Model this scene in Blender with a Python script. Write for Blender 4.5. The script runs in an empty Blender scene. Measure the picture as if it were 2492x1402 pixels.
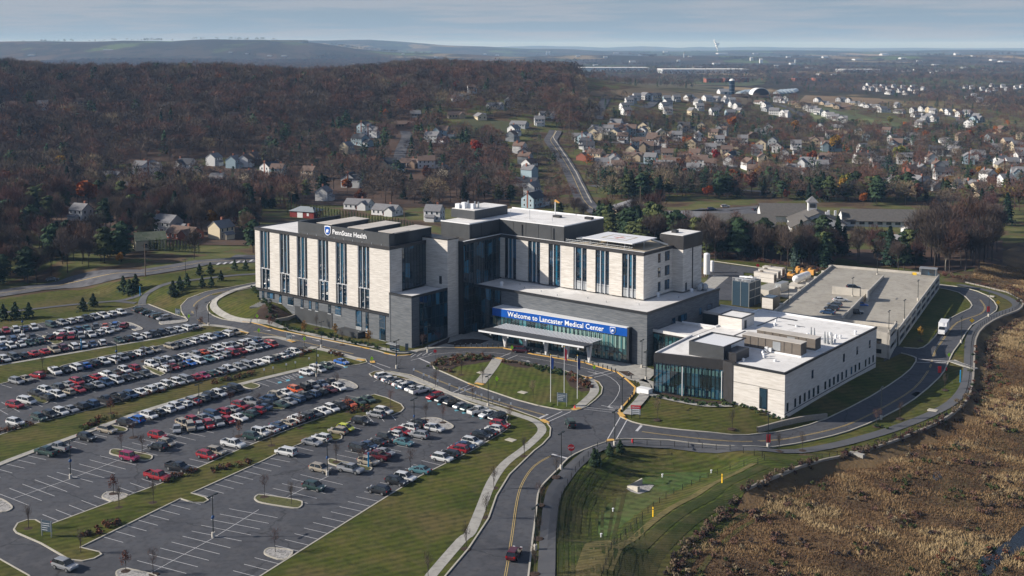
import bpy, math, random, time
import numpy as np
from mathutils import Vector, Matrix
from mathutils.geometry import delaunay_2d_cdt
random.seed(7); rng=np.random.default_rng(7)
S=bpy.context.scene; COL=S.collection
R=math.radians
# ------------------------------------------------------------------ camera
CH=87.0; CF=2830.0; CT=R(4.2); CYP=110+CF*math.tan(CT)
cam=bpy.data.cameras.new('camera'); camo=bpy.data.objects.new('camera',cam); COL.objects.link(camo)
camo.location=(0,0,CH); camo.rotation_euler=(R(90)-CT,0,0)
cam.sensor_fit='HORIZONTAL'; cam.sensor_width=36; cam.lens=CF/2492*36
cam.shift_y=-(701-CYP)/2492; cam.clip_start=1; cam.clip_end=90000
S.camera=camo
# ------------------------------------------------------------------ sky and sun
SUN_EL=R(25.5); SUN_AZ=R(-91.5)          # azimuth of the sun measured from +Y towards +X
w=bpy.data.worlds.new('World'); S.world=w; w.use_nodes=True
nt=w.node_tree; nt.nodes.clear()
def N(t,k,**kw):
    n=t.nodes.new(k)
    for a,b in kw.items(): setattr(n,a,b)
    return n
out=N(nt,'ShaderNodeOutputWorld'); bg=N(nt,'ShaderNodeBackground'); sky=N(nt,'ShaderNodeTexSky',sky_type='NISHITA')
sky.sun_disc=False; sky.sun_elevation=SUN_EL; sky.sun_rotation=SUN_AZ; sky.air_density=1.0; sky.dust_density=1.6; sky.ozone_density=1.6; sky.altitude=100
bg.inputs[1].default_value=0.05
tc=N(nt,'ShaderNodeTexCoord'); mp=N(nt,'ShaderNodeMapping'); mp.inputs['Scale'].default_value=(1.6,1.6,30.0)
nz=N(nt,'ShaderNodeTexNoise'); nz.inputs['Scale'].default_value=4.2; nz.inputs['Detail'].default_value=7; nz.inputs['Roughness'].default_value=.58
rp=N(nt,'ShaderNodeValToRGB'); rp.color_ramp.elements[0].position=.44; rp.color_ramp.elements[1].position=.60
rp.color_ramp.elements[0].color=(0,0,0,1); rp.color_ramp.elements[1].color=(.8,.8,.8,1)
mx=N(nt,'ShaderNodeMix',data_type='RGBA'); mx.inputs['B'].default_value=(5.6,6.1,7.0,1)
mx0=N(nt,'ShaderNodeMix',data_type='RGBA',blend_type='MULTIPLY'); mx0.inputs['Factor'].default_value=1; mx0.inputs['B'].default_value=(.80,.93,1.22,1)
L=nt.links.new
L(tc.outputs['Generated'],mp.inputs[0]); L(mp.outputs[0],nz.inputs[0]); L(nz.outputs['Fac'],rp.inputs[0])
sxyz=N(nt,'ShaderNodeSeparateXYZ'); L(tc.outputs['Generated'],sxyz.inputs[0]); mrh=N(nt,'ShaderNodeMapRange'); mrh.inputs['From Min'].default_value=-.01; mrh.inputs['From Max'].default_value=.16; mrh.inputs['To Min'].default_value=.92; mrh.inputs['To Max'].default_value=.0; L(sxyz.outputs[2],mrh.inputs[0])
mxh=N(nt,'ShaderNodeMix',data_type='RGBA'); mxh.inputs['B'].default_value=(4.6,6.25,8.2,1); L(mrh.outputs[0],mxh.inputs['Factor']); L(sky.outputs[0],mx0.inputs['A']); L(mx0.outputs['Result'],mxh.inputs['A'])
L(rp.outputs[0],mx.inputs['Factor']); L(mxh.outputs['Result'],mx.inputs['A']); L(mx.outputs['Result'],bg.inputs[0]); L(bg.outputs[0],out.inputs[0])
sl=bpy.data.lights.new('sun','SUN'); sl.energy=5.0; sl.angle=R(.5); sl.color=(1,.925,.82)
so=bpy.data.objects.new('sun',sl); COL.objects.link(so)
sd=Vector((math.sin(SUN_AZ)*math.cos(SUN_EL),math.cos(SUN_AZ)*math.cos(SUN_EL),math.sin(SUN_EL)))
so.rotation_euler=sd.to_track_quat('Z','Y').to_euler(); so.location=(-300,0,400)
S.view_settings.view_transform='Standard'; S.view_settings.look='None'; S.view_settings.exposure=0.50; S.view_settings.gamma=1
S.cycles.max_bounces=6; S.cycles.transparent_max_bounces=12; S.cycles.volume_bounces=0; S.cycles.caustics_reflective=False; S.cycles.caustics_refractive=False
S.cycles.use_denoising=True
# ------------------------------------------------------------------ photo pixel -> world
FW=np.array([0,math.cos(CT),-math.sin(CT)]);UP=np.array([0,math.sin(CT),math.cos(CT)])
def ray(x,y): return CF*FW+np.array([x-1246.0,0,0])-(y-CYP)*UP
def F(x,y,z=0.0):
    d=ray(x,y); t=(z-CH)/d[2]; return (d[0]*t,d[1]*t)
def FP(pts,z=0.0): return [F(a,b,z) for a,b in pts]
AA=R(51.6); EU=np.array([math.sin(AA),-math.cos(AA)]); EV=np.array([math.cos(AA),math.sin(AA)]); OO=np.array([-28.861,329.666])
def uv2w(u,v): p=OO+u*EU+v*EV; return (p[0],p[1])
# ------------------------------------------------------------------ terrain
def sstep(a,b,x):
    t=np.clip((x-a)/(b-a),0,1); return t*t*(3-2*t)
def dpoly(X,Y,pts,closed=True,lim=None):
    """distance to a polyline, and the inside mask"""
    X=np.asarray(X,float);Y=np.asarray(Y,float)
    if lim is not None:
        Pa=np.asarray(pts,float); lo=Pa.min(0)-lim; hi=Pa.max(0)+lim
        mk=(X>lo[0])&(X<hi[0])&(Y>lo[1])&(Y<hi[1]); D=np.full(X.shape,1e6); I=np.zeros(X.shape,bool)
        if mk.any():
            d,i=dpoly(X[mk],Y[mk],pts,closed); D[mk]=d; I[mk]=i
        return D,I
    P=np.array(pts,float); Q=np.roll(P,-1,axis=0) if closed else P[1:]
    P0=P if closed else P[:-1]
    d2=np.full(X.shape,1e18); ins=np.zeros(X.shape,bool)
    for (ax,ay),(bx,by) in zip(P0,Q):
        ex,ey=bx-ax,by-ay; l=ex*ex+ey*ey+1e-9
        t=np.clip(((X-ax)*ex+(Y-ay)*ey)/l,0,1)
        dd=(X-ax-t*ex)**2+(Y-ay-t*ey)**2; d2=np.minimum(d2,dd)
        if closed:
            c=((ay>Y)!=(by>Y))&(X<(bx-ax)*(Y-ay)/(by-ay+1e-12)+ax); ins^=c
    return np.sqrt(d2),ins
BASIN=FP([(1449,1307),(1453,1263),(1479,1228),(1518,1202),(1549,1172),(1575,1157),(1618,1149),(1683,1149),(1735,1152),(1722,1165),(1662,1190),(1575,1238),(1523,1277),(1483,1308)],-3.0)
WALLPX=[(2350,688),(2451,712),(2480,728),(2490,741),(2476,757),(2440,770),(2396,795),(2374,828),(2370,891),(2360,948),(2328,988),(2266,1022),(2176,1056),(2095,1081),(2013,1102),(1984,1118),(1900,1159),(1814,1191)]
BERM=FP([(1480,1375),(1510,1315),(1560,1262),(1625,1212),(1690,1178),(1760,1147),(1835,1120)],1.0)
DIP=FP([(1985,1057),(2060,1037),(2150,994),(2225,945),(2262,900)])
MEADPX=[(1788,1229),(1716,1287),(1659,1330),(1610,1402),(1560,1500)]
WALL=FP(WALLPX); MEAD=FP(MEADPX)
WET=WALL+MEAD+FP([(2700,1700),(3300,900),(3100,640),(2700,600),(2492,590),(2380,640)])
CREST=[(-1500,900,42),(-900,1000,47),(-500,1150,51),(-200,1200,53),(-60,1500,49),(30,1800,31),(150,2100,16),(420,2500,3)]
RIDGES=[ # crest distance, half width, [(photo x, photo y)]
 (6500,1500,[(-900,118),(-300,106),(0,100),(150,99),(300,97),(420,104),(520,98),(640,97),(760,105),(860,117),(980,126),(1120,133),(1250,138)]),
 (11500,2200,[(350,125),(560,108),(700,98),(800,100),(860,97),(900,96),(1000,104),(1120,110),(1200,114),(1320,119),(1450,124)]),
 (24000,3500,[(900,122),(1200,115),(1290,112),(1400,113),(1480,116),(1560,113),(1640,116),(1700,114),(1760,117),(1860,113),(1950,117),(2100,118),(2250,117),(2350,119),(2492,118),(3000,116)]),
]
def T(X,Y):
    X=np.asarray(X,float);Y=np.asarray(Y,float); X,Y=np.broadcast_arrays(X,Y)
    u=(X-OO[0])*EU[0]+(Y-OO[1])*EU[1]; v=(X-OO[0])*EV[0]+(Y-OO[1])*EV[1]
    z=4.7*sstep(-47,-59,u)*sstep(-17,-1,v)*(1-sstep(50,170,v))
    d,i=dpoly(X,Y,BASIN,True,14); z=z-3.1*np.where(i,1,sstep(13,0,d))
    d,_=dpoly(X,Y,BERM,False,18); z=z+1.1*np.exp(-(d/5.5)**2)
    d,i=dpoly(X,Y,WET,True,1)
    dm,_=dpoly(X,Y,MEAD,False,30); dw,_=dpoly(X,Y,WALL,False,30)
    soft=sstep(0,14,d); hard=sstep(.3,1.2,d)
    far=(Y>430); near=sstep(0,12,dm-dw)*(Y<430)
    z=z-2.0*np.where(i,np.where(far,soft,hard*near+(1-near)),(~i)*(1-near)*sstep(17,0,dm)*(~far))
    d,_=dpoly(X,Y,DIP,False,25); z=z-2.0*sstep(24,6,d)
    # wooded hill
    C=np.array(CREST); hz=np.zeros(X.shape)
    for a,b in zip(C[:-1],C[1:]):
        ex,ey=b[0]-a[0],b[1]-a[1]; t=np.clip(((X-a[0])*ex+(Y-a[1])*ey)/(ex*ex+ey*ey),0,1)
        d=np.hypot(X-a[0]-t*ex,Y-a[1]-t*ey); h=a[2]+t*(b[2]-a[2])
        hz=np.maximum(hz,h*(1-sstep(0,580,d)))
    z=z+hz*(1+.09*np.sin(X/95.+1)+.05*np.sin(X/41.+Y/130.))
    far_=Y>2500
    if np.any(far_):
        px=1246+CF*X/np.maximum(Y,1)
        for D,wd,prof in RIDGES:
            pr=np.array(prof,float); yy=np.interp(px,pr[:,0],pr[:,1]); h=CH+(110-yy)*D/CF
            h=h+6*np.sin(X/310.)+4*np.sin(X/127.+Y/400.)
            q=(Y-D)/wd; bmp=np.where(Y<D,sstep(-1,0,q),1-sstep(0,1.2,q))
            z=np.where(far_,np.maximum(z,h*bmp),z)
        z=z+np.where(far_,1,0)*sstep(2500,5000,Y)*(3*np.sin(X/260.+Y/700.)+3*np.sin(Y/510.))
    return z
def G(px,py,dz=0.0):
    """world point where the photo ray meets the terrain raised by dz"""
    d=ray(px,py); t0=(0.0-CH+75)/d[2] if d[2]<0 else 1; ts=np.linspace(0.2,1.0,220)*((-8-CH)/d[2])
    z=CH+d[2]*ts-dz-T(d[0]*ts,d[1]*ts)
    k=np.argmax(z<0) if (z<0).any() else len(ts)-1
    if k==0: k=1
    a,b=ts[k-1],ts[k]
    for _ in range(3):
        ts=np.linspace(a,b,24); z=CH+d[2]*ts-dz-T(d[0]*ts,d[1]*ts); k=max(1,int(np.argmax(z<0))) if (z<0).any() else 23; a,b=ts[k-1],ts[k]
    return (d[0]*b,d[1]*b)
def GP(pts,dz=0.0): return [G(a,b,dz) for a,b in pts]
def Tz(x,y): return float(T(x,y))
# ------------------------------------------------------------------ object helpers
def tag(o,label=None,cat=None,group=None,kind=None):
    if label: o['label']=label
    if cat: o['category']=cat
    if group: o['group']=group
    if kind: o['kind']=kind
    return o
def empty(name,loc=(0,0,0),rz=0.0):
    o=bpy.data.objects.new(name,None); o.empty_display_size=.5; COL.objects.link(o); o.location=loc; o.rotation_euler=(0,0,rz); return o
def link(name,me,parent=None,loc=(0,0,0),rz=0.0):
    o=bpy.data.objects.new(name,me); COL.objects.link(o)
    if parent is not None: o.parent=parent
    o.location=loc; o.rotation_euler=(0,0,rz); return o
def kids(o): return CHILD.get(o.name,[])
CHILD={}
def copy_tree(o,parent=None):
    c=o.copy(); COL.objects.link(c)
    if parent is not None: c.parent=parent
    for ch in o.children: copy_tree(ch,c)
    return c
class MB:
    def __init__(s): s.v=[];s.f=[];s.m=[];s.mats=[];s.cur=0;s.sm=[]
    def mat(s,m):
        if m not in s.mats: s.mats.append(m)
        s.cur=s.mats.index(m); return s
    def add(s,vs,fs,sm=False):
        b=len(s.v); s.v+= [tuple(map(float,q)) for q in vs]
        for f in fs: s.f.append(tuple(b+i for i in f)); s.m.append(s.cur); s.sm.append(sm)
        return s
    def box(s,x0,x1,y0,y1,z0,z1,bottom=False):
        v=[(x0,y0,z0),(x1,y0,z0),(x1,y1,z0),(x0,y1,z0),(x0,y0,z1),(x1,y0,z1),(x1,y1,z1),(x0,y1,z1)]
        f=[(4,5,6,7),(0,1,5,4),(1,2,6,5),(2,3,7,6),(3,0,4,7)]+([(3,2,1,0)] if bottom else [])
        return s.add(v,f)
    def prism(s,poly,z0,z1,top=True,bottom=False):
        A=sum(poly[i][0]*poly[(i+1)%len(poly)][1]-poly[(i+1)%len(poly)][0]*poly[i][1] for i in range(len(poly)))
        if A<0: poly=poly[::-1]
        n=len(poly)
        z0s=z0 if hasattr(z0,'__len__') else [z0]*n; z1s=z1 if hasattr(z1,'__len__') else [z1]*n
        v=[(p[0],p[1],z) for p,z in zip(poly,z0s)]+[(p[0],p[1],z) for p,z in zip(poly,z1s)]
        f=[(i,(i+1)%n,n+(i+1)%n,n+i) for i in range(n)]
        if top: f.append(tuple(range(n,2*n)))
        if bottom: f.append(tuple(range(n-1,-1,-1)))
        return s.add(v,f)
    def quad(s,a,b,c,d): return s.add([a,b,c,d],[(0,1,2,3)])
    def tube(s,p0,p1,r0,r1=None,n=8,cap=True,sm=True):
        r1=r0 if r1 is None else r1
        a=Vector(p0);b=Vector(p1);d=(b-a).normalized(); x=d.orthogonal().normalized(); y=d.cross(x)
        vs=[a+(x*math.cos(2*math.pi*i/n)+y*math.sin(2*math.pi*i/n))*r0 for i in range(n)]+[b+(x*math.cos(2*math.pi*i/n)+y*math.sin(2*math.pi*i/n))*r1 for i in range(n)]
        fs=[(i,(i+1)%n,n+(i+1)%n,n+i) for i in range(n)]
        s.add(vs,fs,sm)
        if cap: s.add(vs[n:],[tuple(range(n))]); s.add(vs[:n],[tuple(range(n-1,-1,-1))])
        return s
    def ball(s,c,rx,ry,rz,n=8,k=5,half=False):
        vs=[];fs=[]
        for j in range(k+1):
            th=math.pi*j/k*(0.5 if half else 1)
            for i in range(n):
                ph=2*math.pi*i/n; vs.append((c[0]+rx*math.sin(th)*math.cos(ph),c[1]+ry*math.sin(th)*math.sin(ph),c[2]+rz*math.cos(th)))
        for j in range(k):
            for i in range(n): fs.append((j*n+i,(j+1)*n+i,(j+1)*n+(i+1)%n,j*n+(i+1)%n))
        return s.add(vs,fs,True)
    def mesh(s,name):
        me=bpy.data.meshes.new(name); me.from_pydata(s.v,[],s.f)
        for m in s.mats: me.materials.append(m)
        me.polygons.foreach_set('material_index',s.m); me.polygons.foreach_set('use_smooth',s.sm); me.update(); return me
    def build(s,name,parent=None,loc=(0,0,0),rz=0.0): return link(name,s.mesh(name),parent,loc,rz)
def npmesh(name,V,Fc,nv,mi,mats):
    """fast mesh: V (n,3), Fc (m,nv) faces"""
    me=bpy.data.meshes.new(name); m=len(Fc)
    me.vertices.add(len(V)); me.vertices.foreach_set('co',np.asarray(V,np.float32).ravel())
    me.loops.add(m*nv); me.loops.foreach_set('vertex_index',np.asarray(Fc,np.int32).ravel())
    me.polygons.add(m); me.polygons.foreach_set('loop_start',np.arange(m,dtype=np.int32)*nv)
    for q in mats: me.materials.append(q)
    me.polygons.foreach_set('material_index',np.asarray(mi,np.int32)); me.update(calc_edges=True); me.validate(); return me
# ------------------------------------------------------------------ materials
def bsdf(name,col=(.5,.5,.5),rough=.7,metal=0,spec=.5):
    m=bpy.data.materials.new(name); m.use_nodes=True; t=m.node_tree; b=t.nodes['Principled BSDF']
    b.inputs['Base Color'].default_value=(*col,1); b.inputs['Roughness'].default_value=rough; b.inputs['Metallic'].default_value=metal
    b.inputs['Specular IOR Level'].default_value=spec
    return m
def ramp(t,cols,pos=None,interp='LINEAR'):
    r=N(t,'ShaderNodeValToRGB'); cr=r.color_ramp; cr.interpolation=interp
    n=len(cols); pos=pos or [i/(n-1) for i in range(n)]
    while len(cr.elements)<n: cr.elements.new(.5)
    for e,c,p in zip(cr.elements,cols,pos): e.position=p; e.color=(*c,1)
    return r
def noisy(name,cols,scale=1.0,rough=.8,detail=6,sc=(1,1,1),pos=None,bump=0,bscale=None,spec=.3,coord='Object',metal=0,layers=()):
    """principled material whose colour wanders between the given colours; layers: (colour, scale, amount, (sx,sy,sz))"""
    m=bsdf(name,cols[0],rough,metal,spec); t=m.node_tree; b=t.nodes['Principled BSDF']; l=t.links.new
    tc=N(t,'ShaderNodeTexCoord'); mp=N(t,'ShaderNodeMapping'); mp.inputs['Scale'].default_value=sc
    l(tc.outputs[coord],mp.inputs[0])
    nz=N(t,'ShaderNodeTexNoise'); nz.inputs['Scale'].default_value=scale; nz.inputs['Detail'].default_value=detail; nz.inputs['Roughness'].default_value=.6
    l(mp.outputs[0],nz.inputs[0]); n=len(cols)
    r=ramp(t,cols,pos or [.32+.36*i/(n-1) for i in range(n)]); l(nz.outputs['Fac'],r.inputs[0]); o=r.outputs[0]
    for (c,s2,amt,sc2) in layers:
        mp2=N(t,'ShaderNodeMapping'); mp2.inputs['Scale'].default_value=sc2; l(tc.outputs[coord],mp2.inputs[0])
        n2=N(t,'ShaderNodeTexNoise'); n2.inputs['Scale'].default_value=s2; n2.inputs['Detail'].default_value=4; l(mp2.outputs[0],n2.inputs[0])
        r2=ramp(t,[(0,0,0),(amt,amt,amt)],[.48,.66]); l(n2.outputs['Fac'],r2.inputs[0])
        x=N(t,'ShaderNodeMix',data_type='RGBA'); x.inputs['B'].default_value=(*c,1); l(r2.outputs[0],x.inputs['Factor']); l(o,x.inputs['A']); o=x.outputs['Result']
    l(o,b.inputs['Base Color'])
    if bump:
        nb=N(t,'ShaderNodeTexNoise'); nb.inputs['Scale'].default_value=bscale or scale*4; nb.inputs['Detail'].default_value=5; l(mp.outputs[0],nb.inputs[0])
        bp=N(t,'ShaderNodeBump'); bp.inputs['Strength'].default_value=1; bp.inputs['Distance'].default_value=bump; l(nb.outputs['Fac'],bp.inputs['Height']); l(bp.outputs[0],b.inputs['Normal'])
    return m
def varied(name,col,rough=.8,amt=.35,hue=.02,spec=.2):
    """colour that differs a little from object to object"""
    m=bsdf(name,col,rough,0,spec); t=m.node_tree; b=t.nodes['Principled BSDF']; l=t.links.new
    oi=N(t,'ShaderNodeObjectInfo'); h=N(t,'ShaderNodeHueSaturation'); h.inputs['Color'].default_value=(*col,1)
    mr=N(t,'ShaderNodeMapRange'); mr.inputs['To Min'].default_value=1-amt; mr.inputs['To Max'].default_value=1+amt; l(oi.outputs['Random'],mr.inputs[0]); l(mr.outputs[0],h.inputs['Value'])
    mh=N(t,'ShaderNodeMapRange'); mh.inputs['To Min'].default_value=.5-hue; mh.inputs['To Max'].default_value=.5+hue
    mu=N(t,'ShaderNodeMath',operation='MULTIPLY'); mu.inputs[1].default_value=7.31; fr=N(t,'ShaderNodeMath',operation='FRACT'); l(oi.outputs['Random'],mu.inputs[0]); l(mu.outputs[0],fr.inputs[0]); l(fr.outputs[0],mh.inputs[0]); l(mh.outputs[0],h.inputs['Hue'])
    l(h.outputs[0],b.inputs['Base Color']); return m
M={}
M['asphalt']=noisy('asphalt',[(.054,.057,.068),(.067,.071,.083),(.080,.083,.094)],.12,.85,8,bump=.01,bscale=8,layers=[((.045,.046,.053),.02,.7,(1,1,1)),((.085,.085,.092),.35,.6,(1,1,1)),((.035,.035,.04),.9,.5,(1,1,1))])
def cracks(m,sc,wd,k):
    t=m.node_tree; b=t.nodes['Principled BSDF']; l=t.links.new; src=b.inputs['Base Color'].links[0].from_socket
    tc=N(t,'ShaderNodeTexCoord'); nz=N(t,'ShaderNodeTexNoise'); nz.inputs['Scale'].default_value=.25; nz.inputs['Detail'].default_value=5; l(tc.outputs['Object'],nz.inputs[0])
    ad=N(t,'ShaderNodeMix',data_type='RGBA',blend_type='LINEAR_LIGHT'); ad.inputs['Factor'].default_value=1; l(tc.outputs['Object'],ad.inputs['A']); sc_=N(t,'ShaderNodeVectorMath',operation='SCALE'); sc_.inputs['Scale'].default_value=5; l(nz.outputs['Color'],sc_.inputs[0]); ad2=N(t,'ShaderNodeVectorMath',operation='ADD'); l(tc.outputs['Object'],ad2.inputs[0]); l(sc_.outputs[0],ad2.inputs[1])
    vo=N(t,'ShaderNodeTexVoronoi',feature='DISTANCE_TO_EDGE'); vo.inputs['Scale'].default_value=sc; l(ad2.outputs[0],vo.inputs[0]); r=ramp(t,[(k,k,k),(1,1,1)],[wd*.5,wd]); l(vo.outputs['Distance'],r.inputs[0])
    mm=N(t,'ShaderNodeMix',data_type='RGBA',blend_type='MULTIPLY'); mm.inputs['Factor'].default_value=1; l(src,mm.inputs['A']); l(r.outputs[0],mm.inputs['B']); l(mm.outputs['Result'],b.inputs['Base Color'])
cracks(M['asphalt'],.035,.006,.55)
M['old_asphalt']=noisy('old_asphalt',[(.085,.085,.095),(.12,.12,.13)],.1,.9,8,layers=[((.05,.05,.06),.25,.8,(1,1,1))])
M['trail']=noisy('trail_asphalt',[(.075,.078,.088),(.095,.097,.105)],.3,.85,8)
M['concrete']=noisy('concrete',[(.30,.29,.27),(.38,.37,.34)],.35,.85,6,layers=[((.22,.21,.20),.9,.6,(1,1,1))])
M['kerb']=noisy('kerb_concrete',[(.36,.34,.29),(.46,.43,.37)],.5,.85)
M['yellowkerb']=noisy('yellow_kerb',[(.62,.38,.10),(.55,.33,.10)],.8,.7)
M['white']=noisy('white_paint',[(.55,.55,.56),(.42,.42,.44)],1.5,.7)
M['yellow']=noisy('yellow_paint',[(.50,.36,.13),(.36,.28,.13)],1.5,.7)
M['blue_paint']=noisy('blue_paint',[(.10,.33,.44),(.14,.36,.46)],2,.7)
def lawn(name,cols,ang,width,amt=.25):
    m=noisy(name,cols,.09,.95,9,spec=.1,bump=.05,bscale=3.0,layers=[((.105,.080,.036),.045,.65,(1,1,1)),((.11,.085,.045),.35,.35,(1,1,1)),((.024,.032,.011),.6,.5,(1,1,1))])
    t=m.node_tree; b=t.nodes['Principled BSDF']; l=t.links.new
    src=b.inputs['Base Color'].links[0].from_socket
    tc=N(t,'ShaderNodeTexCoord'); mp=N(t,'ShaderNodeMapping'); mp.inputs['Rotation'].default_value=(0,0,ang); l(tc.outputs['Object'],mp.inputs[0])
    wv=N(t,'ShaderNodeTexWave'); wv.inputs['Scale'].default_value=1/width; wv.inputs['Distortion'].default_value=2.2; wv.inputs['Detail'].default_value=3; wv.inputs['Detail Scale'].default_value=.25
    l(mp.outputs[0],wv.inputs[0]); mr=N(t,'ShaderNodeMapRange'); mr.inputs['To Min'].default_value=1-amt; mr.inputs['To Max'].default_value=1+amt; l(wv.outputs['Fac'],mr.inputs[0])
    mm=N(t,'ShaderNodeMix',data_type='RGBA',blend_type='MULTIPLY'); mm.inputs['Factor'].default_value=1; l(src,mm.inputs['A']); l(mr.outputs[0],mm.inputs['B']); l(mm.outputs['Result'],b.inputs['Base Color']); return m
M['lawn']=lawn('lawn_grass',[(.042,.056,.009),(.066,.077,.015),(.095,.090,.023)],R(62),5.5,.15)
M['lawn_b']=lawn('lawn_grass_bright',[(.055,.078,.012),(.074,.096,.018),(.092,.100,.024)],R(6),5.0,.15)
M['lawn_d']=lawn('bank_grass',[(.036,.056,.010),(.058,.076,.015),(.080,.080,.022)],R(75),5.0,.22)
M['basin']=lawn('basin_grass',[(.058,.098,.028),(.072,.115,.036)],R(120),7.0,.10)
M['meadow']=noisy('dry_meadow_ground',[(.075,.044,.021),(.125,.078,.036),(.18,.115,.056)],.05,.95,10,layers=[((.06,.062,.022),.018,.6,(1,1,1)),((.045,.03,.018),.12,.8,(1,1,1))],bump=.25,bscale=1.2)
M['mulch']=noisy('mulch',[(.035,.022,.016),(.055,.034,.024)],1.2,.95,bump=.03)
M['gravel']=noisy('river_stones',[(.10,.10,.10),(.30,.29,.28),(.42,.41,.40)],3.2,.85,4,bump=.05,bscale=4)
M['paleground']=noisy('yard_ground',[(.06,.06,.025),(.085,.075,.032),(.11,.085,.05)],.03,.95,10,layers=[((.05,.035,.025),.02,.8,(1,1,1))])
# ================================================================== GROUND
def inpoly(x,y,P):
    c=False; n=len(P); j=n-1
    for i in range(n):
        (ax,ay),(bx,by)=P[i],P[j]
        if (ay>y)!=(by>y) and x<(bx-ax)*(y-ay)/(by-ay)+ax: c=not c
        j=i
    return c
def dens(P,step,closed=True):
    o=[]; n=len(P)
    for i in range(n if closed else n-1):
        a=P[i];b=P[(i+1)%n]; k=max(1,int(math.dist(a,b)/step))
        for j in range(k): o.append((a[0]+(b[0]-a[0])*j/k,a[1]+(b[1]-a[1])*j/k))
    if not closed: o.append(P[-1])
    return o
def smooth(P,closed=True,k=4):
    """Catmull-Rom through the points"""
    n=len(P); o=[]
    for i in range(n if closed else n-1):
        p0=P[(i-1)%n] if closed or i>0 else P[0]; p1=P[i]; p2=P[(i+1)%n]; p3=P[(i+2)%n] if closed or i+2<n else P[-1]
        for j in range(k):
            t=j/k
            o.append(tuple(.5*((2*p1[c])+(-p0[c]+p2[c])*t+(2*p0[c]-5*p1[c]+4*p2[c]-p3[c])*t*t+(-p0[c]+3*p1[c]-3*p2[c]+p3[c])*t**3) for c in (0,1)))
    if not closed: o.append(P[-1])
    return o
def sheet(name,P,m,dz,step=6.0,kind='structure',label=None,cat=None,skirt=0,parent=None,holes=()):
    """a ground sheet filling polygon P, draped on the terrain dz above it"""
    P=dens(P,step); xs=[p[0] for p in P]; ys=[p[1] for p in P]
    pts=[Vector(p) for p in P]; n=len(P); edges=[(i,(i+1)%n) for i in range(n)]
    for H_ in holes:
        H_=dens(H_,step); b=len(pts); pts+=[Vector(p) for p in H_]; edges+=[(b+i,b+(i+1)%len(H_)) for i in range(len(H_))]
    gx,gy=np.meshgrid(np.arange(min(xs)+step/2,max(xs),step),np.arange(min(ys)+step/2,max(ys),step))
    d,i=dpoly(gx,gy,P); ok=i&(d>step*.4)
    for H_ in holes:
        d,i=dpoly(gx,gy,H_); ok&=(d>step*.4)
    pts+=[Vector((a,b)) for a,b in zip(gx[ok],gy[ok])]
    r=delaunay_2d_cdt(pts,edges,[],0,1e-4)
    V=np.array([tuple(v) for v in r[0]]); tri=r[2]
    cx=np.array([[V[f,0].mean(),V[f,1].mean()] for f in map(list,tri)])
    _,ins=dpoly(cx[:,0],cx[:,1],P)
    for H_ in holes:
        _,h=dpoly(cx[:,0],cx[:,1],H_); ins&=~h
    z=T(V[:,0],V[:,1])+dz
    me=bpy.data.meshes.new(name); fs=[]
    for f,k in zip(tri,ins):
        if not k: continue
        f=list(f); a,b,c=(V[f[q]] for q in (0,1,2))
        if (b[0]-a[0])*(c[1]-a[1])-(b[1]-a[1])*(c[0]-a[0])<0: f=f[::-1]
        fs.append(f)
    me.from_pydata([(a[0],a[1],q) for a,q in zip(V,z)],[],fs); me.materials.append(m)
    me.polygons.foreach_set('use_smooth',[True]*len(fs)); me.update()
    o=link(name,me,parent); tag(o,label,cat,None,kind); return o
def ribbon(name,P,w,m,dz,closed=False,h=None,step=3.0,mb=None,off=0.0,side=None):
    """a strip of width w along polyline P; with h a raised kerb"""
    P=dens(P,step,closed); n=len(P); A=np.array(P)
    nx=np.roll(A,-1,axis=0); pv=np.roll(A,1,axis=0)
    if not closed: nx[-1]=A[-1]; pv[0]=A[0]
    tg=nx-pv; tg/= (np.linalg.norm(tg,axis=1,keepdims=True)+1e-9); nr=np.stack([-tg[:,1],tg[:,0]],1)
    a=A+nr*(off+w/2); b=A+nr*(off-w/2); z=T(A[:,0],A[:,1])+dz
    own=mb is None; mb=mb or MB(); mb.mat(m); m_=n if closed else n-1
    if h is None:
        ks=max(1,int(math.ceil(w/2.2))) if w>1 else 1; vs=[]
        for j in range(ks+1):
            q=a+(b-a)*j/ks; zq=T(q[:,0],q[:,1])+dz; vs+=[(p[0],p[1],e) for p,e in zip(q,zq)]
        mb.add(vs,[(j*n+i,(j+1)*n+i,(j+1)*n+(i+1)%n,j*n+(i+1)%n) for j in range(ks) for i in range(m_)])
    else:
        vs=[(p[0],p[1],q) for p,q in zip(a,z)]+[(p[0],p[1],q+h) for p,q in zip(a,z)]+[(p[0],p[1],q+h) for p,q in zip(b,z)]+[(p[0],p[1],q) for p,q in zip(b,z)]
        f=[]
        for i in range(m_):
            j=(i+1)%n; f+=[(i,n+i,n+j,j),(n+i,2*n+i,2*n+j,n+j),(2*n+i,3*n+i,3*n+j,2*n+j)]
        mb.add(vs,f)
    if own:
        o=mb.build(name); tag(o,kind='structure'); return o
def offset_line(P,d):
    A=np.array(P); nx=np.vstack([A[1:],A[-1:]]); pv=np.vstack([A[:1],A[:-1]]); tg=nx-pv; tg/=np.linalg.norm(tg,axis=1,keepdims=True)+1e-9
    return [tuple(q) for q in A+np.stack([-tg[:,1],tg[:,0]],1)*d]

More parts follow.
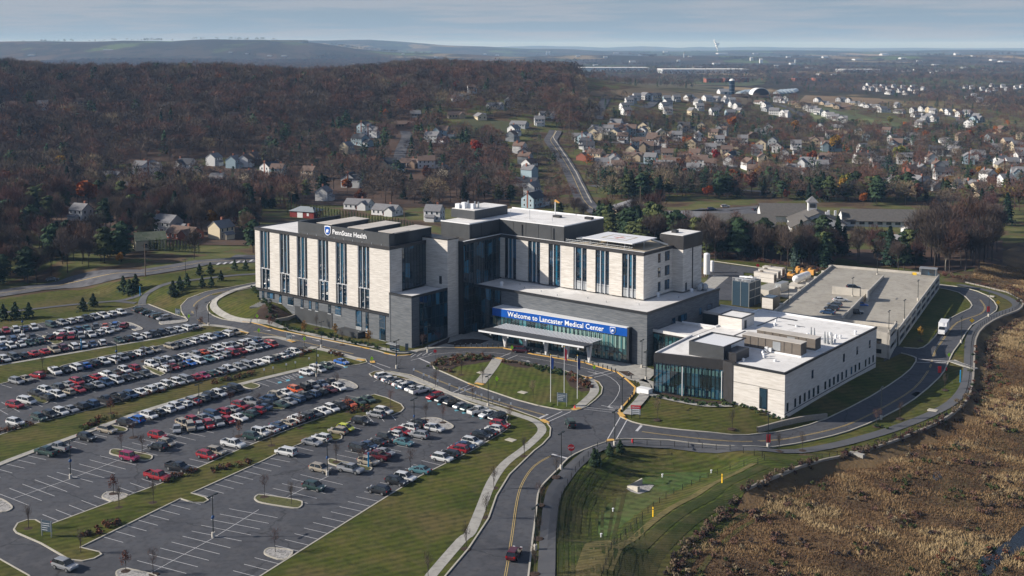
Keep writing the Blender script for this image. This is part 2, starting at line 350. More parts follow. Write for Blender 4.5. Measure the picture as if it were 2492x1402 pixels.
# lot strips --------------------------------------------------------
LAWN_N=[(-700,985),(0,801),(95,788),(300,753),(325,748),(332,744),(362,741),(400,756),(432,768),(446,772),(455,777),(441,757),(440,745),(457,727),(500,711),(555,701),(620,688),(700,676),(900,640)]
STRIP_A=[(-260,1003),(0,936),(60,921),(107,909),(155,890),(287,861),(395,841),(425,832),(500,812),(550,806),(582,819),(600,816),(603,811),(575,805),(540,796),(500,791),(487,792),(475,802),(400,821),(300,838),(160,862),(0,889),(-260,950)]
STRIP_B=[(-230,1225),(0,1134),(86,1101),(189,1064),(287,1028),(350,1005),(500,960),(550,948),(645,924),(812,884),(840,893),(874,888),(893,883),(889,875),(859,870),(775,846),(757,845),(748,850),(725,866),(665,884),(600,900),(555,910),(545,917),(500,925),(430,941),(362,960),(305,975),(215,1000),(110,1026),(77,1035),(40,1046),(0,1060),(-230,1140)]
STRIP_C=[(34,1290),(43,1275),(66,1267),(86,1267),(112,1282),(401,1175),(487,1138),(560,1105),(647,1069),(715,1042),(792,1014),(840,992),(895,966),(911,961),(940,969),(976,985),(983,995),(976,1003),(957,1011),(886,1014),(834,1035),(815,1048),(832,1061),(831,1069),(818,1074),(800,1072),(785,1058),(737,1079),(673,1106),(640,1123),(465,1202),(499,1212),(507,1219),(496,1225),(470,1225),(439,1215),(195,1334),(241,1345),(247,1351),(229,1361),(201,1367),(169,1364),(100,1324),(40,1298)]
LAWN_R=[(548,1458),(637,1402),(915,1227),(1021,1161),(1108,1118),(1150,1098),(1224,1053),(1240,1042),(1231,1024),(1236,1014),(1225,1008),(1140,980),(1076,953),(1000,926),(935,917),(905,917),(899,911),(912,905),(950,905),(1000,914),(1076,946),(1098,957),(1168,973),(1239,994),(1307,1018),(1329,1028),(1340,1043),(1338,1063),(1320,1083),(1300,1098),(1240,1156),(1208,1208),(1189,1263),(1140,1337),(1085,1402),(1040,1465)]
CORNER=[(-300,1200),(-120,1295),(0,1363),(69,1402),(120,1460),(-300,1500)]
OVAL=[(1052,887),(1056,897),(1093,913),(1140,934),(1168,944),(1253,973),(1309,988),(1365,999),(1402,1000),(1427,991),(1449,974),(1463,960),(1466,944),(1458,932),(1433,920),(1365,901),(1309,889),(1233,878),(1202,871),(1157,866),(1112,868),(1079,875),(1059,882)]
# pavement between the drive and the hospital, seen as the inner kerb of the drive
INNER=[(625,699),(575,708),(540,719),(512,735),(504,747),(507,757),(512,764),(540,777),(590,784),(660,799),(774,825),(900,850),(937,860),(968,867),(999,865),(1031,852),(1107,847),(1225,848),(1298,863),(1421,883),(1503,907),(1528,927),(1546,944),(1542,960),(1520,986),(1507,1000),(1510,1014),(1525,1022),(1562,1034),(1659,1047),(1782,1059),(1850,1056),(1930,1045),(2011,1020),(2118,966),(2193,918),(2229,880),(2222,868),(2193,860)]
ENTRY=[(2199,846),(2222,848),(2247,846),(2274,822),(2311,776),(2360,752),(2362,736),(2333,712),(2284,701)]
OUTER=[(2200,683),(2284,693),(2349,701),(2403,720),(2427,747),(2413,765),(2365,792),(2338,832),(2317,862),(2306,886),(2284,921),(2225,972),(2150,1015),(2065,1050),(1984,1071),(1893,1087),(1868,1089),(1773,1086),(1630,1072),(1544,1069),(1504,1070),(1475,1076),(1418,1097),(1383,1116),(1361,1140),(1323,1178),(1309,1204),(1305,1244),(1297,1304),(1286,1402),(1272,1500)]
wLAWN_R=GP(LAWN_R); wINNER=GP(INNER); wOUTER=GP(OUTER); wENTRY=GP(ENTRY)
# one asphalt sheet: car park + drive, cut along the outer kerbs
ASPH=GP([(-700,985),(0,801),(95,788),(300,753),(325,748),(332,744),(362,741),(400,756),(432,768),(446,772)])+GP([(455,777),(441,757),(440,745),(457,727),(500,711),(555,701),(620,688),(700,672),(800,655)])+GP([(800,672),(700,686)])+wINNER+GP([(2150,880),(2170,840)])+wENTRY+GP([(2230,690)])+wOUTER+GP([(1040,1500),(400,1580),(-300,1560),(-700,1400)])
sheet('parking_lot',ASPH,M['asphalt'],.05,4,label='dark asphalt car park and drive around the hospital',cat='car park')
# lawn under everything of the site
SITE=WALL+MEAD+FP([(1500,1650),(200,1650),(-800,1600),(-1300,1200),(-900,800),(-350,700)])+GP([(0,728),(140,706),(337,675),(505,651),(618,648),(700,640)])+[uv2w(-60,60),uv2w(-20,95),uv2w(30,120)]+GP([(1715,632),(1850,638),(1990,664),(2040,630),(2290,684)])
sheet('lawn',SITE,M['lawn'],-.08,3.5,label='mown lawn around the hospital site',cat='lawn')
wS=SITE
# wetland
sheet('meadow',WET,M['meadow'],-.01,5,label='dry brown meadow beyond the trail wall',cat='meadow')
def island(name,px,m,kerb=True,smoothk=0,dz=.17,label=None,cat=None,yellow=()):
    P=GP(px)
    if smoothk: P=smooth(P,True,smoothk)
    sheet(name,P,m,dz,6,label=label,cat=cat)
    if kerb:
        KB.append(P)
    return P
KB=[]
wA=island('grass_strip',STRIP_A,M['lawn'],label='long mown grass strip between the far parking rows',cat='grass strip')
wB=island('grass_strip',STRIP_B,M['lawn'],label='long mown grass strip with a pavement between the middle parking rows',cat='grass strip')
wC=island('grass_strip',STRIP_C,M['lawn'],label='long mown grass strip between the near parking rows',cat='grass strip')
sheet('lawn_field',wLAWN_R,M['lawn'],.17,6,label='wide mown lawn between the car park and the entrance road',cat='lawn'); KB.append(wLAWN_R)
sheet('lawn_corner',GP(CORNER),M['lawn'],.17,6,label='corner of lawn at the lower left edge',cat='lawn'); KB.append(GP(CORNER))
wO=island('oval_lawn',OVAL,M['lawn_b'],label='oval mown lawn inside the drop-off loop',cat='lawn')
# small kerbed islands
for pts,mt,lb in [
 ([(620,1213),(626,1207),(640,1206),(725,1219),(735,1227),(731,1235),(715,1238),(640,1226),(623,1219)],'ground_ivy','low green island with two saplings in the near lot'),
 ([(798,1121),(806,1118),(830,1124),(897,1137),(903,1144),(893,1148),(860,1146),(806,1131),(799,1126)],'ground_ivy','low green island beside the silver pickup'),
 ([(268,1100),(274,1095),(295,1096),(362,1108),(370,1115),(362,1121),(340,1121),(275,1108)],'ground_ivy','low green island behind the magenta jeep'),
 ([(644,1344),(652,1337),(668,1336),(712,1343),(690,1364),(650,1353)],'gravel','stone island at the kerb of the near lawn'),
 ([(283,1397),(293,1388),(315,1387),(378,1402),(370,1415),(300,1415)],'gravel','stone island at the bottom of the lot'),
 ([(249,1211),(256,1202),(275,1199),(312,1207),(279,1222),(258,1216)],'gravel','stone island under the red sapling'),
 ([(-20,1215),(5,1217),(28,1233),(25,1242),(5,1247),(-40,1235)],'gravel','stone island cut by the left edge'),
 ([(1021,1024),(1040,1018),(1068,1020),(1098,1034),(1102,1041),(1092,1046),(1060,1048),(1030,1036)],'gravel','oval stone island behind the white SUVs'),
 ([(800,928),(825,924),(850,929),(869,940),(866,947),(850,950),(830,948)],'gravel','oval stone island near the reserved bays'),
 ([(585,937),(600,931),(625,936),(632,941),(620,947),(602,946)],'ground_ivy','small grassy kerb island beside the reserved bays'),
 ([(640,992),(668,984),(688,990),(692,996),(680,998),(660,998)],'ground_ivy','small grassy island at the end of the middle rows'),
 ([(269,1037),(283,1038),(305,1043),(309,1048),(300,1052),(280,1052)],'ground_ivy','small grassy island below the long pavement'),
 ([(105,820),(112,819),(150,830),(148,835),(130,838)],'ground_ivy','grass divider between far left rows'),
 ([(300,787),(318,787),(345,799),(342,804),(325,804)],'gravel','stone island at the end of the far rows'),
 ([(388,785),(400,782),(440,780),(455,778),(452,784),(410,790),(392,790)],'gravel','pale stone island beside the far drive'),
 ([(350,894),(358,893),(398,908),(398,912),(385,914)],'ground_ivy','narrow grass divider between the middle rows'),
 ([(70,960),(80,959),(115,975),(112,982),(95,982)],'ground_ivy','narrow grass divider at the left rows'),
 ([(1027,942),(1036,939),(1054,944),(1054,950),(1040,954),(1026,952)],'ground_ivy','small kerb island beside the dark red SUV'),
 ]:
    if 'ground_ivy' not in M: M['ground_ivy']=noisy('ground_ivy',[(.05,.06,.016),(.10,.10,.035),(.03,.035,.012)],1.4,.95,6,bump=.1,bscale=3)
    island('kerb_island',pts,M[mt],smoothk=3,label=lb,cat='kerb island')
# shrub bed rings on the oval
M['bed']=M['mulch']
for pts,lb in [([(1056,890),(1058,882),(1079,875),(1112,868),(1157,866.5),(1201,871),(1196,880),(1150,888),(1110,894),(1090,908),(1070,901)],'mulch bed at the left end of the oval lawn'),
 ([(1215,882),(1225,879),(1265,884),(1300,891),(1285,898),(1245,893)],'narrow mulch bed beside the oval crossing path'),([(1380,907),(1430,921),(1441,938),(1437,952),(1415,955),(1388,942),(1376,922)],'dark mulch bed at the right end of the oval lawn')]:
    sheet('mulch_bed',GP(pts),M['mulch'],.19,5,label=lb,cat='planting bed')
# lawns & pavements on the hospital side of the inner kerb are the site lawn; concrete walks on top
WK=MB()
def walk(px,w,m='concrete',dz=.20,sm=3,mb=None,wl=False):
    P=px if wl else GP(px)
    if sm: P=smooth(P,False,sm)
    ribbon('x',P,w,M[m],dz,mb=mb if mb is not None else WK)
walk([(1040,1420),(1050,1402),(1122,1318),(1145,1298),(1170,1240),(1196,1176),(1229,1130),(1276,1094),(1307,1066),(1319,1050),(1314,1036),(1296,1024),(1255,1010),(1170,982),(1090,957),(1030,933),(985,916),(935,908)],2.0)
walk([(-100,1172),(0,1131),(86,1098),(189,1061),(287,1025),(350,1002),(500,957),(550,945),(645,921),(810,881)],1.7)
walk([(-100,905),(0,890),(160,863),(300,839),(400,822),(475,803)],1.3)
walk([(475,803),(488,794),(515,793),(560,799),(600,812)],2.2)
walk([(638,823),(670,822),(700,829),(716,834)],2.2)
walk([(752,847),(790,853),(830,864),(885,880)],2.2)
walk([(628,693),(580,704),(547,717),(523,733),(520,747),(535,762),(565,776),(610,783),(680,796),(774,819),(900,843),(940,852),(968,858),(995,858),(1050,848),(1107,841)],2.2)
walk([(1212,873),(1196,898),(1168,934)],3.0,dz=.23)
walk([(1430,922),(1444,938),(1446,955),(1432,972),(1404,996)],2.3,dz=.23)
walk([(1520,900),(1560,925),(1572,945),(1566,965),(1545,990),(1526,1010)],2.6)
walk([(1570,958),(1640,975),(1715,988),(1780,988)],2.0)
walk([(1560,925),(1590,935),(1598,948)],2.0)
wk=WK.build('pavement'); tag(wk,'pale concrete pavements along the drives','pavement',kind='structure')
# forecourt plaza in front of the entrance, between kerb and podium
PL=[(1031,850),(1107,845),(1225,846),(1298,861),(1421,881),(1503,905),(1530,925),(1570,935),(1600,905)]
sheet('forecourt',GP(PL)+[uv2w(63,25),uv2w(57,24),uv2w(14,21),uv2w(2,26),uv2w(2,36),uv2w(1,21),uv2w(0.5,15)]+GP([(1040,842)]),M['concrete'],.17,5,label='concrete forecourt in front of the hospital entrance',cat='forecourt')
for pts,lb in [([(1085,838),(1120,828),(1150,826),(1190,830),(1170,838),(1110,842)],'dark planting bed in the shade beside the entrance'),
               ([(1045,846),(1075,832),(1095,822),(1090,836),(1060,845)],'narrow planting bed at the foot of the grey block'),
               ([(1505,905),(1530,905),(1545,915),(1525,917)],'small bed beside the crossing')]:
    sheet('mulch_bed',GP(pts),M['mulch'],.21,5,label=lb,cat='planting bed')
# trail
TRAIL=[(1322,1500),(1329,1402),(1335,1287),(1346,1206),(1372,1163),(1412,1120),(1455,1091),(1515,1078),(1630,1082),(1745,1093),(1900,1099),(2011,1088),(2091,1069),(2172,1045),(2258,1012),(2317,980),(2348,943),(2359,891),(2362,827),(2386,790),(2429,765),(2467,752),(2474,741),(2451,725),(2408,709),(2333,693)]
t_=MB(); walk(TRAIL,2.9,'trail',.09,3,t_); walk([(2317,878),(2335,886),(2352,892)],2.0,'concrete',.09,0,t_)
tag(t_.build('path'),'grey asphalt walking trail','path',kind='structure')
# trails north of the lot
t_=MB(); walk([(-200,788),(0,762),(182,741),(281,733),(345,716)],2.2,'trail',.06,3,t_); walk([(345,745),(348,728),(368,708),(449,684),(562,671),(640,666)],2.6,'trail',.07,3,t_); walk([(281,733),(330,738)],2.0,'trail',.065,0,t_)
tag(t_.build('path'),'grey asphalt paths across the lawn beyond the car park','path',kind='structure')
# north road
nr=GP([(-500,800),(0,712)])
NR=MB(); walk([(-500,800),(0,714),(165,690),(345,664),(490,639),(618,632),(720,622),(800,600)],11.5,'old_asphalt',.06,2,NR)
walk([(618,629),(560,628)],14,'old_asphalt',.065,0,NR)
# road up through the suburb
RD2=[(1500,545),(1430,500),(1408,460),(1392,425),(1372,390),(1350,358),(1340,342),(1348,328),(1352,318)]
walk(RD2,10,'old_asphalt',.3,3,NR)
walk([(975,410),(972,385),(978,360),(990,335),(985,320)],8,'old_asphalt',.25,3,NR)
walk([(655,370),(655,345),(660,325)],7,'old_asphalt',.25,2,NR)
for q,w_ in [([(1540,255),(1570,262),(1590,250),(1600,238)],9),([(1735,272),(1750,258),(1742,245)],9),([(1895,255),(1930,268),(1960,285),(1945,295)],9),([(2290,312),(2330,300),(2335,288),(2295,280),(2250,278)],9),([(1440,455),(1600,440),(1780,462),(1900,470)],7),([(1445,392),(1560,398),(1700,410),(1850,405),(2000,415)],7),([(1450,345),(1600,352),(1800,350),(2000,362),(2200,372),(2400,380)],7),([(2100,440),(2250,430),(2400,440),(2500,450)],7),([(1456,290),(1462,262),(1475,240)],9),([(1560,520),(1690,515),(1800,508),(1900,500)],7),([(1690,512),(1790,520),(1850,512)],16)]: walk(q,w_,'old_asphalt',.32,2,NR)
tag(NR.build('road'),'worn grey public roads beyond the hospital','road',kind='structure')
# rear service road
SR=MB(); walk([(1700,640),(1780,652),(1900,668),(1990,690)],11,'asphalt',.06,2,SR); walk([(1770,655),(1762,690),(1745,730)],13,'asphalt',.065,0,SR); walk([(2150,675),(2290,697)],8,'asphalt',.06,0,SR)
walk([(1715,705),(1755,672)],6,'concrete',.08,0,SR)
tag(SR.build('service_road'),'asphalt service road behind the hospital','road',kind='structure')
# concrete edges of the rear road and yellow markings
# kerbs
K=MB()
for P in KB: ribbon('x',P,.28,M['kerb'],.05,True,.17,mb=K)
for P in (wINNER,wOUTER,wENTRY): ribbon('x',smooth(P,False,2),.30,M['kerb'],.0,False,.20,mb=K)
ribbon('x',GP([(0,801),(95,788),(300,753),(325,748),(332,744),(362,741),(400,756),(432,768),(446,772),(455,777),(441,757),(440,745),(457,727),(500,711),(555,701),(620,688)]),.28,M['kerb'],.0,False,.20,mb=K)
ribbon('x',GP([(1715,633),(1850,652),(1990,664)]),.3,M['kerb'],.0,False,.22,mb=K)
ribbon('x',GP([(1354,320),(1346,335),(1356,350),(1380,385),(1402,420),(1422,460),(1440,495)]),.6,M['kerb'],.2,False,.2,mb=K)
YK=[[(1107,847),(1225,848),(1298,863),(1421,883),(1503,907),(1528,927),(1546,944),(1542,960),(1520,986),(1507,1000),(1510,1014),(1525,1022)],[(1157,866),(1202,871),(1233,878)],[(1140,934),(1168,944)],[(1416,917),(1433,920),(1458,932)],[(1052,887),(1059,882),(1079,875),(1112,868),(1157,866)],[(1320,1024),(1336,1033)],[(1475,1076),(1494,1071)],[(935,860),(968,867),(999,865)],[(590,784),(660,799),(900,850)]]
for q in YK: ribbon('x',GP(q),.42,M['yellowkerb'],.0,False,.215,mb=K)
tag(K.build('kerb'),'pale concrete and yellow painted kerbs around the car park','kerb',kind='structure')
# tactile / yellow corner ramps
Y_=MB()
for q in [[(700,829),(716,834)],[(575,806),(602,813)],[(868,876),(888,879)],[(1207,872),(1222,876)],[(1157,934),(1176,938)],[(1392,999),(1412,995)],[(1318,1023),(1332,1031)],[(1508,1006),(1516,1016)],[(1478,1074),(1493,1072)],[(1425,920),(1440,922)],[(905,880),(908,885)]]:
    ribbon('x',GP(q),1.3,M['yellowkerb'],.24,mb=Y_)
tag(Y_.build('tactile_paving'),'yellow tactile paving at the crossings','tactile paving',kind='structure')
# ------------------------------------------------------------------ markings
MK=MB()
def line(px,w=.12,m='white',dz=.075,sm=0):
    P=GP(px); 
    if sm: P=smooth(P,False,sm)
    ribbon('x',P,w,M[m],dz,mb=MK)
def dbl(px,sm=3):
    P=smooth(GP(px),False,sm); ribbon('x',P,.13,M['yellow'],.075,mb=MK,off=.16); ribbon('x',P,.13,M['yellow'],.075,mb=MK,off=-.16)
dbl([(1215,1470),(1230,1402),(1246,1304),(1258,1220),(1272,1175),(1300,1135),(1340,1110)])
dbl([(1562,1051),(1640,1061),(1773,1074),(1868,1073),(1960,1060),(2060,1035),(2150,992),(2225,945),(2262,897),(2272,865),(2300,820),(2330,785),(2385,765),(2397,748),(2385,730)])
dbl([(500,790),(472,770),(470,748),(490,728),(560,708),(620,694)])
dbl([(560,797),(660,815),(760,838),(860,862)])
dbl([(1010,902),(1100,940),(1200,975),(1330,1012)])
line([(1343,1106),(1384,1117)],.6); line([(1309,1020),(1333,1009)],.6); line([(1549,1050),(1561,1036)],.6); line([(1019,872),(1052,887)],.5)
for q in [[(1320,1025),(1368,1002)],[(1330,1029),(1390,1002)],[(1474,1077),(1510,1015)],[(1499,1071),(1525,1024)],[(1098,957),(1142,938)],[(1108,961),(1160,940)],[(1213,872),(1243,859)],[(1232,876),(1261,864)],[(1430,917),(1486,902)],[(1446,919),(1500,906)],[(2230,882),(2303,883)],[(2235,874),(2306,880)],[(705,833),(745,830)],[(600,816),(640,822)],[(895,884),(935,902)],[(905,880),(950,896)]]:
    line(q,.22)
line([(1000,878),(1060,863),(1130,857),(1200,859),(1240,864)],.14,sm=2); line([(1262,867),(1370,885),(1460,907),(1500,930),(1508,950),(1495,975),(1480,990)],.14,sm=2)
line([(1428,992),(1508,1001)],.14); line([(1420,996),(1505,1006)],.14)
for a in [(640,803),(700,815),(760,827),(1430,905),(1463,987),(1268,876),(1066,874),(560,790),(850,870)]:
    x,y=G(*a); g=G(a[0]+14,a[1]+3); dx,dy=g[0]-x,g[1]-y; l_=math.hypot(dx,dy); dx/=l_;dy/=l_
    MK.mat(M['white']); z=Tz(x,y)+.078
    def q_(s,t): return (x+dx*s-dy*t,y+dy*s+dx*t,z)
    MK.add([q_(0,-.1),q_(2,-.1),q_(2,-.5),q_(3.4,0),q_(2,.5),q_(2,.1),q_(0,.1)],[(0,1,5,6),(2,3,4)])
STALLDIR={}
def stalls(px,sides,skip=(),centre=True,depth=5.4,sp=2.74,wm=.12,dsl=0):
    P=dens(GP(px),.5,False); A=np.array(P); s=np.r_[0,np.cumsum(np.linalg.norm(np.diff(A,axis=0),axis=1))]
    if centre: ribbon('x',P,.12,M['white'],.076,mb=MK,step=6)
    n=int(s[-1]/sp)
    for k in range(n+1):
        c=np.array([np.interp(k*sp,s,A[:,0]),np.interp(k*sp,s,A[:,1])]); c2=np.array([np.interp(k*sp+1,s,A[:,0]),np.interp(k*sp+1,s,A[:,1])]); c1=np.array([np.interp(k*sp-1,s,A[:,0]),np.interp(k*sp-1,s,A[:,1])])
        t=c2-c1; t/=np.linalg.norm(t)+1e-9; nr=np.array([-t[1],t[0]])
        a=c+nr*depth*max(sides) ; b=c+nr*depth*min(sides)
        if 1 not in sides: a=c
        if -1 not in sides: b=c
        w_=t*wm/2; z=[Tz(*q)+.077 for q in (a,b)]
        MK.mat(M['white']).add([(a[0]-w_[0],a[1]-w_[1],z[0]),(b[0]-w_[0],b[1]-w_[1],z[1]),(b[0]+w_[0],b[1]+w_[1],z[1]),(a[0]+w_[0],a[1]+w_[1],z[0])],[(0,1,2,3)])
stalls([(548,1458),(637,1402),(915,1227),(1021,1161),(1108,1118),(1150,1098),(1224,1053)],[1],centre=False)
stalls([(364,1397),(516,1312),(630,1241)],[1,-1]); stalls([(672,1225),(744,1187),(800,1159)],[1,-1]); stalls([(870,1118),(1010,1046)],[1,-1])
stalls([(246,1306),(438,1215)],[-1],centre=False); stalls([(470,1200),(640,1123),(673,1106),(737,1079),(780,1060)],[-1],centre=False); stalls([(834,1035),(886,1014),(957,1006)],[-1],centre=False)
stalls([(112,1282),(401,1175),(487,1138),(560,1105),(647,1069),(715,1042),(792,1014),(895,966)],[1],centre=False)
stalls([(30,1215),(172,1166),(290,1120)],[1,-1]); stalls([(340,1098),(447,1057),(595,998),(640,982)],[1,-1]); stalls([(690,968),(724,958),(809,938)],[1,-1])
stalls([(-100,1172),(0,1136),(86,1103),(189,1066),(287,1030),(350,1007),(500,962),(645,926),(800,888)],[-1],centre=False)
stalls([(0,1060),(77,1035),(215,1000),(362,960),(500,925),(555,910),(665,884),(748,852)],[1],centre=False)
stalls([(-60,1010),(100,975),(240,935),(400,892),(560,855),(660,836)],[1,-1])
stalls([(0,936),(107,909),(287,861),(425,832),(550,806)],[-1],centre=False)
stalls([(0,889),(160,862),(300,838),(475,802)],[1],centre=False)
stalls([(-60,845),(30,835),(110,820),(200,805),(310,788)],[1,-1])
stalls([(0,801),(95,788),(300,753)],[-1],centre=False)
stalls([(935,917),(1000,926),(1076,953),(1140,980),(1225,1008)],[-1],centre=False,sp=3.0)
def patch(px,m,dz=.08):
    P=GP(px); MK.mat(M[m]).add([(a,b,Tz(a,b)+dz) for a,b in P],[tuple(range(len(P)))[::-1]])
for (x,y) in [(1044,977),(1068,985),(1110,1000),(1128,1006),(1152,1013),(1171,1019),(958,938),(966,945),(680,932),(700,927),(732,919),(840,894),(770,905)]:
    patch([(x-5,y-1.5),(x+3,y-3),(x+7,y),(x-2,y+2)],'blue_paint')
for k in range(5): line([(685+k*9,919-k*2.2),(697+k*9,925-k*2.2)],.15)
for k in range(6): line([(535+k*16,640-k*1.6),(528+k*16,645-k*1.6)],.9)   # zebra on the north road
for k in range(4): line([(1000+k*14,870-k*1.8),(1012+k*14,862-k*1.6)],.18)
for k in range(4): line([(1483,988+k*3),(1507,990+k*3)],.14)
tag(MK.build('road_marking'),'white and yellow lines painted on the asphalt','road marking',kind='structure')
# north & suburb road centre lines
MK=MB(); 
P=smooth(GP([(-300,765),(0,714),(165,690),(345,664),(490,639),(618,632)]),False,2); ribbon('x',P,.3,M['yellow'],.1,mb=MK)
P=smooth(GP(RD2),False,3); ribbon('x',P,.35,M['yellow'],.35,mb=MK)
tag(MK.build('road_marking'),'yellow centre lines of the public roads','road marking',kind='structure')
# retaining wall beside the trail
M['stonewall']=noisy('block_wall',[(.20,.18,.15),(.33,.30,.26),(.24,.22,.19)],1.6,.9,3,sc=(1,1,3),bump=.05)
W_=MB().mat(M['stonewall']); ribbon('x',smooth(WALL,False,2),.5,M['stonewall'],-2.6,False,2.95,mb=W_)
tag(W_.build('retaining_wall'),'long curved stone block wall holding the trail above the meadow','wall')
# low mounds & bank wall by the left wing, small stone wall by clinic
W_=MB(); ribbon('x',GP([(671,783),(700,778),(718,772)]),.5,M['stonewall'],-.5,False,1.4,mb=W_); tag(W_.build('retaining_wall'),'short dark block wall below the mulch bank','wall')
W_=MB(); ribbon('x',smooth(GP([(1843,1052),(1880,1042),(1920,1032),(1960,1024),(2012,1018)]),False,2),.5,M['stonewall'],-.3,False,1.5,mb=W_); tag(W_.build('retaining_wall'),'curved stone wall between clinic lawn and drive','wall')
sheet('mulch_bed',GP([(628,757),(648,735),(668,742),(690,758),(722,772),(700,778),(668,784),(640,782),(615,778)]),M['mulch'],.12,3,label='steep mulch bank with steps below the left wing',cat='planting bed')
sheet('mulch_bed',GP([(1580,960),(1640,968),(1720,985),(1785,985),(1790,979),(1720,976),(1640,962),(1590,953)]),M['mulch'],.14,4,label='planting bed along the clinic glass front',cat='planting bed')
sheet('mulch_bed',GP([(1785,980),(1850,1003),(1910,1022),(1925,1016),(1908,1009)]),M['mulch'],.14,4,label='planting bed along the clinic stone front',cat='planting bed')
sheet('lawn',[F(1384,1172)]+[F(*q) for q in [(1408,1138),(1452,1112),(1500,1093),(1630,1090),(1745,1100),(1880,1108),(1960,1118),(1900,1152),(1820,1187),(1780,1222),(1712,1280),(1655,1325),(1600,1402),(1560,1480),(1364,1480),(1366,1402),(1366,1287)]],M['lawn_d'],.035,2.0,label='mown grassy slopes around the basin',cat='lawn')
M['band_d']=lawn('dark_mown_shade_band',[(.030,.042,.012),(.045,.056,.018)],R(75),2.0,.2); M['band_l']=lawn('light_mown_band',[(.075,.082,.024),(.10,.098,.035)],R(75),2.0,.15); M['band_t']=lawn('dry_mown_band',[(.10,.090,.036),(.145,.120,.056)],R(75),3.0,.15)  # the dark band serves mown stripes and the berm's painted shade
BD=MB(); bm=[tuple(q) for q in smooth(BERM,False,3)]; cen=np.array(BASIN).mean(0)
tr=smooth(GP(TRAIL[:9]),False,3); st_=-1
for j in range(15):
    o_=2.3+j*1.05; L_=offset_line(tr,-o_); d1,_=dpoly(np.array([q[0] for q in L_]),np.array([q[1] for q in L_]),BASIN); _,ib=dpoly(np.array([q[0] for q in L_]),np.array([q[1] for q in L_]),BASIN); ok=~ib&(np.array([q[0] for q in L_])>F(1330,1402)[0])
    k1=int(len(L_)*(.62 if j%2 else .55)); cur=[tuple(q) for q,k_ in zip(L_[:k1],ok[:k1]) if k_]
    if len(cur)>3: ribbon('x',cur,.62 if j%3 else .85,M['band_d'],.065+.002*j,mb=BD,step=1.5)
for j in range(6):
    o_=3.0+j*1.7; L_=offset_line(tr,-o_); k1=int(len(L_)*.6); cur=[tuple(q) for q in L_[k1:]]
    if len(cur)>3: ribbon('x',cur,.8,M['band_d' if j in (1,4) else 'band_l'],.065+.002*j,mb=BD,step=1.5)
ribbon('x',bm,1.7,M['band_t'],.10,mb=BD,step=1.5)
sb=1 if math.dist(offset_line(bm,5)[5],cen)>math.dist(bm[5],cen) else -1
for o_,w_,mt in [(2.8,2.6,'band_d'),(6.0,2.6,'band_d'),(9.2,1.0,'band_l'),(11.6,1.6,'band_d'),(14.2,1.0,'band_l')]: ribbon('x',offset_line(bm,sb*o_),w_,M[mt],.075,mb=BD,step=1.5)  # dark ribbons outside the berm carry the bank's shade in their colour
tag(BD.build('mown_shade_band'),'mown bands and painted bank shade following the basin slopes','mown bands',kind='structure')
sheet('lawn',GP([(1398,1470),(1402,1380),(1418,1335),(1440,1318),(1484,1316),(1497,1330),(1472,1375),(1462,1402),(1450,1470)]),M['band_t'],.10,2,label='dry golden grass patch at the near end of the basin',cat='lawn')
sheet('basin_floor',BASIN,M['basin'],.06,2,label='pale green floor of the grassy basin',cat='grass basin')
P=GP([(1524,1190),(1545,1182),(1570,1180),(1592,1182),(1580,1196),(1555,1204),(1535,1198)]); sheet('stone_apron',P,M['gravel'],.12,2,label='patch of white river stones at the drain outlet',cat='stone apron')
# stairs on the bank
W_=MB()
for k in range(10):
    x,y=G(620+k*4.5,748-k*2.2); W_.mat(M['concrete']).box(x-1.6,x+1.6,y-.25,y+.25,Tz(x,y)-.3,Tz(x,y)+.25)
tag(W_.build('outdoor_steps'),'concrete steps climbing the mulch bank','steps')
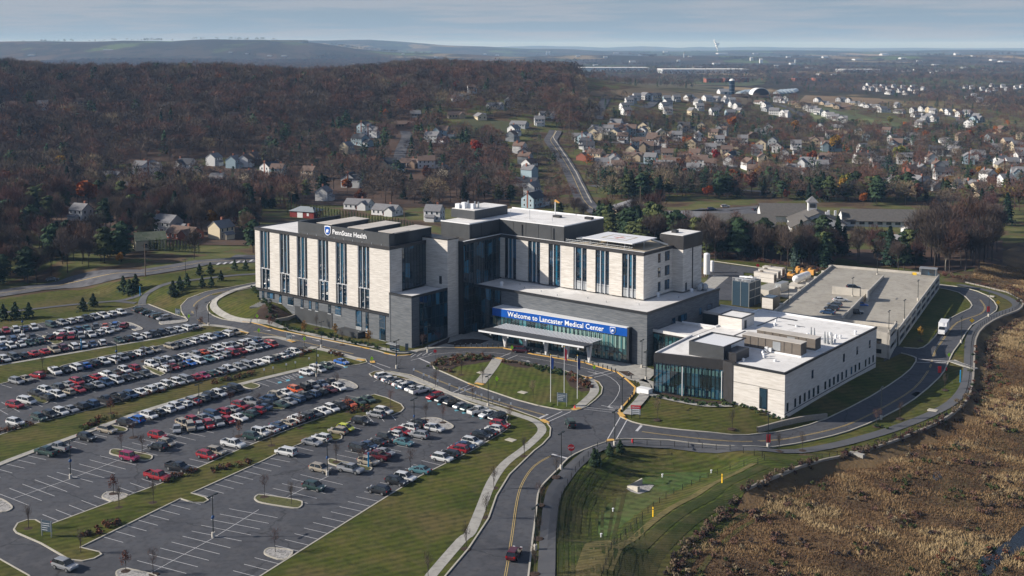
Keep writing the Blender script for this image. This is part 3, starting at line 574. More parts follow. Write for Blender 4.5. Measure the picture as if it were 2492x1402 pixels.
# ------------------------------------------------------------------ the far ground: one sheet to the horizon
def far_ground():
    nt_,nr_=520,330
    th=np.tan(np.linspace(-1,1,nt_)*R(48)); th=np.arctan(th)
    r=np.concatenate([np.linspace(20,700,110),np.geomspace(706,36000,nr_-110)])
    TH,RR=np.meshgrid(th,r); X=RR*np.tan(TH); Y=RR.copy()
    Z=T(X,Y); d,i=dpoly(X,Y,SITE); Z=Z-np.where(i,np.clip((d-9)/3,0,5.5),0)-.18
    d,i=dpoly(X,Y,WET); Z=Z-np.where(i&(Y<430),np.clip((d-4)/3,0,3),0)
    V=np.stack([X.ravel(),Y.ravel(),Z.ravel()],1)
    a=np.arange(nr_-1)[:,None]*nt_+np.arange(nt_-1)[None,:]
    Fc=np.stack([a,a+1,a+1+nt_,a+nt_],-1).reshape(-1,4)
    m=bsdf('countryside',(.1,.1,.05),.95,0,.1); t=m.node_tree; b=t.nodes['Principled BSDF']; l=t.links.new
    tc=N(t,'ShaderNodeTexCoord')
    # fields: a patchwork
    mp=N(t,'ShaderNodeMapping'); mp.inputs['Scale'].default_value=(.0026,.0011,0); mp.inputs['Rotation'].default_value=(0,0,.35); l(tc.outputs['Object'],mp.inputs[0])
    vo=N(t,'ShaderNodeTexVoronoi'); vo.inputs['Scale'].default_value=1.0; vo.distance='MANHATTAN'; l(mp.outputs[0],vo.inputs[0])
    sp=N(t,'ShaderNodeSeparateColor'); l(vo.outputs['Color'],sp.inputs[0])
    rf=ramp(t,[(.09,.06,.04),(.07,.08,.035),(.26,.19,.11),(.06,.045,.033),(.09,.115,.04),(.07,.05,.04),(.20,.15,.085)],[0,.2,.34,.42,.6,.72,.9],'CONSTANT'); l(sp.outputs[0],rf.inputs[0])
    # woods over the fields
    mp2=N(t,'ShaderNodeMapping'); mp2.inputs['Scale'].default_value=(.0016,.0009,0); l(tc.outputs['Object'],mp2.inputs[0])
    nz=N(t,'ShaderNodeTexNoise'); nz.inputs['Scale'].default_value=2.6; nz.inputs['Detail'].default_value=9; nz.inputs['Roughness'].default_value=.66; l(mp2.outputs[0],nz.inputs[0])
    rw=ramp(t,[(0,0,0),(1,1,1)],[.465,.52]); l(nz.outputs['Fac'],rw.inputs[0])
    nf=N(t,'ShaderNodeTexNoise'); nf.inputs['Scale'].default_value=.02; nf.inputs['Detail'].default_value=8; l(tc.outputs['Object'],nf.inputs[0])
    rc=ramp(t,[(.022,.020,.016),(.042,.030,.024),(.03,.034,.02)],[.35,.5,.65]); l(nf.outputs['Fac'],rc.inputs[0])
    x=N(t,'ShaderNodeMix',data_type='RGBA'); l(rw.outputs[0],x.inputs['Factor']); l(rf.outputs[0],x.inputs['A']); l(rc.outputs[0],x.inputs['B'])
    # close to the site: leaf litter and yards
    n3=N(t,'ShaderNodeTexNoise'); n3.inputs['Scale'].default_value=.045; n3.inputs['Detail'].default_value=9; l(tc.outputs['Object'],n3.inputs[0])
    r3=ramp(t,[(.060,.040,.028),(.11,.078,.046),(.075,.088,.030),(.12,.115,.045)],[.38,.47,.52,.62]); l(n3.outputs['Fac'],r3.inputs[0])
    sx=N(t,'ShaderNodeSeparateXYZ'); l(tc.outputs['Object'],sx.inputs[0]); mr=N(t,'ShaderNodeMapRange'); mr.inputs['From Min'].default_value=1500; mr.inputs['From Max'].default_value=2100; l(sx.outputs['Y'],mr.inputs[0])
    x2=N(t,'ShaderNodeMix',data_type='RGBA'); l(mr.outputs[0],x2.inputs['Factor']); l(r3.outputs[0],x2.inputs['A']); l(x.outputs['Result'],x2.inputs['B']); l(x2.outputs['Result'],b.inputs['Base Color'])
    me=npmesh('ground',V,Fc,4,np.zeros(len(Fc)),[m]); me.polygons.foreach_set('use_smooth',[True]*len(Fc))
    tag(link('ground',me),'rolling farmland and woodland floor reaching the horizon','ground',kind='structure')
far_ground()
# fields beyond the suburb
for pts,c,lb in [([(1430,232),(1560,245),(1720,255),(1760,240),(1560,222),(1440,222)],[(.13,.085,.045),(.17,.12,.065)],'brown stubble field before the long warehouses'),
 ([(1580,198),(1800,210),(1860,205),(1870,190),(1600,184)],[(.05,.065,.025),(.075,.08,.03)],'green field before the long warehouses'),
 ([(1460,240),(1700,252),(1830,256),(1830,235),(1660,225),(1470,226)],[(.09,.07,.04),(.12,.09,.05)],'tan field beside the silo'),
 ([(1480,203),(1620,215),(1760,222),(1760,212),(1600,203),(1500,196)],[(.10,.075,.04),(.08,.08,.04)],'olive field beyond the hedgerow'),
 ([(1960,232),(2140,240),(2170,250),(2060,258),(1940,250)],[(.15,.10,.06),(.20,.14,.08)],'bare tan field beside the estate'),
 ([(2080,275),(2130,290),(2230,310),(2180,318),(2090,300)],[(.075,.095,.03),(.09,.10,.04)],'green open space in the estate'),
 ([(2010,262),(2100,290),(2000,300),(1950,290)],[(.06,.085,.03),(.08,.09,.04)],'green field between the estate rows'),
 ([(1130,285),(1200,292),(1245,298),(1230,330),(1150,335),(1110,310)],[(.045,.055,.02),(.07,.07,.03)],'open lawn beside the red tree'),
 ([(2380,290),(2492,300),(2492,320),(2400,312)],[(.11,.09,.04),(.09,.10,.04)],'golden field at the right edge'),
 ([(1700,735),(1690,690),(1790,655)],[(.3,.29,.27),(.3,.29,.27)],None)][:-1]:
    sheet('field',GP(pts),noisy('field_soil',c,.01,.95,6),.35,40,label=lb,cat='field')
LF=noisy('leaf_litter',[(.055,.034,.024),(.085,.050,.034),(.045,.030,.022)],.05,.95,9)
for pts,lb,st in [([(-300,180),(0,166),(200,156),(600,158),(1000,154),(1250,172),(1420,215),(1300,225),(1110,232),(1010,240),(1010,300),(860,290),(760,310),(700,330),(655,350),(600,378),(300,400),(-300,402)],'brown leaf litter under the hill woods',22),
 ([(-200,402),(620,402),(640,500),(620,560),(600,598),(480,596),(330,596),(240,575),(160,555),(-200,565)],'brown leaf litter under the thicket left of the hospital',14),
 ([(1480,560),(1715,590),(1990,606),(2290,610),(2440,585),(2440,640),(2300,668),(2040,628),(1985,660),(1850,636),(1715,628)],'brown leaf litter under the belt behind the hospital',8),
 ([(640,360),(860,300),(1000,300),(1100,340),(1235,350),(1240,500),(1060,505),(720,498),(640,430)],'brown ground among the trees behind the left wing',16)]:
    sheet('forest_floor',GP(pts),LF,.12,st,label=lb,cat='forest floor')
# pond & creek
M['water']=bsdf('creek_water',(.012,.014,.014),.08,0,.5)
for pts,lb in [([(2380,1402),(2375,1385),(2385,1358),(2420,1335),(2455,1315),(2492,1280),(2530,1262),(2560,1300),(2492,1335),(2440,1365),(2400,1410),(2395,1440)],'dark creek at the lower right corner'),
               ([(2268,1160),(2276,1148),(2290,1150),(2292,1162),(2278,1172)],'tiny pool among the meadow reeds'),([(2093,1126),(2110,1122),(2117,1130),(2103,1137)],'dark puddle beside the culvert')]:
    sheet('water',GP(pts),M['water'],.06,6,label=lb,cat='water')
# ================================================================== HOSPITAL
HRZ=AA-R(90)
def stone(name,cols,bands,rough=.8,grout=None,amt=.5):
    m=noisy(name,cols,1.0,rough,5,sc=(.35,.35,3.0),layers=[(grout or cols[0],2.2,amt,(.12,.12,3.2))],bump=.02,bscale=3)
    return m
M['travertine']=stone('banded_limestone',[(.47,.44,.40),(.59,.56,.52),(.68,.65,.61)],1,grout=(.36,.33,.30),amt=.6)
M['greybrick']=stone('grey_brick',[(.085,.095,.108),(.125,.135,.148),(.16,.168,.178)],1,grout=(.06,.068,.08),amt=.6)
M['panel']=noisy('dark_metal_panel',[(.040,.043,.047),(.055,.058,.062)],.4,.5,3,spec=.4)
M['panel_d']=noisy('bronze_panel',[(.030,.029,.030),(.042,.040,.042)],.5,.45,3)
M['trim']=bsdf('dark_trim',(.018,.019,.022),.4)
M['alu']=bsdf('aluminium',(.55,.57,.60),.35,.3)
M['roof']=noisy('white_membrane',[(.62,.61,.60),(.74,.73,.72),(.80,.79,.78)],.10,.7,8,layers=[((.50,.48,.46),.05,.55,(1,.3,1)),((.46,.45,.43),.4,.45,(1,1,1))])
M['beige_roof']=noisy('ballast_roof',[(.33,.28,.20),(.43,.37,.28)],.5,.9)
M['unit_roof']=noisy('grey_unit_roof',[(.42,.39,.36),(.52,.49,.45)],.3,.8)
def glass(name,col,rough=.03,spec=.9,var=.5,sc=(.7,.7,.22),emit=0):
    m=bsdf(name,col,rough,0,spec); t=m.node_tree; b=t.nodes['Principled BSDF']; l=t.links.new
    b.inputs['IOR'].default_value=1.75
    tc=N(t,'ShaderNodeTexCoord'); mp=N(t,'ShaderNodeMapping'); mp.inputs['Scale'].default_value=sc; l(tc.outputs['Object'],mp.inputs[0])
    vo=N(t,'ShaderNodeTexVoronoi'); vo.inputs['Scale'].default_value=1; vo.inputs['Randomness'].default_value=.3; l(mp.outputs[0],vo.inputs[0])
    sp=N(t,'ShaderNodeSeparateColor'); l(vo.outputs['Color'],sp.inputs[0])
    r=ramp(t,[tuple(c*(1-var) for c in col),col,tuple(c*(1+2.2*var) for c in col),tuple(min(1,c*(1+5*var)) for c in col)],[0,.45,.72,.92],'CONSTANT'); l(sp.outputs[0],r.inputs[0]); l(r.outputs[0],b.inputs['Base Color']); return m
M['glass']=glass('dark_blue_glass',(.010,.034,.062))
M['curtain']=glass('curtain_wall_glass',(.011,.038,.060),sc=(.55,.55,.25),var=.6)
M['tealglass']=glass('teal_glass',(.018,.062,.070),var=.5)
M['blind']=bsdf('window_blind',(.20,.32,.29),.5); M['blind_d']=bsdf('dark_teal_blind',(.075,.15,.15),.3)  # blind_d is the same kind of blind in a darker teal
M['blueglass']=bsdf('blue_blind',(.02,.12,.20),.15,0,.8)  # one even blue for the strips in the window bays
M['signblue']=noisy('blue_sign_panel',[(.004,.07,.34),(.006,.09,.42)],.3,.35)
M['signwhite']=bsdf('white_letter',(.85,.86,.88),.5)
M['navy']=bsdf('navy_shield',(.01,.03,.12),.4)
M['brown_unit']=noisy('brown_air_handler',[(.12,.10,.085),(.15,.13,.11)],.8,.6)
M['steel']=bsdf('galvanised_steel',(.40,.42,.44),.45,.6)
M['black']=bsdf('black_metal',(.015,.015,.017),.5)
M['whitepaint']=bsdf('white_steel',(.72,.73,.75),.4)
hosp=empty('hospital',(OO[0],OO[1],0),HRZ); tag(hosp,'five storey hospital of pale stone, dark panels and grey brick with a blue welcome sign','hospital')
SPLITN={'blind','parapet','roof_anchor','exhaust_fan','lightning_rod','downpipe','roof_tank','pilaster','dark_interior_fill'}
def split_build(name,mb,par,label=None):
    par_={}
    def fd(i):
        while par_.setdefault(i,i)!=i: i=par_[i]
        return i
    key=[tuple(round(c,4) for c in v) for v in mb.v]; kid={}; idx=[kid.setdefault(k,len(kid)) for k in key]
    for f in mb.f:
        r=fd(idx[f[0]])
        for i in f[1:]: par_[fd(idx[i])]=r
    gs={}
    for k,f in enumerate(mb.f): gs.setdefault(fd(idx[f[0]]),[]).append(k)
    for g in gs.values():
        n=MB()
        for k in g: n.mat(mb.mats[mb.m[k]]); n.add([mb.v[i] for i in mb.f[k]],[tuple(range(len(mb.f[k])))],mb.sm[k])
        o=n.build(name,par)
        if label: o['label']=label
    return o
def hp(name,mb,parent=None,label=None):
    if name in SPLITN: return split_build(name,mb,parent or hosp,label)
    o=mb.build(name,parent or hosp); 
    if label: o['label']=label
    return o
def bands(mb,poly_pts,m,z0,z1,t=.25): pass
# ---- left wing body: stone panels alternate with window bays on the front
LW0,LW1,LWB=-69.3,-8.7,20.5; ZP0,ZP1,ZR=8.75,27.5,28.4
def c1u(x): # photo crop x on the front plane -> u
    px=600+x/3.505; d=ray(px,600); n=EV; c=OO-0.0
    t=((OO[0])*EV[0]+OO[1]*EV[1])/(d[0]*EV[0]+d[1]*EV[1]); p=np.array([d[0]*t,d[1]*t])-OO; return float(p@EU)
bays=[(c1u(a),c1u(b),s_) for a,b,s_ in [(113,198,0),(280,366,1),(427,517,2),(606,697,3),(758,855,4),(947,1047,5)]]
st=MB().mat(M['travertine']); edges=[LW0]+[q for b in bays for q in b[:2]]+[LW1]
for i in range(0,len(edges),2): st.box(edges[i],edges[i+1],0,.8,ZP0,ZP1,True)
st.box(LW0,LW0+.8,.8,LWB,ZP0,ZP1); st.box(LW1-.8,LW1,.8,5.2,ZP0,ZP1,True); st.box(LW0,LW1,LWB-.8,LWB,5,ZP1)
hp('stone_cladding',st)
# dark cornice and belt
cn=MB().mat(M['panel_d']); cn.box(LW0-.15,LW1+.25,-.25,.5,ZP1,ZR); cn.box(LW1-.5,LW1+.25,.5,15.5,ZP1,ZR); cn.box(LW0-.15,LW0+.5,.5,LWB,ZP1,ZR); cn.box(LW0,LW1,LWB-.5,LWB,ZP1,ZR)
cn.box(LW0,LW1-.02,.35,1.2,ZP0-.95,ZP0-.01,True); cn.box(LW0,LW1,-.05,.3,ZP0-.16,ZP0-.002,True)
hp('cornice',cn)
rf=MB().mat(M['roof']); rf.box(LW0+.5,LW1-.5,.5,LWB-.5,ZR-.6,ZR-.25); hp('roof',rf)
# grey brick base
gb=MB().mat(M['greybrick']); gb.box(LW0+.6,LW1,.9,19.5,-1.5,ZP0-.95); hp('brick_base',gb)
# window bays
for a,b,k in bays:
    zt=ZP1-.02; zm=[15.4,14.9,14.4,14.9,14.9,14.9][k]
    w_=MB().mat(M['glass']); w_.box(a,b,.45,.75,ZP0,zt); o=hp('window_bay',w_)
    f=MB().mat(M['alu']); wd=b-a
    for q in (.0,.36,.70) : f.box(a+wd*q,a+wd*q+.22,.12,.45,zm,zt)
    for q in (.14,.52,.93): f.box(a+wd*q,a+wd*q+.2,.10,.45,ZP0,zm-.2)
    f.box(a,b,.08,.44,zm-.2,zm); f.mat(M['black'])
    for q in (.2,.55,.86): f.box(a+wd*q,a+wd*q+.09,.36,.44,ZP0,zt)
    for z in np.arange(ZP0+2.3,zt,2.32): f.box(a,b,.38,.44,z,z+.09)
    hp('mullion',f,o)
    g=MB().mat(M['blueglass'])
    g.box(a+wd*(.56 if k%2 else .40),a+wd*(.69 if k%2 else .54),.40,.448,zm+.3,zt-.4); hp('blind',g,o)
# base windows (u0,u1,z0,z1)
def c1p(x,y): # point on plane v=.9
    px,py=600+x/3.505,470+y/3.505; d=ray(px,py); n=EV; P0=OO+.9*EV; t=(P0@EV)/(d[0]*EV[0]+d[1]*EV[1]); p=np.array([d[0]*t,d[1]*t])-OO; return float(p@EU),CH+d[2]*t
for x0,y0,x1,y1 in [(278,848,302,940),(352,865,402,960),(462,888,487,980),(530,905,555,995),(588,918,613,1008),(696,938,721,1030),(756,950,808,1045),(930,985,985,1212),(1015,1005,1042,1190),(1132,1030,1187,1262),(132,820,152,908)]:
    u0,z1=c1p(x0,y0); u1,z0=c1p(x1,y1)
    w_=MB().mat(M['trim']).box(u0,u1,.82,.9,z0,z1,True); o=hp('window',w_)
    hp('pane',MB().mat(M['glass']).box(u0+.15,u1-.15,.78,.83,z0+.15,z1-.15,True),o); hp('sill',MB().mat(M['alu']).box(u0-.1,u1+.1,.7,.9,z0-.18,z0-.003,True),o)
u0,z1=c1p(175,835); u1,z0=c1p(238,905); o=hp('entrance_door',MB().mat(M['trim']).box(u0,u1,.8,.9,z0,z1)); hp('pane',MB().mat(M['glass']).box(u0+.2,u1-.2,.75,.82,z0+.1,z1-.2),o)
u0,z1=c1p(415,1005); u1,z0=c1p(735,1110); hp('louvre_panel',MB().mat(M['panel']).box(u0,u1,.8,.9,.4,5.0))
hp('downlight_canopy',MB().mat(M['panel']).box(-29,-20,-2.2,.9,0,1.6))
# grey box at the near corner
bx=MB().mat(M['greybrick']); bx.box(-8.7,0,-.05,.9,-.6,14.4); bx.box(-8.7,-.3,.9,15.4,-.6,14.4); bx.box(-.3,0,.9,3.2,-.6,14.4); bx.box(-8.9,-8.4,-.15,0.9,-.6,14.4); hp('corner_block',bx)
hp('roof',MB().mat(M['roof']).box(-8.4,-.35,.4,15.3,14.38,14.52)); r_=MB().mat(M['trim']); r_.box(-8.9,.12,-.15,.38,14.4,15.0); r_.box(-.3,.12,.38,15.45,14.4,15.0); hp('cornice',r_)
def curtain(u0,v0,u1,v1,z0,z1,m,nu,nz_,name='curtain_wall',mull='black',t=.09,out=.12,parent=None,label=None):
    """glazed wall between two plan points (face on the right hand of the way u0->u1 is inside)"""
    L_=math.hypot(u1-u0,v1-v0); du,dv=(u1-u0)/L_,(v1-v0)/L_; nu_,nv_=dv,-du
    g=MB().mat(M[m]); g.add([(u0,v0,z0),(u1,v1,z0),(u1,v1,z1),(u0,v0,z1)],[(0,1,2,3)]); o=hp(name,g,parent,label)
    f=MB().mat(M[mull])
    def bar(s0,s1,za,zb,o0,o1):
        q=[(u0+du*s0+nu_*o0,v0+dv*s0+nv_*o0),(u0+du*s1+nu_*o0,v0+dv*s1+nv_*o0),(u0+du*s1+nu_*o1,v0+dv*s1+nv_*o1),(u0+du*s0+nu_*o1,v0+dv*s0+nv_*o1)]
        f.prism(q,za,zb,True,True)
    for i in range(nu+1):
        s=(L_-t)*i/nu; bar(s,s+t,z0,z1,.005,out)
    for j in range(nz_+1):
        z=z0+(z1-z0-t)*j/nz_; bar(0,L_,z,z+t,.005,out*.7)
    hp('mullion',f,o); return o
curtain(0.02,3.2,0.02,15.4,.2,14.3,'curtain',7,4,label='dark glass side of the grey corner block')
curtain(-8.72,5.2,-8.72,15.5,14.9,27.45,'curtain',8,6,label='tall glass end wall of the left wing')
hp('window',MB().mat(M['trim']).box(-8.75,-8.65,11.4,12.2,16.2,18.2))
# stair tower
tw=MB().mat(M['travertine']); tw.box(-12,.1,15.5,20.4,-.6,29.2); hp('stair_tower',tw); hp('roof',MB().mat(M['trim']).box(-12.1,.25,15.4,20.5,29.2,29.5))
hp('window',MB().mat(M['trim']).box(-3.2,-2.2,15.43,15.5,15.8,18.2))
# left wing rooftop screen with unit roofs inside
sc=MB().mat(M['panel']); ph0,ph1=-49.8,-10.0
sc.box(ph0,ph1,1.2,1.6,ZR-.2,31.9); sc.box(ph1-.4,ph1,1.6,10,ZR-.2,31.9); sc.box(ph0,ph0+.4,1.6,19,ZR-.2,31.9)
for v in (9,11,13,15,17): sc.box(ph0-.5,ph0,v,v+.15,ZR-.2,31.6)
scr=hp('roof_screen',sc)
un=MB().mat(M['panel'])
for a in (-43.5,-29.5,-16.5): un.box(a,a+6.5,3.5,19.5,ZR-.2,31.7)
un.mat(M['unit_roof'])
for a in (-43.5,-29.5,-16.5): un.box(a-.2,a+6.7,3.4,19.7,31.7,31.85)
un.mat(M['whitepaint'])
for a,v,r in [(-35,8,1.3),(-33,12,1.6),(-34.5,15,1.2),(-21,9,1.6),(-20,13,1.3),(-22,16,1.4),(-36,5,1.1),(-21.5,5.5,1.2)]: un.box(a,a+r*2,v,v+r*1.6,ZR,ZR+1.6+r*.4)
hp('air_handler',un)
hp('roof_hatch',MB().mat(M['whitepaint']).box(-60,-56,15,18,ZR-.2,ZR+1.4)); hp('roof_hatch',MB().mat(M['panel']).box(-64,-60.5,14,17,ZR-.2,ZR+.9))
rl=MB().mat(M['whitepaint'])
for a in np.arange(-48,-9,4.0): rl.tube((a,-.05,ZR),(a,-.05,ZR+.55),.05,n=5)
hp('roof_anchor',rl)
# lettering
def text(body,size,mat,mtx,name,parent,extr=.05,sx=1.0,label=None):
    cu=bpy.data.curves.new(name,'FONT'); cu.body=body; cu.size=size; cu.extrude=extr; cu.offset=.009*size; cu.space_character=1.02; cu.resolution_u=2
    ob=bpy.data.objects.new(name,cu); COL.objects.link(ob); dg=bpy.context.evaluated_depsgraph_get(); me=bpy.data.meshes.new_from_object(ob.evaluated_get(dg)); bpy.data.objects.remove(ob)
    me.materials.clear(); me.materials.append(mat); o=link(name,me,parent); o.matrix_local=mtx@Matrix.Scale(sx,4,(1,0,0))
    if label: o['label']=label
    return o
def wallM(u,v,z,ang=0): return Matrix.Translation((u,v,z))@Matrix.Rotation(ang,4,'Z')@Matrix.Rotation(R(90),4,'X')
def shield(mb,w_,h_,y=0,n=10):
    P=[(-w_/2,h_*.95),(0,h_),(w_/2,h_*.95),(w_/2,h_*.45)]+[(w_/2*math.cos(a),h_*.45*(1-math.sin(a))) for a in np.linspace(0.2,math.pi-.2,n)]+[(-w_/2,h_*.45)]
    vs=[(a,y,b) for a,b in P]+[(a,y-.08,b) for a,b in P]; k=len(P)
    mb.add(vs,[tuple(range(k,2*k))[::-1]]+[(i,(i+1)%k,k+(i+1)%k,k+i) for i in range(k)])
def emblem(name,parent,u,v,z,w_,h_,outer,inner,ang=0):
    e=MB().mat(outer); shield(e,w_,h_,0); e.mat(inner); 
    vs0=len(e.v); shield(e,w_*.80,h_*.82,-.10); 
    for i in range(vs0,len(e.v)): a=e.v[i]; e.v[i]=(a[0],a[1],a[2]+h_*.09)
    e.mat(outer); q=[(-.22,.30),(-.16,.55),(-.02,.68),(.08,.60),(.24,.62),(.20,.50),(.10,.46),(.18,.36),(.10,.28),(.0,.42),(-.06,.28)]
    k=len(q); e.add([(a*w_,-.20,b*h_) for a,b in q],[tuple(range(k))[::-1]])
    o=e.build(name,parent,(u,v,z),ang); return o
sgn=hp('wall_sign',MB().mat(M['panel']).box(-36.6,-20.3,1.14,1.198,29.0,31.7)); text('PennState Health',2.05,M['signwhite'],wallM(-34.0,1.10,29.55),'lettering',sgn,.05,1.02)
emblem('emblem',sgn,-36.0,1.05,28.9,2.7,3.0,M['signwhite'],M['signblue'])
# ---- rear block between the wings, curtain wall on plane u=2
rb=MB().mat(M['panel_d']); rb.box(-11,1.6,20.6,59,-.5,ZR-.9); hp('core_block',rb)
curtain(1.98,20.5,1.98,38.3,.2,27.5,'curtain',15,12,label='tall dark glass wall between the wings')
c_=MB().mat(M['panel_d']); c_.box(-11,2.3,20.5,60,27.5,28.4); c_.mat(M['whitepaint']); c_.box(1.7,2.35,20.45,38.6,28.4,28.5); hp('cornice',c_)
r_=MB().mat(M['panel']); r_.box(-11,.6,25,60.5,28.4,32.8); r_.box(.6,25.5,39.3,60.5,28.4,32.8); r_.box(-13.5,-3.8,32.6,49,33,35.7); hp('penthouse',r_)
r_=MB().mat(M['roof']); r_.box(-10.8,.4,25.2,60.3,32.8,32.98); r_.box(.4,25.3,39.5,60.3,32.802,32.97); r_.box(-13.3,-4.0,32.8,48.8,35.7,35.85); hp('roof',r_)
r_=MB().mat(M['whitepaint']); r_.box(-11.05,.65,24.95,25.2,32.8,33.15); r_.box(.4,.65,25.2,39.25,32.8,33.15); r_.box(.65,25.55,39.25,39.5,32.8,33.1); r_.box(25.3,25.55,39.5,60.5,32.8,33.1); r_.box(-11,25.5,60.3,60.55,32.8,33.3); hp('parapet',r_)
r_=MB().mat(M['whitepaint'])
for a,v,s_,h in [(-12.6,33.5,1.6,1.4),(-10.6,34.2,1.3,1.9),(-9.4,36,1.2,1.3),(-12.4,36.5,1.5,1.0),(-7.6,35.2,1.0,1.6)]: r_.box(a,a+s_,v,v+s_,35.85,35.85+h)
r_.mat(M['steel']); 
for a in (-11,-8.2,-6.8): r_.tube((a,38,35.8),(a,38,37.8),.25,n=8)
hp('antenna_rack',r_)
r_=MB().mat(M['black']); 
for a,v in [(12,52),(22,55)]: r_.box(a,a+2.6,v,v+1.4,32.9,33.7)
hp('exhaust_fan',r_)
r_=MB().mat(M['steel']); r_.tube((9,44,32.9),(9,44,36.4),.07,n=5); r_.tube((3,42,32.9),(3,42,35.6),.05,n=5); r_.tube((17,45,32.9),(17,45,35),.05,n=5); hp('lightning_rod',r_)
pl_=MB().mat(M['trim'])
for a in (9.5,21.5): pl_.box(a,a+.35,39.1,39.3,28.4,32.0)
for a in np.arange(1.5,25,4.8): pl_.box(a,a+.06,39.24,39.3,28.45,32.8)
for v in np.arange(26,39,4.5): pl_.box(.6,.66,v,v+.06,28.45,32.8)
hp('downpipe',pl_)
# ---- right wing
def c2u(x,v0=38.0):
    px=1050+x/3.186; d=ray(px,600); P0=OO+v0*EV; t=(P0@EV)/(d[0]*EV[0]+d[1]*EV[1]); p=np.array([d[0]*t,d[1]*t])-OO; return float(p@EU)
rb_=[(c2u(a),c2u(b)) for a,b in [(566,656),(748,842),(907,1004),(1101,1204),(1271,1378),(1478,1588)]]
RW1=54.3; st=MB().mat(M['travertine']); edges=[2.0]+[q for b in rb_ for q in b]+[RW1]; ZB=14.9
for i in range(0,len(edges),2): st.box(edges[i],edges[i+1],38,38.8,ZB,27.5)
st.box(RW1-.8,RW1,38.8,54,ZB,27.5); st.box(2,RW1,59,60,ZB,27.5); hp('stone_cladding',st)
for k,(a,b) in enumerate(rb_):
    wd=b-a; o=hp('window_bay',MB().mat(M['glass']).box(a,b,38.4,38.7,ZB,27.48)); f=MB().mat(M['alu'])
    for q in ((.30,.62),(.32,.64),(.36,.93),(.10,.60),(.34,.66),(.40,.70))[k]: f.box(a+wd*q,a+wd*q+.24,38.05,38.4,ZB,27.45)
    f.mat(M['black'])
    for q in (.0,.18,.5,.8,.97): f.box(a+wd*q,a+wd*q+.1,38.3,38.39,ZB,27.45)
    for z in np.arange(ZB+2.1,27.3,2.1): f.box(a,b,38.32,38.39,z,z+.1)
    hp('mullion',f,o)
    q=(.38,.38,.5,.44,.40,.48)[k]
    hp('blind',MB().mat(M['blueglass']).box(a+wd*q,a+wd*(q+.16),38.36,38.398,ZB+(.2 if k<3 else 3.5),27.3),o)
    if k>2: hp('spandrel',MB().mat(M['steel']).box(a+wd*.05,a+wd*.95,38.34,38.385,ZB+.1,ZB+2.6),o)
c_=MB().mat(M['panel_d']); c_.box(2.3,RW1+.2,37.75,38.6,27.5,28.4); c_.box(RW1-.6,RW1+.2,38.6,54,27.5,28.4); c_.mat(M['whitepaint']); c_.box(2.3,RW1,38.4,38.62,28.4,28.5); hp('cornice',c_)
hp('roof',MB().mat(M['beige_roof']).box(25.4,RW1-.6,38.6,59,27.9,28.2)); hp('roof',MB().mat(M['roof']).box(2.3,25.4,38.6,39.3,27.9,28.3))
for (v0,v1,za,zb) in [(45.8,47.2,24.3,27.0),(45.8,47.2,20.1,22.9),(45.8,47.2,15.9,18.7),(49.6,52.2,24.3,27.1),(49.6,52.2,20.0,22.9),(49.6,52.2,15.8,18.7)]:
    o=hp('window',MB().mat(M['trim']).box(RW1-.02,RW1+.05,v0,v1,za,zb)); hp('pane',MB().mat(M['glass']).box(RW1+.04,RW1+.08,v0+.15,v1-.15,za+.15,zb-.15),o)
# right tower
t_=MB().mat(M['travertine']); t_.box(50,57.8,54,65,14.9,27.4); t_.mat(M['panel_d']); t_.box(49.9,57.95,53.9,65.1,27.4,31.4); hp('stair_tower',t_); hp('roof',MB().mat(M['roof']).box(50.2,57.5,54.2,64.8,31.35,31.5)); hp('roof_hatch',MB().mat(M['black']).box(52,53.6,57,58.6,31.5,32.3))
o=hp('window',MB().mat(M['trim']).box(57.78,57.84,55.4,56.4,15,17.4)); hp('downpipe',MB().mat(M['trim']).box(57.8,58.0,59.3,59.6,14.9,27.4))
# helipad
hl=MB().mat(M['whitepaint']); hl.box(32.0,49.4,39.6,53.2,30.0,30.25,True); hl.mat(M['steel'])
for a in (34,40,46):
    for v in (41,46,51.5): hl.tube((a,v,28.1),(a,v,30),.18,n=6)
pad=hp('helipad',hl); e=MB().mat(M['signwhite']); 
x=MB().mat(bsdf('faded_red_paint',(.55,.34,.30),.7)); x.box(38.6,42.8,45.9,46.9,30.252,30.256); x.box(40.2,41.2,44.3,48.5,30.257,30.26); hp('painted_cross',x,pad)
x=MB().mat(M['beige_roof'])
for a,b,c,d in [(36.2,45.2,49.2,49.8),(36.2,45.2,43,43.6),(36.2,36.8,43.6,49.2),(44.6,45.2,43.6,49.2)]: x.box(a,b,c,d,30.252,30.256)
hp('painted_square',x,pad)
x=MB().mat(M['steel'])
for a in np.arange(27,50,1.0): x.tube((a,38.9+.0*a,28.3),(a,38.9,29.3),.05,n=4)
x.tube((26.5,38.9,29.3),(50,38.9,29.3),.06,n=4); x.tube((26.5,38.9,28.8),(50,38.9,28.8),.05,n=4)
x.tube((49.4,50,30.1),(53.5,52.5,28.6),.35,n=5); x.box(29.5,32,40,44,29.6,29.8); x.tube((50,45,28),(50,45,30.2),.12,n=5); hp('railing',x,pad)
# ---- podium
PD=MB().mat(M['greybrick']); PD.box(.5,63.3,25.5,66,-.6,14.2); hp('podium',PD)
hp('roof',MB().mat(M['roof']).box(.9,62.9,25.9,65.6,14.2,14.5)); c_=MB().mat(M['trim']); c_.box(.3,63.5,25.3,25.75,14.2,14.85); c_.box(63.05,63.5,25.75,66.2,14.2,14.85); c_.mat(M['roof']); c_.box(.9,63.05,25.75,25.9,14.2,14.80); c_.box(62.85,63.05,25.9,66,14.2,14.80); hp('cornice',c_)
curtain(.6,25.42,12.5,25.42,.2,14.1,'curtain',8,5,label='dark shaded glass at the left of the podium')
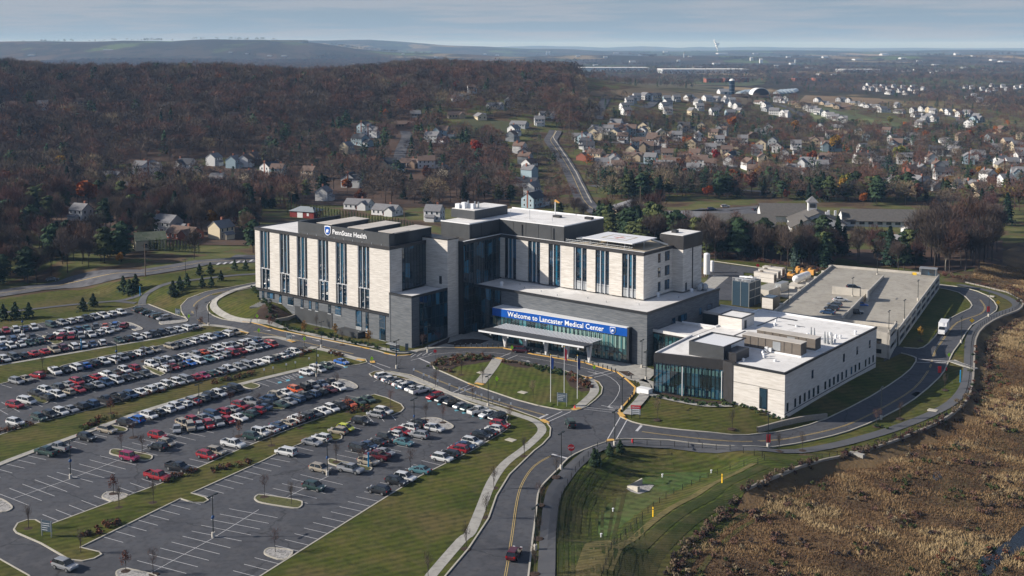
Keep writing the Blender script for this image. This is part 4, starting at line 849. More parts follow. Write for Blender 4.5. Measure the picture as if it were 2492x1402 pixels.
# sign box
A0=(13.2,20.7);B0=(57.8,24.1); ang=math.atan2(B0[1]-A0[1],B0[0]-A0[0])
P=[A0,B0,(57.8,25.45),(13.2,25.45)]
b_=MB().mat(M['whitepaint']); b_.prism(P,9.9,10.05,True,True); b_.mat(M['signblue']); b_.prism([(13.1,20.62),(57.9,24.0),(57.9,25.46),(13.1,25.46)],7.65,9.9,False,True); ws=hp('welcome_sign',b_,label='long blue band with white welcome lettering')
def sp(s,off): # point along the sign front
    c,s_=math.cos(ang),math.sin(ang); return (A0[0]+c*s+s_*off,A0[1]+s_*s-c*off)
p=sp(5.4,.16); text('Welcome to Lancaster Medical Center',2.06,M['signwhite'],wallM(p[0],p[1],8.08,ang),'lettering',ws,.04,.965)
p=sp(40.4,.16); emblem('emblem',ws,p[0],p[1],7.85,1.7,1.9,M['signwhite'],M['signblue'],ang)
# glass below the sign
o=curtain(A0[0],A0[1],B0[0],B0[1],.2,7.65,'tealglass',34,2,label='teal glass front under the welcome sign',t=.08,out=.10)
x=MB().mat(M['blind'])
for k in range(17):
    s0=21.5+k*1.36
    for (za,zb) in ((4.0,7.3),(.6,2.6)):
        if zb<3 and (k<7 or k%3==1): continue
        a=sp(s0,.02);b=sp(s0+.85,.02); x.add([(a[0],a[1],za),(b[0],b[1],za),(b[0],b[1],zb),(a[0],a[1],zb)],[(0,1,2,3)])
hp('blind',x,o)
x=MB().mat(M['trim']); x.prism([(57.8,24.0),(58.5,24.0),(58.5,25.48),(57.8,25.48)],-.2,10.1,True); x.box(44,57.8,23.2,24.0,3.0,3.6) if False else None; hp('end_fin',x)
# canopy
cp=MB(); cl=sp(3.0,0); 
def cpt(s,off,z): q=sp(s,off); return (q[0],q[1],z)
Lc=33.0; s0=4.5
cp.mat(M['whitepaint']); 
cp.add([cpt(s0-2.4,10.2,5.15),cpt(s0+Lc-1,9.2,5.15),cpt(s0+Lc-1,9.2,5.65),cpt(s0-2.4,10.2,5.65)],[(0,1,2,3)])
cp.mat(M['panel']); cp.add([cpt(s0-2.4,10.2,5.66),cpt(s0+Lc-1,9.2,5.66),cpt(s0+Lc,6.0,6.0),cpt(s0,6.4,6.0)],[(0,1,2,3)])
cp.mat(M['panel']); cp.add([cpt(s0-2.4,10.2,5.14),cpt(s0+Lc-1,9.2,5.14),cpt(s0+Lc,1.2,5.3),cpt(s0,1.2,5.3)],[(3,2,1,0),(0,1,2,3)])
can=hp('entrance_canopy',cp,label='white entrance canopy with sloping slats on V columns')
x=MB().mat(M['whitepaint'])
n=36
for k in range(n):
    a=s0+.2+k*(Lc-.4)/n; w2=.40
    q=[cpt(a,6.3,6.02),cpt(a+w2,6.3,6.02),cpt(a+w2+1.0,1.2,6.25),cpt(a+1.0,1.2,6.25)]; q2=[(p_[0],p_[1],p_[2]-.14) for p_ in q]
    x.add(q+q2,[(0,1,2,3),(0,4,5,1),(1,5,6,2),(3,7,4,0),(2,6,7,3)])
x.add([cpt(s0,6.3,5.7),cpt(s0+Lc,6.3,5.7),cpt(s0+Lc,6.3,6.0),cpt(s0,6.3,6.0)],[(0,1,2,3)])
hp('slat',x,can)
for s_ in (7.6,14.6,21.6,28.6,35.6):
    for dx in (-.7,.7):
        x=MB().mat(M['whitepaint']); a=sp(s_,4.6); b=sp(s_+dx,4.9); x.tube((a[0],a[1],-.2),(b[0],b[1],5.5),.28,.42,n=6,sm=False); hp('column',x,can)
for s_ in (6,12,18,24,30,35):
    a=sp(s_,9.6); hp('downlight',MB().mat(M['alu']).box(a[0]-.2,a[0]+.2,a[1]-.2,a[1]+.2,4.6,5.1),can)
# podium side windows, roof bits
for v0,v1,za,zb in [(38.5,40.5,8.8,10.8),(42,47,8.8,10.9),(54,55.6,8.8,11),(58.5,62,9.0,11.2)]:
    o=hp('window',MB().mat(M['trim']).box(63.28,63.34,v0,v1,za,zb)); hp('pane',MB().mat(M['glass']).box(63.33,63.37,v0+.15,v1-.15,za+.15,zb-.15),o)
for a,v,h in [(9.5,29.5,1.5),(51.5,44.5,1.5),(54.5,45.5,1.4),(59,57,1.3)]:
    x=MB().mat(M['whitepaint']).tube((a,v,14.4),(a,v,14.4+h*.6),.5,n=8); x.tube((a,v,14.4+h*.6),(a,v,14.4+h),.75,.3,n=8); hp('roof_vent',x)
for a,v in [(17,31),(24,30),(31,28.5),(40,31),(47,30),(56,33),(60,48),(13,34)]: hp('roof_drain',MB().mat(M['steel']).tube((a,v,14.4),(a,v,15.0),.12,n=5))
x=MB().mat(M['steel'])
for a,v in [(60,60),(61,61.5),(59.5,62)]: x.ball((a,v,15.6),1.0,1.0,1.2,8,5)
hp('roof_tank',x)
# ================================================================== CLINIC
cli=empty('clinic_building',(OO[0],OO[1],0),HRZ); tag(cli,'two storey white roofed clinic with a glass corner and pale stone walls','clinic')
M['palestone']=stone('pale_stone',[(.50,.47,.43),(.60,.57,.54),(.67,.64,.61)],1,grout=(.45,.42,.39),amt=.4)
def cq(name,mb,parent=None,label=None):
    if name in SPLITN: return split_build(name,mb,parent or cli,label)
    o=mb.build(name,parent or cli)
    if label: o['label']=label
    return o
CZ=9.6; x=MB().mat(M['palestone']); x.prism([(97.2,10.15),(110.8,10.15),(110.8,67.5),(77,67.5),(77,12),(97.2,12)],-3.2,CZ,True); cq('stone_wall',x)
x=MB().mat(M['roof']); x.prism([(77.6,7.2),(94,11.3),(97.3,10.6),(110.4,10.6),(110.4,67.1),(76,67.1),(76,28.4)],CZ,CZ+.12); cq('roof',x)
x=MB().mat(M['trim'])
def edge(mb,P,w_,z0,z1,closed=False):
    n=len(P)
    for i in range(n if closed else n-1):
        a=P[i];b=P[(i+1)%n]; l_=math.dist(a,b); nx,ny=(b[1]-a[1])/l_*w_/2,-(b[0]-a[0])/l_*w_/2; tx,ty=(b[0]-a[0])/l_*w_/2,(b[1]-a[1])/l_*w_/2
        mb.prism([(a[0]-nx-tx,a[1]-ny-ty),(b[0]-nx+tx*.9,b[1]-ny+ty*.9),(b[0]+nx+tx*.9,b[1]+ny+ty*.9),(a[0]+nx-tx,a[1]+ny-ty)],z0,z1)
edge(x,[(97.3,10.2),(110.75,10.2),(110.75,67.4)],.42,CZ+.02,CZ+.52); cq('cornice',x)
x=MB().mat(M['whitepaint']); edge(x,[(110.3,67.1),(75.8,67.2),(75.9,56.5)],.4,CZ,CZ+.5); edge(x,[(75.4,28.4),(77.3,7.2)],.4,CZ,CZ+.5); edge(x,[(66,40),(75.8,41)],.35,CZ-.2,CZ+.5); edge(x,[(75.8,41),(75.8,56)],.35,CZ-.2,CZ+.52); cq('parapet',x)
x=MB().mat(M['panel_d']); x.prism([(94.2,10.7),(97.25,10.0),(97.25,12),(94.2,12)],-.6,CZ+.45); x.prism([(77.2,6.5),(94.2,10.95),(94.2,11.7),(77.2,7.3)],CZ-1.9,CZ+.45,True,True); cq('metal_panel',x)
def ccurt(*a,**k):
    k['parent']=cli; return curtain(*a,**k)
o=ccurt(77.2,6.5,94.2,10.9,.1,CZ-1.9,'curtain',17,3,label='two storey glass front of the clinic',t=.045)
x=MB().mat(M['blind_d'])
for k in range(20):
    t0=.03+k*.048; q=lambda t:(77.2+17*t,6.5+4.4*t)
    a=q(t0);b=q(t0+.03); dn=(.26,-.97)
    for za,zb in ((5.9,7.2),(.5,1.9)):
        if zb<4 and k%3==0: continue
        x.add([(a[0]+.005,a[1]-.02,za),(b[0]+.005,b[1]-.02,za),(b[0]+.005,b[1]-.02,zb),(a[0]+.005,a[1]-.02,zb)],[(0,1,2,3)])
cq('blind',x,o)
x=MB().mat(M['whitepaint'])
for t0 in (.42,.985): 
    for _ in (0,): x.tube((77.2+17*t0+.1,6.5+4.4*t0-.3,0),(77.2+17*t0+.1,6.5+4.4*t0-.3,7.4),.12,n=6)
cq('column',x)
ccurt(75.2,28.3,77.2,6.5,.1,CZ,'curtain',14,3,label='shaded left glass side of the clinic')
x=MB().mat(M['panel_d']); x.box(75.5,77,12,67,-.5,CZ-.02); cq('side_wall',x)
# link to the podium
x=MB().mat(M['panel_d']); x.box(63.4,76,28.6,40,-.5,9.0); x.box(63.4,76,56,66,-.5,9.2); cq('link_block',x)
x=MB().mat(M['roof']); x.box(63.5,75.3,28.8,39.8,9.0,9.15); x.box(63.5,75.8,56.2,65.8,9.2,9.35); cq('roof',x)
x=MB().mat(M['roof']); edge(x,[(63.6,28.5),(75.3,28.5)],.4,9.0,9.75); edge(x,[(64,40),(75.5,40)],.4,9.0,9.75); edge(x,[(64,56),(75.5,56),(75.5,66),(64,66)],.4,9.2,9.95); cq('parapet',x)
ccurt(63.5,28.55,75.2,28.55,.1,8.6,'tealglass',10,3,label='recessed glass link between podium and clinic')
cq('stone_wall',MB().mat(M['palestone']).box(64,75.9,40.2,41.2,0,9.0),label='pale courtyard wall')
# roof rooms
x=MB().mat(M['panel']); x.box(84.3,94.0,11.4,12.0,CZ+.1,13.2); x.box(93.6,94.0,12,15.2,CZ+.1,13.2); x.box(84.3,84.7,12,23,CZ+.1,13.2); cq('roof_screen',x)
x=MB().mat(M['whitepaint']); x.box(84.7,93.6,12,23,CZ+.1,12.95); x.mat(M['trim']); edge(x,[(84.4,11.6),(93.9,11.6),(93.9,23),(84.4,23)],.3,13.0,13.25,True); cq('roof_room',x)
x=MB().mat(M['palestone']); x.box(75.7,82.8,42.6,50.0,CZ,12.7); x.mat(M['trim']); edge(x,[(75.8,42.7),(82.7,42.7),(82.7,49.9),(75.8,49.9)],.3,12.7,13.0,True); x.mat(M['roof']); x.box(76,82.5,43,49.7,12.7,12.8); x.mat(M['trim']); x.box(82.8,82.86,44.2,45.4,CZ+.1,12.0); cq('roof_room',x)
x=MB().mat(M['panel_d']); x.box(93.0,97.0,12.2,19.0,CZ+.1,12.0); cq('roof_room',x)
for v0,u0,u1 in ((26.4,91.3,107.3),(33.2,92,108.1)):
    x=MB().mat(M['brown_unit']); x.box(u0,u1,v0,v0+3.4,CZ+.5,13.0); x.mat(M['whitepaint']); x.box(u0-.2,u1+.2,v0-.2,v0+3.6,CZ+.1,CZ+.5); x.mat(M['unit_roof']); x.box(u0-.1,u1+.1,v0-.1,v0+3.5,13.0,13.12); x.mat(M['steel']); x.box(u0+8.5,u0+10.6,v0-.08,v0,CZ+.8,12.6)
    x.mat(M['trim'])
    for q in (2.2,4.4,6.4,11.5,13.6): x.box(u0+q,u0+q+.1,v0-.05,v0,CZ+.6,12.9)
    x.mat(M['whitepaint']); x.box(u0+6.6,u0+7.4,v0-.8,v0-.1,CZ+.3,CZ+1.4); x.box(u0+7.7,u0+8.4,v0-.8,v0-.1,CZ+.3,CZ+1.3)
    cq('air_handler',x)
for a,v in [(101.5,45.5),(102.5,45.3),(106.3,43.2),(107.2,43.0),(108.2,43.2)]:
    x=MB().mat(M['steel']).tube((a,v,CZ+.1),(a,v,CZ+.9),.45,n=8).tube((a,v,CZ+.9),(a,v,CZ+3.2),.32,.12,n=8); cq('exhaust_stack',x)
for a,v,h in [(98,14,.9),(100.5,20,1.2),(99.5,21.5,1.4),(95,14.5,.8),(104,19,.5),(106.5,50,1.0),(107.5,50.5,.9),(104,52,.8),(109,57,1.1),(88,52,1.0),(86,57,.7),(93,55,.5),(80.3,30,1.4),(79,26,1.2),(82,30,1.0),(108.5,44.5,1.2),(99,49,.4),(89.5,30,.8)]:
    x=MB().mat(M['whitepaint']).tube((a,v,CZ+.1),(a,v,CZ+.1+h*.7),.28,n=7).tube((a,v,CZ+.1+h*.7),(a,v,CZ+.15+h),.42,.2,n=7); cq('roof_vent',x)
x=MB().mat(M['trim']); x.box(84,84.5,49,62,CZ+.12,CZ+.2); x.box(84.5,90,61.5,62.5,CZ+.12,CZ+.2); x.box(90,95,56,56.3,CZ+.12,CZ+.18) ; x.box(84,84.4,23.4,42,CZ+.12,CZ+.2); cq('roof_walkway',x)
# clinic windows: plane u=110.8
def c3v(x,y,u0=110.8):
    px,py=1550+x/2.9213,560+y/2.9213; d=ray(px,py); P0=OO+u0*EU; t=(P0@EU)/(d[0]*EU[0]+d[1]*EU[1]); p=np.array([d[0]*t,d[1]*t])-OO; return float(p@EV),CH+d[2]*t
for x_,w_,ya,yb in [(1070,12,1232,1288),(1125,12,1200,1255),(1159,12,1180,1235),(1192,12,1160,1215),(1224,12,1142,1198),(1256,12,1126,1182),(1288,12,1108,1162),(1339,12,1080,1130),(1370,12,1062,1114),(1400,11,1046,1096),(1429,11,1028,1078),(1458,10,1012,1062),(1488,10,996,1045),(1525,10,975,1022),(1553,10,960,1006),(1581,10,945,990),(1626,9,922,968),(1652,9,907,952),(1679,9,892,936),(1248,12,998,1052),(1471,11,882,934),(1566,10,830,882),(1655,9,785,835)]:
    va,zt=c3v(x_-w_/2,ya); vb,zb=c3v(x_+w_/2,yb); o=cq('window',MB().mat(M['trim']).box(110.78,110.84,va,max(vb,va+.9),zb,zt)); cq('pane',MB().mat(M['glass']).box(110.83,110.87,va+.12,max(vb,va+.9)-.12,zb+.12,zt-.12),o)
x=MB().mat(M['trim']); x.box(104.3,106.4,10.08,10.15,.3,5.4); o=cq('window',x); cq('pane',MB().mat(M['glass']).box(104.5,106.2,10.03,10.09,.5,5.2),o)
x=MB().mat(M['trim']); x.box(97.3,110.9,10.11,10.15,5.55,5.62); x.box(110.8,110.86,10.2,67.4,-.05,.15); cq('joint_line',x)
x=MB().mat(M['whitepaint']); x.box(74,77.5,3.4,5.4,-.3,1.3); cq('ramp_wall',x)
# ================================================================== PARKING GARAGE
M['gar']=noisy('precast_concrete',[(.40,.38,.34),(.50,.47,.42),(.55,.52,.47)],.25,.85,6,layers=[((.33,.31,.28),.5,.5,(1,1,.2))])
M['deck']=noisy('deck_concrete',[(.27,.25,.215),(.33,.31,.27),(.36,.34,.30)],.12,.9,8,layers=[((.22,.20,.18),.6,.5,(1,1,1))])
gA=R(27.2); GX=np.array([math.cos(gA),-math.sin(gA)]); GY=np.array([math.sin(gA),math.cos(gA)])
g0=np.array(F(2189,797,5.3)); gb=np.array(F(2281,666,5.3)); LG=float((gb-g0)@GY); gl=np.array(F(1894,746.5,5.3)); WG=float(-(gl-g0)@GX)
print('garage',LG,WG)
gar=empty('parking_garage',(g0[0],g0[1],0),-gA); tag(gar,'pale concrete parking garage with open roof deck','parking garage')
def gq(name,mb,parent=None,label=None):
    if name in SPLITN: return split_build(name,mb,parent or gar,label)
    o=mb.build(name,parent or gar)
    if label: o['label']=label
    return o
# local frame: x right, y back; origin at right-near corner; width WG to -x
x=MB().mat(M['gar'])
x.box(-WG,-WG+.3,-2,LG,-1,5.3); x.box(-WG,0,LG-.3,LG,-1,5.3)
x.box(-.3,0,0,LG,4.1,5.3); x.box(-.3,0,0,LG,-1,.6)
for k in range(9):
    y=k*(LG-1.2)/8; x.box(-.32,.02,y,y+1.2,-1,4.1)
x.box(-.3,0,0,LG,2.2,2.9); gq('outer_wall',x)
gq('dark_interior_fill',MB().mat(M['black']).box(-.9,-.7,0,LG,-.5,4.1))  # black sheet behind the wall openings stands in for the shade inside
mid=-WG*.46
# decks: left level, right ramp
nl=12; yl=LG-6
x=MB().mat(M['deck']); x.box(-WG+.3,mid,-12,LG-.3,4.2,4.5); x.add([(mid,LG-.3,4.5),(mid,LG-12,4.5),(-.3,LG-12,4.5),(-.3,LG-.3,4.5)],[(0,1,2,3)])
x.add([(mid,LG-12,4.5),(mid,0,2.4),(-.3,0,2.4),(-.3,LG-12,4.5)],[(0,1,2,3)]); gq('roof_deck',x)
x=MB().mat(M['stonewall'])
for k in range(1,10): x.box(-WG+.4,mid-.1,k*8.2,k*8.2+.09,4.5,4.506)
x.box(-WG*.73,-WG*.73+.09,-10,LG-1,4.5,4.507); gq('deck_joint',x)
# mid wall with slots
x=MB().mat(M['gar']); y0,y1=4,LG-12
n=40
for k in range(n):
    ya=y0+(y1-y0)*k/n; z0=2.2+ (4.3-2.2)*(ya/(LG-12)); x.box(mid,mid+.3,ya,ya+(y1-y0)/n*.55,z0,4.9)
x.box(mid,mid+.35,y0,y1,4.9,5.5); gq('ramp_wall',x)
gq('dark_gap_fill',MB().mat(M['black']).box(mid-.05,mid+.02,y0,y1,2.0,4.9))  # solid black strip behind the slots stands in for their shade
x=MB().mat(M['gar'])
# left parapet pilasters
for k in range(8):
    y=2+k*(LG-3)/7.2; x.box(-WG-.5,-WG+.5,y,y+1.2,3.5,5.6)
gq('pilaster',x)
# near bay, higher
fb=MB().mat(M['gar']); fr=np.array(F(2166,804,7.3)); yb=float((fr-g0)@GY); xb=float((fr-g0)@GX); print('bay',xb,yb)
fb.box(-24,xb,-1.0,-.7,2,6.2); fb.box(xb-.3,xb,yb,-.7,5.9,7.2); fb.box(xb-.3,xb,yb,-.7,2.5,4.6); fb.box(xb-.3,xb,yb,-.7,-1,1.2)
for y in (yb,-2.0): fb.box(xb-.6,xb+.02,y,y+1.3,-1,7.2)
fb.box(xb-20,xb-.31,yb,yb+.3,4.6,6.6); fb.box(xb-20,xb-.31,yb,yb+.3,1.6,3.0); fb.box(xb-20,xb-.31,yb,yb+.3,-1,.3)
fb.box(xb-2.2,xb-.7,yb-.02,yb+.4,-1,6.6)
gq('outer_wall',fb); gq('roof_deck',MB().mat(M['deck']).prism([(xb-20,yb+.3),(xb-.35,yb+.3),(xb-.35,-1.0),(xb-20,-1.0)],5.0,5.3))
gq('dark_interior_fill',MB().mat(M['black']).box(xb-19.5,xb-1.2,yb+.8,-1.5,-.5,5.0))  # black block filling the near bay, painted shade seen through its openings
# stair head at back right corner with glass canopy, stair box at the ramp
x=MB().mat(M['steel']); x.box(-6.5,-.5,LG-4,LG-.6,7.4,7.6); 
for a,b in [(-6.3,LG-3.9),(-.8,LG-3.9),(-6.3,LG-.8),(-.8,LG-.8)]: x.tube((a,b,4.4),(a,b,7.4),.1,n=5)
x.mat(M['glass']); x.box(-6.2,-.8,LG-.95,LG-.85,4.6,7.3); gq('stair_shelter',x)
x=MB().mat(M['gar']); q=np.array(F(2088,722,5.0))-g0; qx,qy=float(q@GX),float(q@GY)
x.box(qx-9,qx+3,qy+3,qy+3.4,3.6,7.0); x.box(qx+2.6,qx+3,qy,qy+3,3.2,7); gq('stair_wall',x)
x=MB().mat(bsdf('traffic_yellow',(.75,.48,.03),.5)); x.box(-9,-7.6,LG-2.2,LG-1.8,4.5,5.4); gq('barrier',x)
# ================================================================== SERVICE YARD
M['tower_blue']=noisy('dark_blue_louvre',[(.015,.035,.06),(.025,.055,.085)],1,.5,sc=(.2,.2,6))
M['orange']=bsdf('orange_container',(.60,.30,.07),.7)
def at(px,py,z=0.0): x_,y_=F(px,py,z); return x_,y_
def hz_obj(name,px,py,build,label,cat,rz=HRZ,dz=0.0,group=None):
    x_,y_=G(px,py); mb=MB(); build(mb); o=mb.build(name,None,(x_,y_,Tz(x_,y_)+dz),rz); tag(o,label,cat,group); return o
def cooling(mb):
    mb.mat(M['tower_blue']).box(-6.2,0,0,8.5,0,8.2); mb.mat(M['steel'])
    for a in (-6.2,-3.1,-.1): mb.box(a,a+.15,-.08,0,0,8.3)
    for z in (2.7,5.4,8.0): mb.box(0,.1,0,8.5,z,z+.25)
    for y in (0,4.2,8.3): mb.box(0,.12,y,y+.2,0,8.2)
    for a in (-4.7,-1.6):
        for y in (2,6): mb.tube((a,y,8.2),(a,y,8.9),1.2,n=12)
    mb.mat(M['whitepaint'])
    for k in range(14): mb.tube((-6+.45*k,0,8.2),(-6+.45*k,0,9.4),.05,n=4)
    for k in range(14): mb.tube((-.1,.1+.62*k,8.2),(-.1,.1+.62*k,9.4),.05,n=4)
    mb.tube((-6.2,.05,9.35),(0,.05,9.35),.05,n=4).tube((-.1,0,9.35),(-.1,8.5,9.35),.05,n=4)
    mb.tube((-5.5,4,9.0),(-.8,4.4,9.2),.35,n=8).tube((-3,1,8.6),(-3,7.5,9.0),.3,n=8)
hz_obj('cooling_tower',1822,748,cooling,'dark blue louvred cooling tower with pipes and railings on top','cooling tower')
def tank(mb):
    mb.mat(M['whitepaint']).tube((0,0,.9),(0,0,8.4),1.18,n=18); mb.ball((0,0,8.4),1.18,1.18,.55,18,4,True); mb.mat(M['steel'])
    for a in (0,2.1,4.2): mb.tube((math.cos(a)*.9,math.sin(a)*.9,0),(math.cos(a)*.9,math.sin(a)*.9,.95),.12,n=5)
hz_obj('oxygen_tank',1719.8,672.5,tank,'tall white upright gas tank behind the hospital','gas tank')
def tank2(mb):
    mb.mat(M['whitepaint']).tube((0,0,.6),(0,0,4.4),.7,n=12); mb.ball((0,0,4.4),.7,.7,.35,12,3,True)
hz_obj('oxygen_tank',1733,664,tank2,'short white upright tank beside the tall gas tank','gas tank')
def htank(mb):
    mb.mat(M['whitepaint']).tube((0,0,1.7),(0,10.5,1.7),1.35,n=16,cap=False)
    for y,s_ in ((0,-1),(10.5,1)):
        mb.tube((0,y,1.7),(0,y+s_*1.1,1.7),1.35,.35,n=16)
    mb.mat(M['signwhite']).tube((0,5.5,1.7),(0,6.5,1.7),1.42,n=16,cap=False); mb.mat(M['gar']).box(-1,1,1.5,2.2,-.4,.8).box(-1,1,8.3,9,-.4,.8)
hz_obj('fuel_tank',1936,695,htank,'long white horizontal tank lying beside the garage','fuel tank',rz=-R(38),dz=.6)
hz_obj('tank_saddle',1927,700,lambda m:m.mat(M['gar']).box(-3,3,-2,14,-.2,.6).box(-2.9,2.9,-1.9,-1.7,.6,.9),'low concrete plinth under the horizontal tank','plinth',rz=-R(38))
for k,(a,b) in enumerate([(1883,690),(1893,683),(1903,676)]):
    def gen(mb):
        mb.mat(M['palestone']).box(-8,0,0,2.4,0,3.3); mb.mat(M['unit_roof']).box(-8.1,.1,-.1,2.5,3.3,3.45); mb.mat(M['brown_unit']).box(-.02,.05,.3,2.1,.4,2.9); mb.box(-6,-5,.8,1.6,3.45,4.0); mb.mat(M['trim']).box(-8,0,-.03,0,1.6,1.66)
    hz_obj('generator',a,b,gen,['front beige generator box of the three in the yard','middle beige generator box of the three in the yard','rear beige generator box of the three in the yard'][k],'generator',group='beige generators in the service yard')
hz_obj('yard_slab',1895,712,lambda m:m.mat(M['concrete']).box(-10,12,-6,14,-.2,.12),'pale concrete slab of the service yard','slab')
def chill(mb):
    mb.mat(M['steel']).box(-1.2,1.2,0,6,.6,3.2); mb.tube((0,0,1.9),(0,-2.4,1.0),.6,n=8); mb.mat(M['gar']).box(-1.3,1.3,.2,5.8,0,.6)
hz_obj('chiller',1893,712,chill,'grey pipe manifold box on the yard slab','chiller')
def wallu(mb): mb.mat(M['gar']).box(-4,0,0,.4,0,3).box(0,.4,0,9,0,3).box(-4,-3.6,-3,0,0,2.4)
hz_obj('screen_wall',1868,728,wallu,'low L shaped concrete screen wall in the yard','screen wall')
def elev(mb):
    mb.mat(M['panel']).box(-4,0,0,5,0,5.2); mb.mat(M['palestone']).box(-3.9,-.1,-.05,0,1.5,5); mb.mat(M['glass']).box(-3.6,-.4,.4,4.6,5.2,5.3)
hz_obj('stair_house',1881,765,elev,'small dark roofed stair house beside the garage','stair house')
for k,(a,b) in enumerate([(1945,664),(1957,672),(1925,678),(1975,668)]):
    hz_obj('pallet_crate',a,b,lambda m:m.mat(M['orange']).box(-1.2,1.2,-1,1,0,1.9).box(-1.0,-.3,-.8,.8,1.9,2.4),'orange crate stack behind the horizontal tank, %s from the left'%['second','third','first','fourth'][k],'crate',group='orange crates in the yard')
for k in range(7):
    a=1880+k*17
    hz_obj('arborvitae',a,662+k*1.1,lambda m:m.mat(M['trim']).tube((0,0,0),(0,0,2.6),.6,.05,n=7),'small dark conical shrub behind the generators, number %d from the left'%(k+1),'shrub',group='conical shrubs along the rear kerb')
# ================================================================== STREET FURNITURE
M['lampgreen']=bsdf('dark_green_pole',(.015,.022,.022),.45,.2)
M['footing']=bsdf('pale_footing',(.50,.47,.42),.8)
M['banner']=bsdf('blue_banner',(.02,.10,.30),.6); M['redsign']=bsdf('red_sign',(.62,.02,.03),.4); M['lime']=bsdf('lime_sign',(.45,.85,.02),.4); M['signface']=bsdf('white_sign_face',(.75,.76,.78),.45); M['teal']=bsdf('teal_blue_post',(.01,.20,.42),.4); M['yellowp']=bsdf('yellow_marker',(.85,.52,.02),.5)
ORD=['first','second','third','fourth','fifth','sixth','seventh','eighth','ninth','tenth','eleventh','twelfth','thirteenth','fourteenth','fifteenth','sixteenth','seventeenth','eighteenth','nineteenth','twentieth']
def ordn(k):
    if k<20: return ORD[k]
    n=k+1; return '%d%s'%(n,'th' if 10<=n%100<=20 else {1:'st',2:'nd',3:'rd'}.get(n%10,'th'))
def lamp_proto(banner):
    r=empty('street_lamp'); 
    MB().mat(M['footing']).tube((0,0,-.4),(0,0,.85),.32,n=10).build('footing',r)
    MB().mat(M['lampgreen']).tube((0,0,.85),(0,0,7.6),.10,.07,n=7).build('pole',r)
    m=MB().mat(M['lampgreen']); m.box(-.9,.9,-.05,.05,7.5,7.6); m.build('arm',r)
    for s_ in (-1,1): MB().mat(M['lampgreen']).box(s_*.9-.35,s_*.9+.35,-.2,.2,7.45,7.62).build('lamp_head',r)
    if banner: MB().mat(M['banner']).tube((0,-.06,3.6),(0,.06,3.6),.34,n=12).build('round_sign',r)
    return r
lp={0:lamp_proto(0),1:lamp_proto(1)}; usedp={0:False,1:False}
lamps=[(172,1165,1,'in the lower left of the car park'),(519,1308,1,'in the nearest bays at the bottom'),(797,1157,1,'between the tan and dark SUVs'),(1008,1052,1,'beside the oval stone island of parked cars'),(1188,990,0,'on the verge opposite the oval lawn'),(1514,997,0,'at the right tip of the forecourt'),(1496,1084,0,'at the fence corner by the junction'),(1366,1142,0,'on the verge right of the entrance road'),(1303,1338,0,'beside the dark red car at the bottom'),(1869,1089,0,'between drive and trail below the clinic'),(508,793,0,'at the crossing of the far left drive'),(782,847,0,'before the left wing on the verge'),(771,917,1,'beside the reserved bays of the middle lot'),(485,1012,1,'among cars of the middle row'),(284,887,1,'among cars of the far middle row'),(965,897,1,'left of the oval on the pavement'),(2406,771,0,'on the outer bend behind the garage'),(2339,835,0,'between drive and trail right of the garage'),(2144,1020,0,'on the shaded verge of the drive'),(1572,925,0,'on the lawn before the clinic glass'),(1562,896,0,'at the right end of the podium front'),(452,684,0,'on the path in the north lawn'),(55,812,1,'at the far left row of cars'),(1041,858,0,'beside the shaded planting bed')]
for px,py,bn,lb in lamps:
    x_,y_=G(px,py); o=lp[bn] if not usedp[bn] else copy_tree(lp[bn]); usedp[bn]=True
    o.location=(x_,y_,Tz(x_,y_)+.1); o.rotation_euler=(0,0,R(62)); tag(o,'dark lamp post '+lb,'street lamp','lamp posts of the hospital grounds')
# garage deck lamps
for k,(px,py,lb) in enumerate([(2163,805,'nearest the clinic on the garage'),(2201,776,'third from the back on the right garage edge'),(2234,725,'second from the back on the right garage edge'),(2075,718,'beside the dark SUV on the garage deck'),(2135,665,'at the far end of the garage ramp'),(1919,733,'at the left parapet of the garage')]):
    x_,y_=F(px,py,5); o=copy_tree(lp[0]); o.location=(x_,y_,4.3); o.scale=(1,1,.85); tag(o,'dark lamp post '+lb,'street lamp','lamp posts on the garage')
# bollards
bp=empty('bollard'); MB().mat(M['black']).tube((0,0,0),(0,0,.95),.14,n=8).build('post',bp); MB().mat(M['steel']).tube((0,0,.95),(0,0,1.02),.15,n=8).build('cap',bp)
bl=[(1107+k*13.2,847+.25*k) for k in range(9)]+[(1234,850),(1297,862),(1317,866),(1337,871),(1358,875),(1401,882),(1422,887),(1443,892),(1456,895),(1467,899),(1478,902),(1488,906),(1498,909),(1530,919),(1536,925),(1545,937),(1550,943),(1540,966),(1535,973),(1529,981)]
for k,(px,py) in enumerate(bl):
    x_,y_=G(px,py-2); o=bp if k==0 else copy_tree(bp); o.location=(x_,y_,Tz(x_,y_)+.17); tag(o,'black bollard on the forecourt kerb, %s from the left'%ordn(k),'bollard','black bollards along the drop-off kerb')
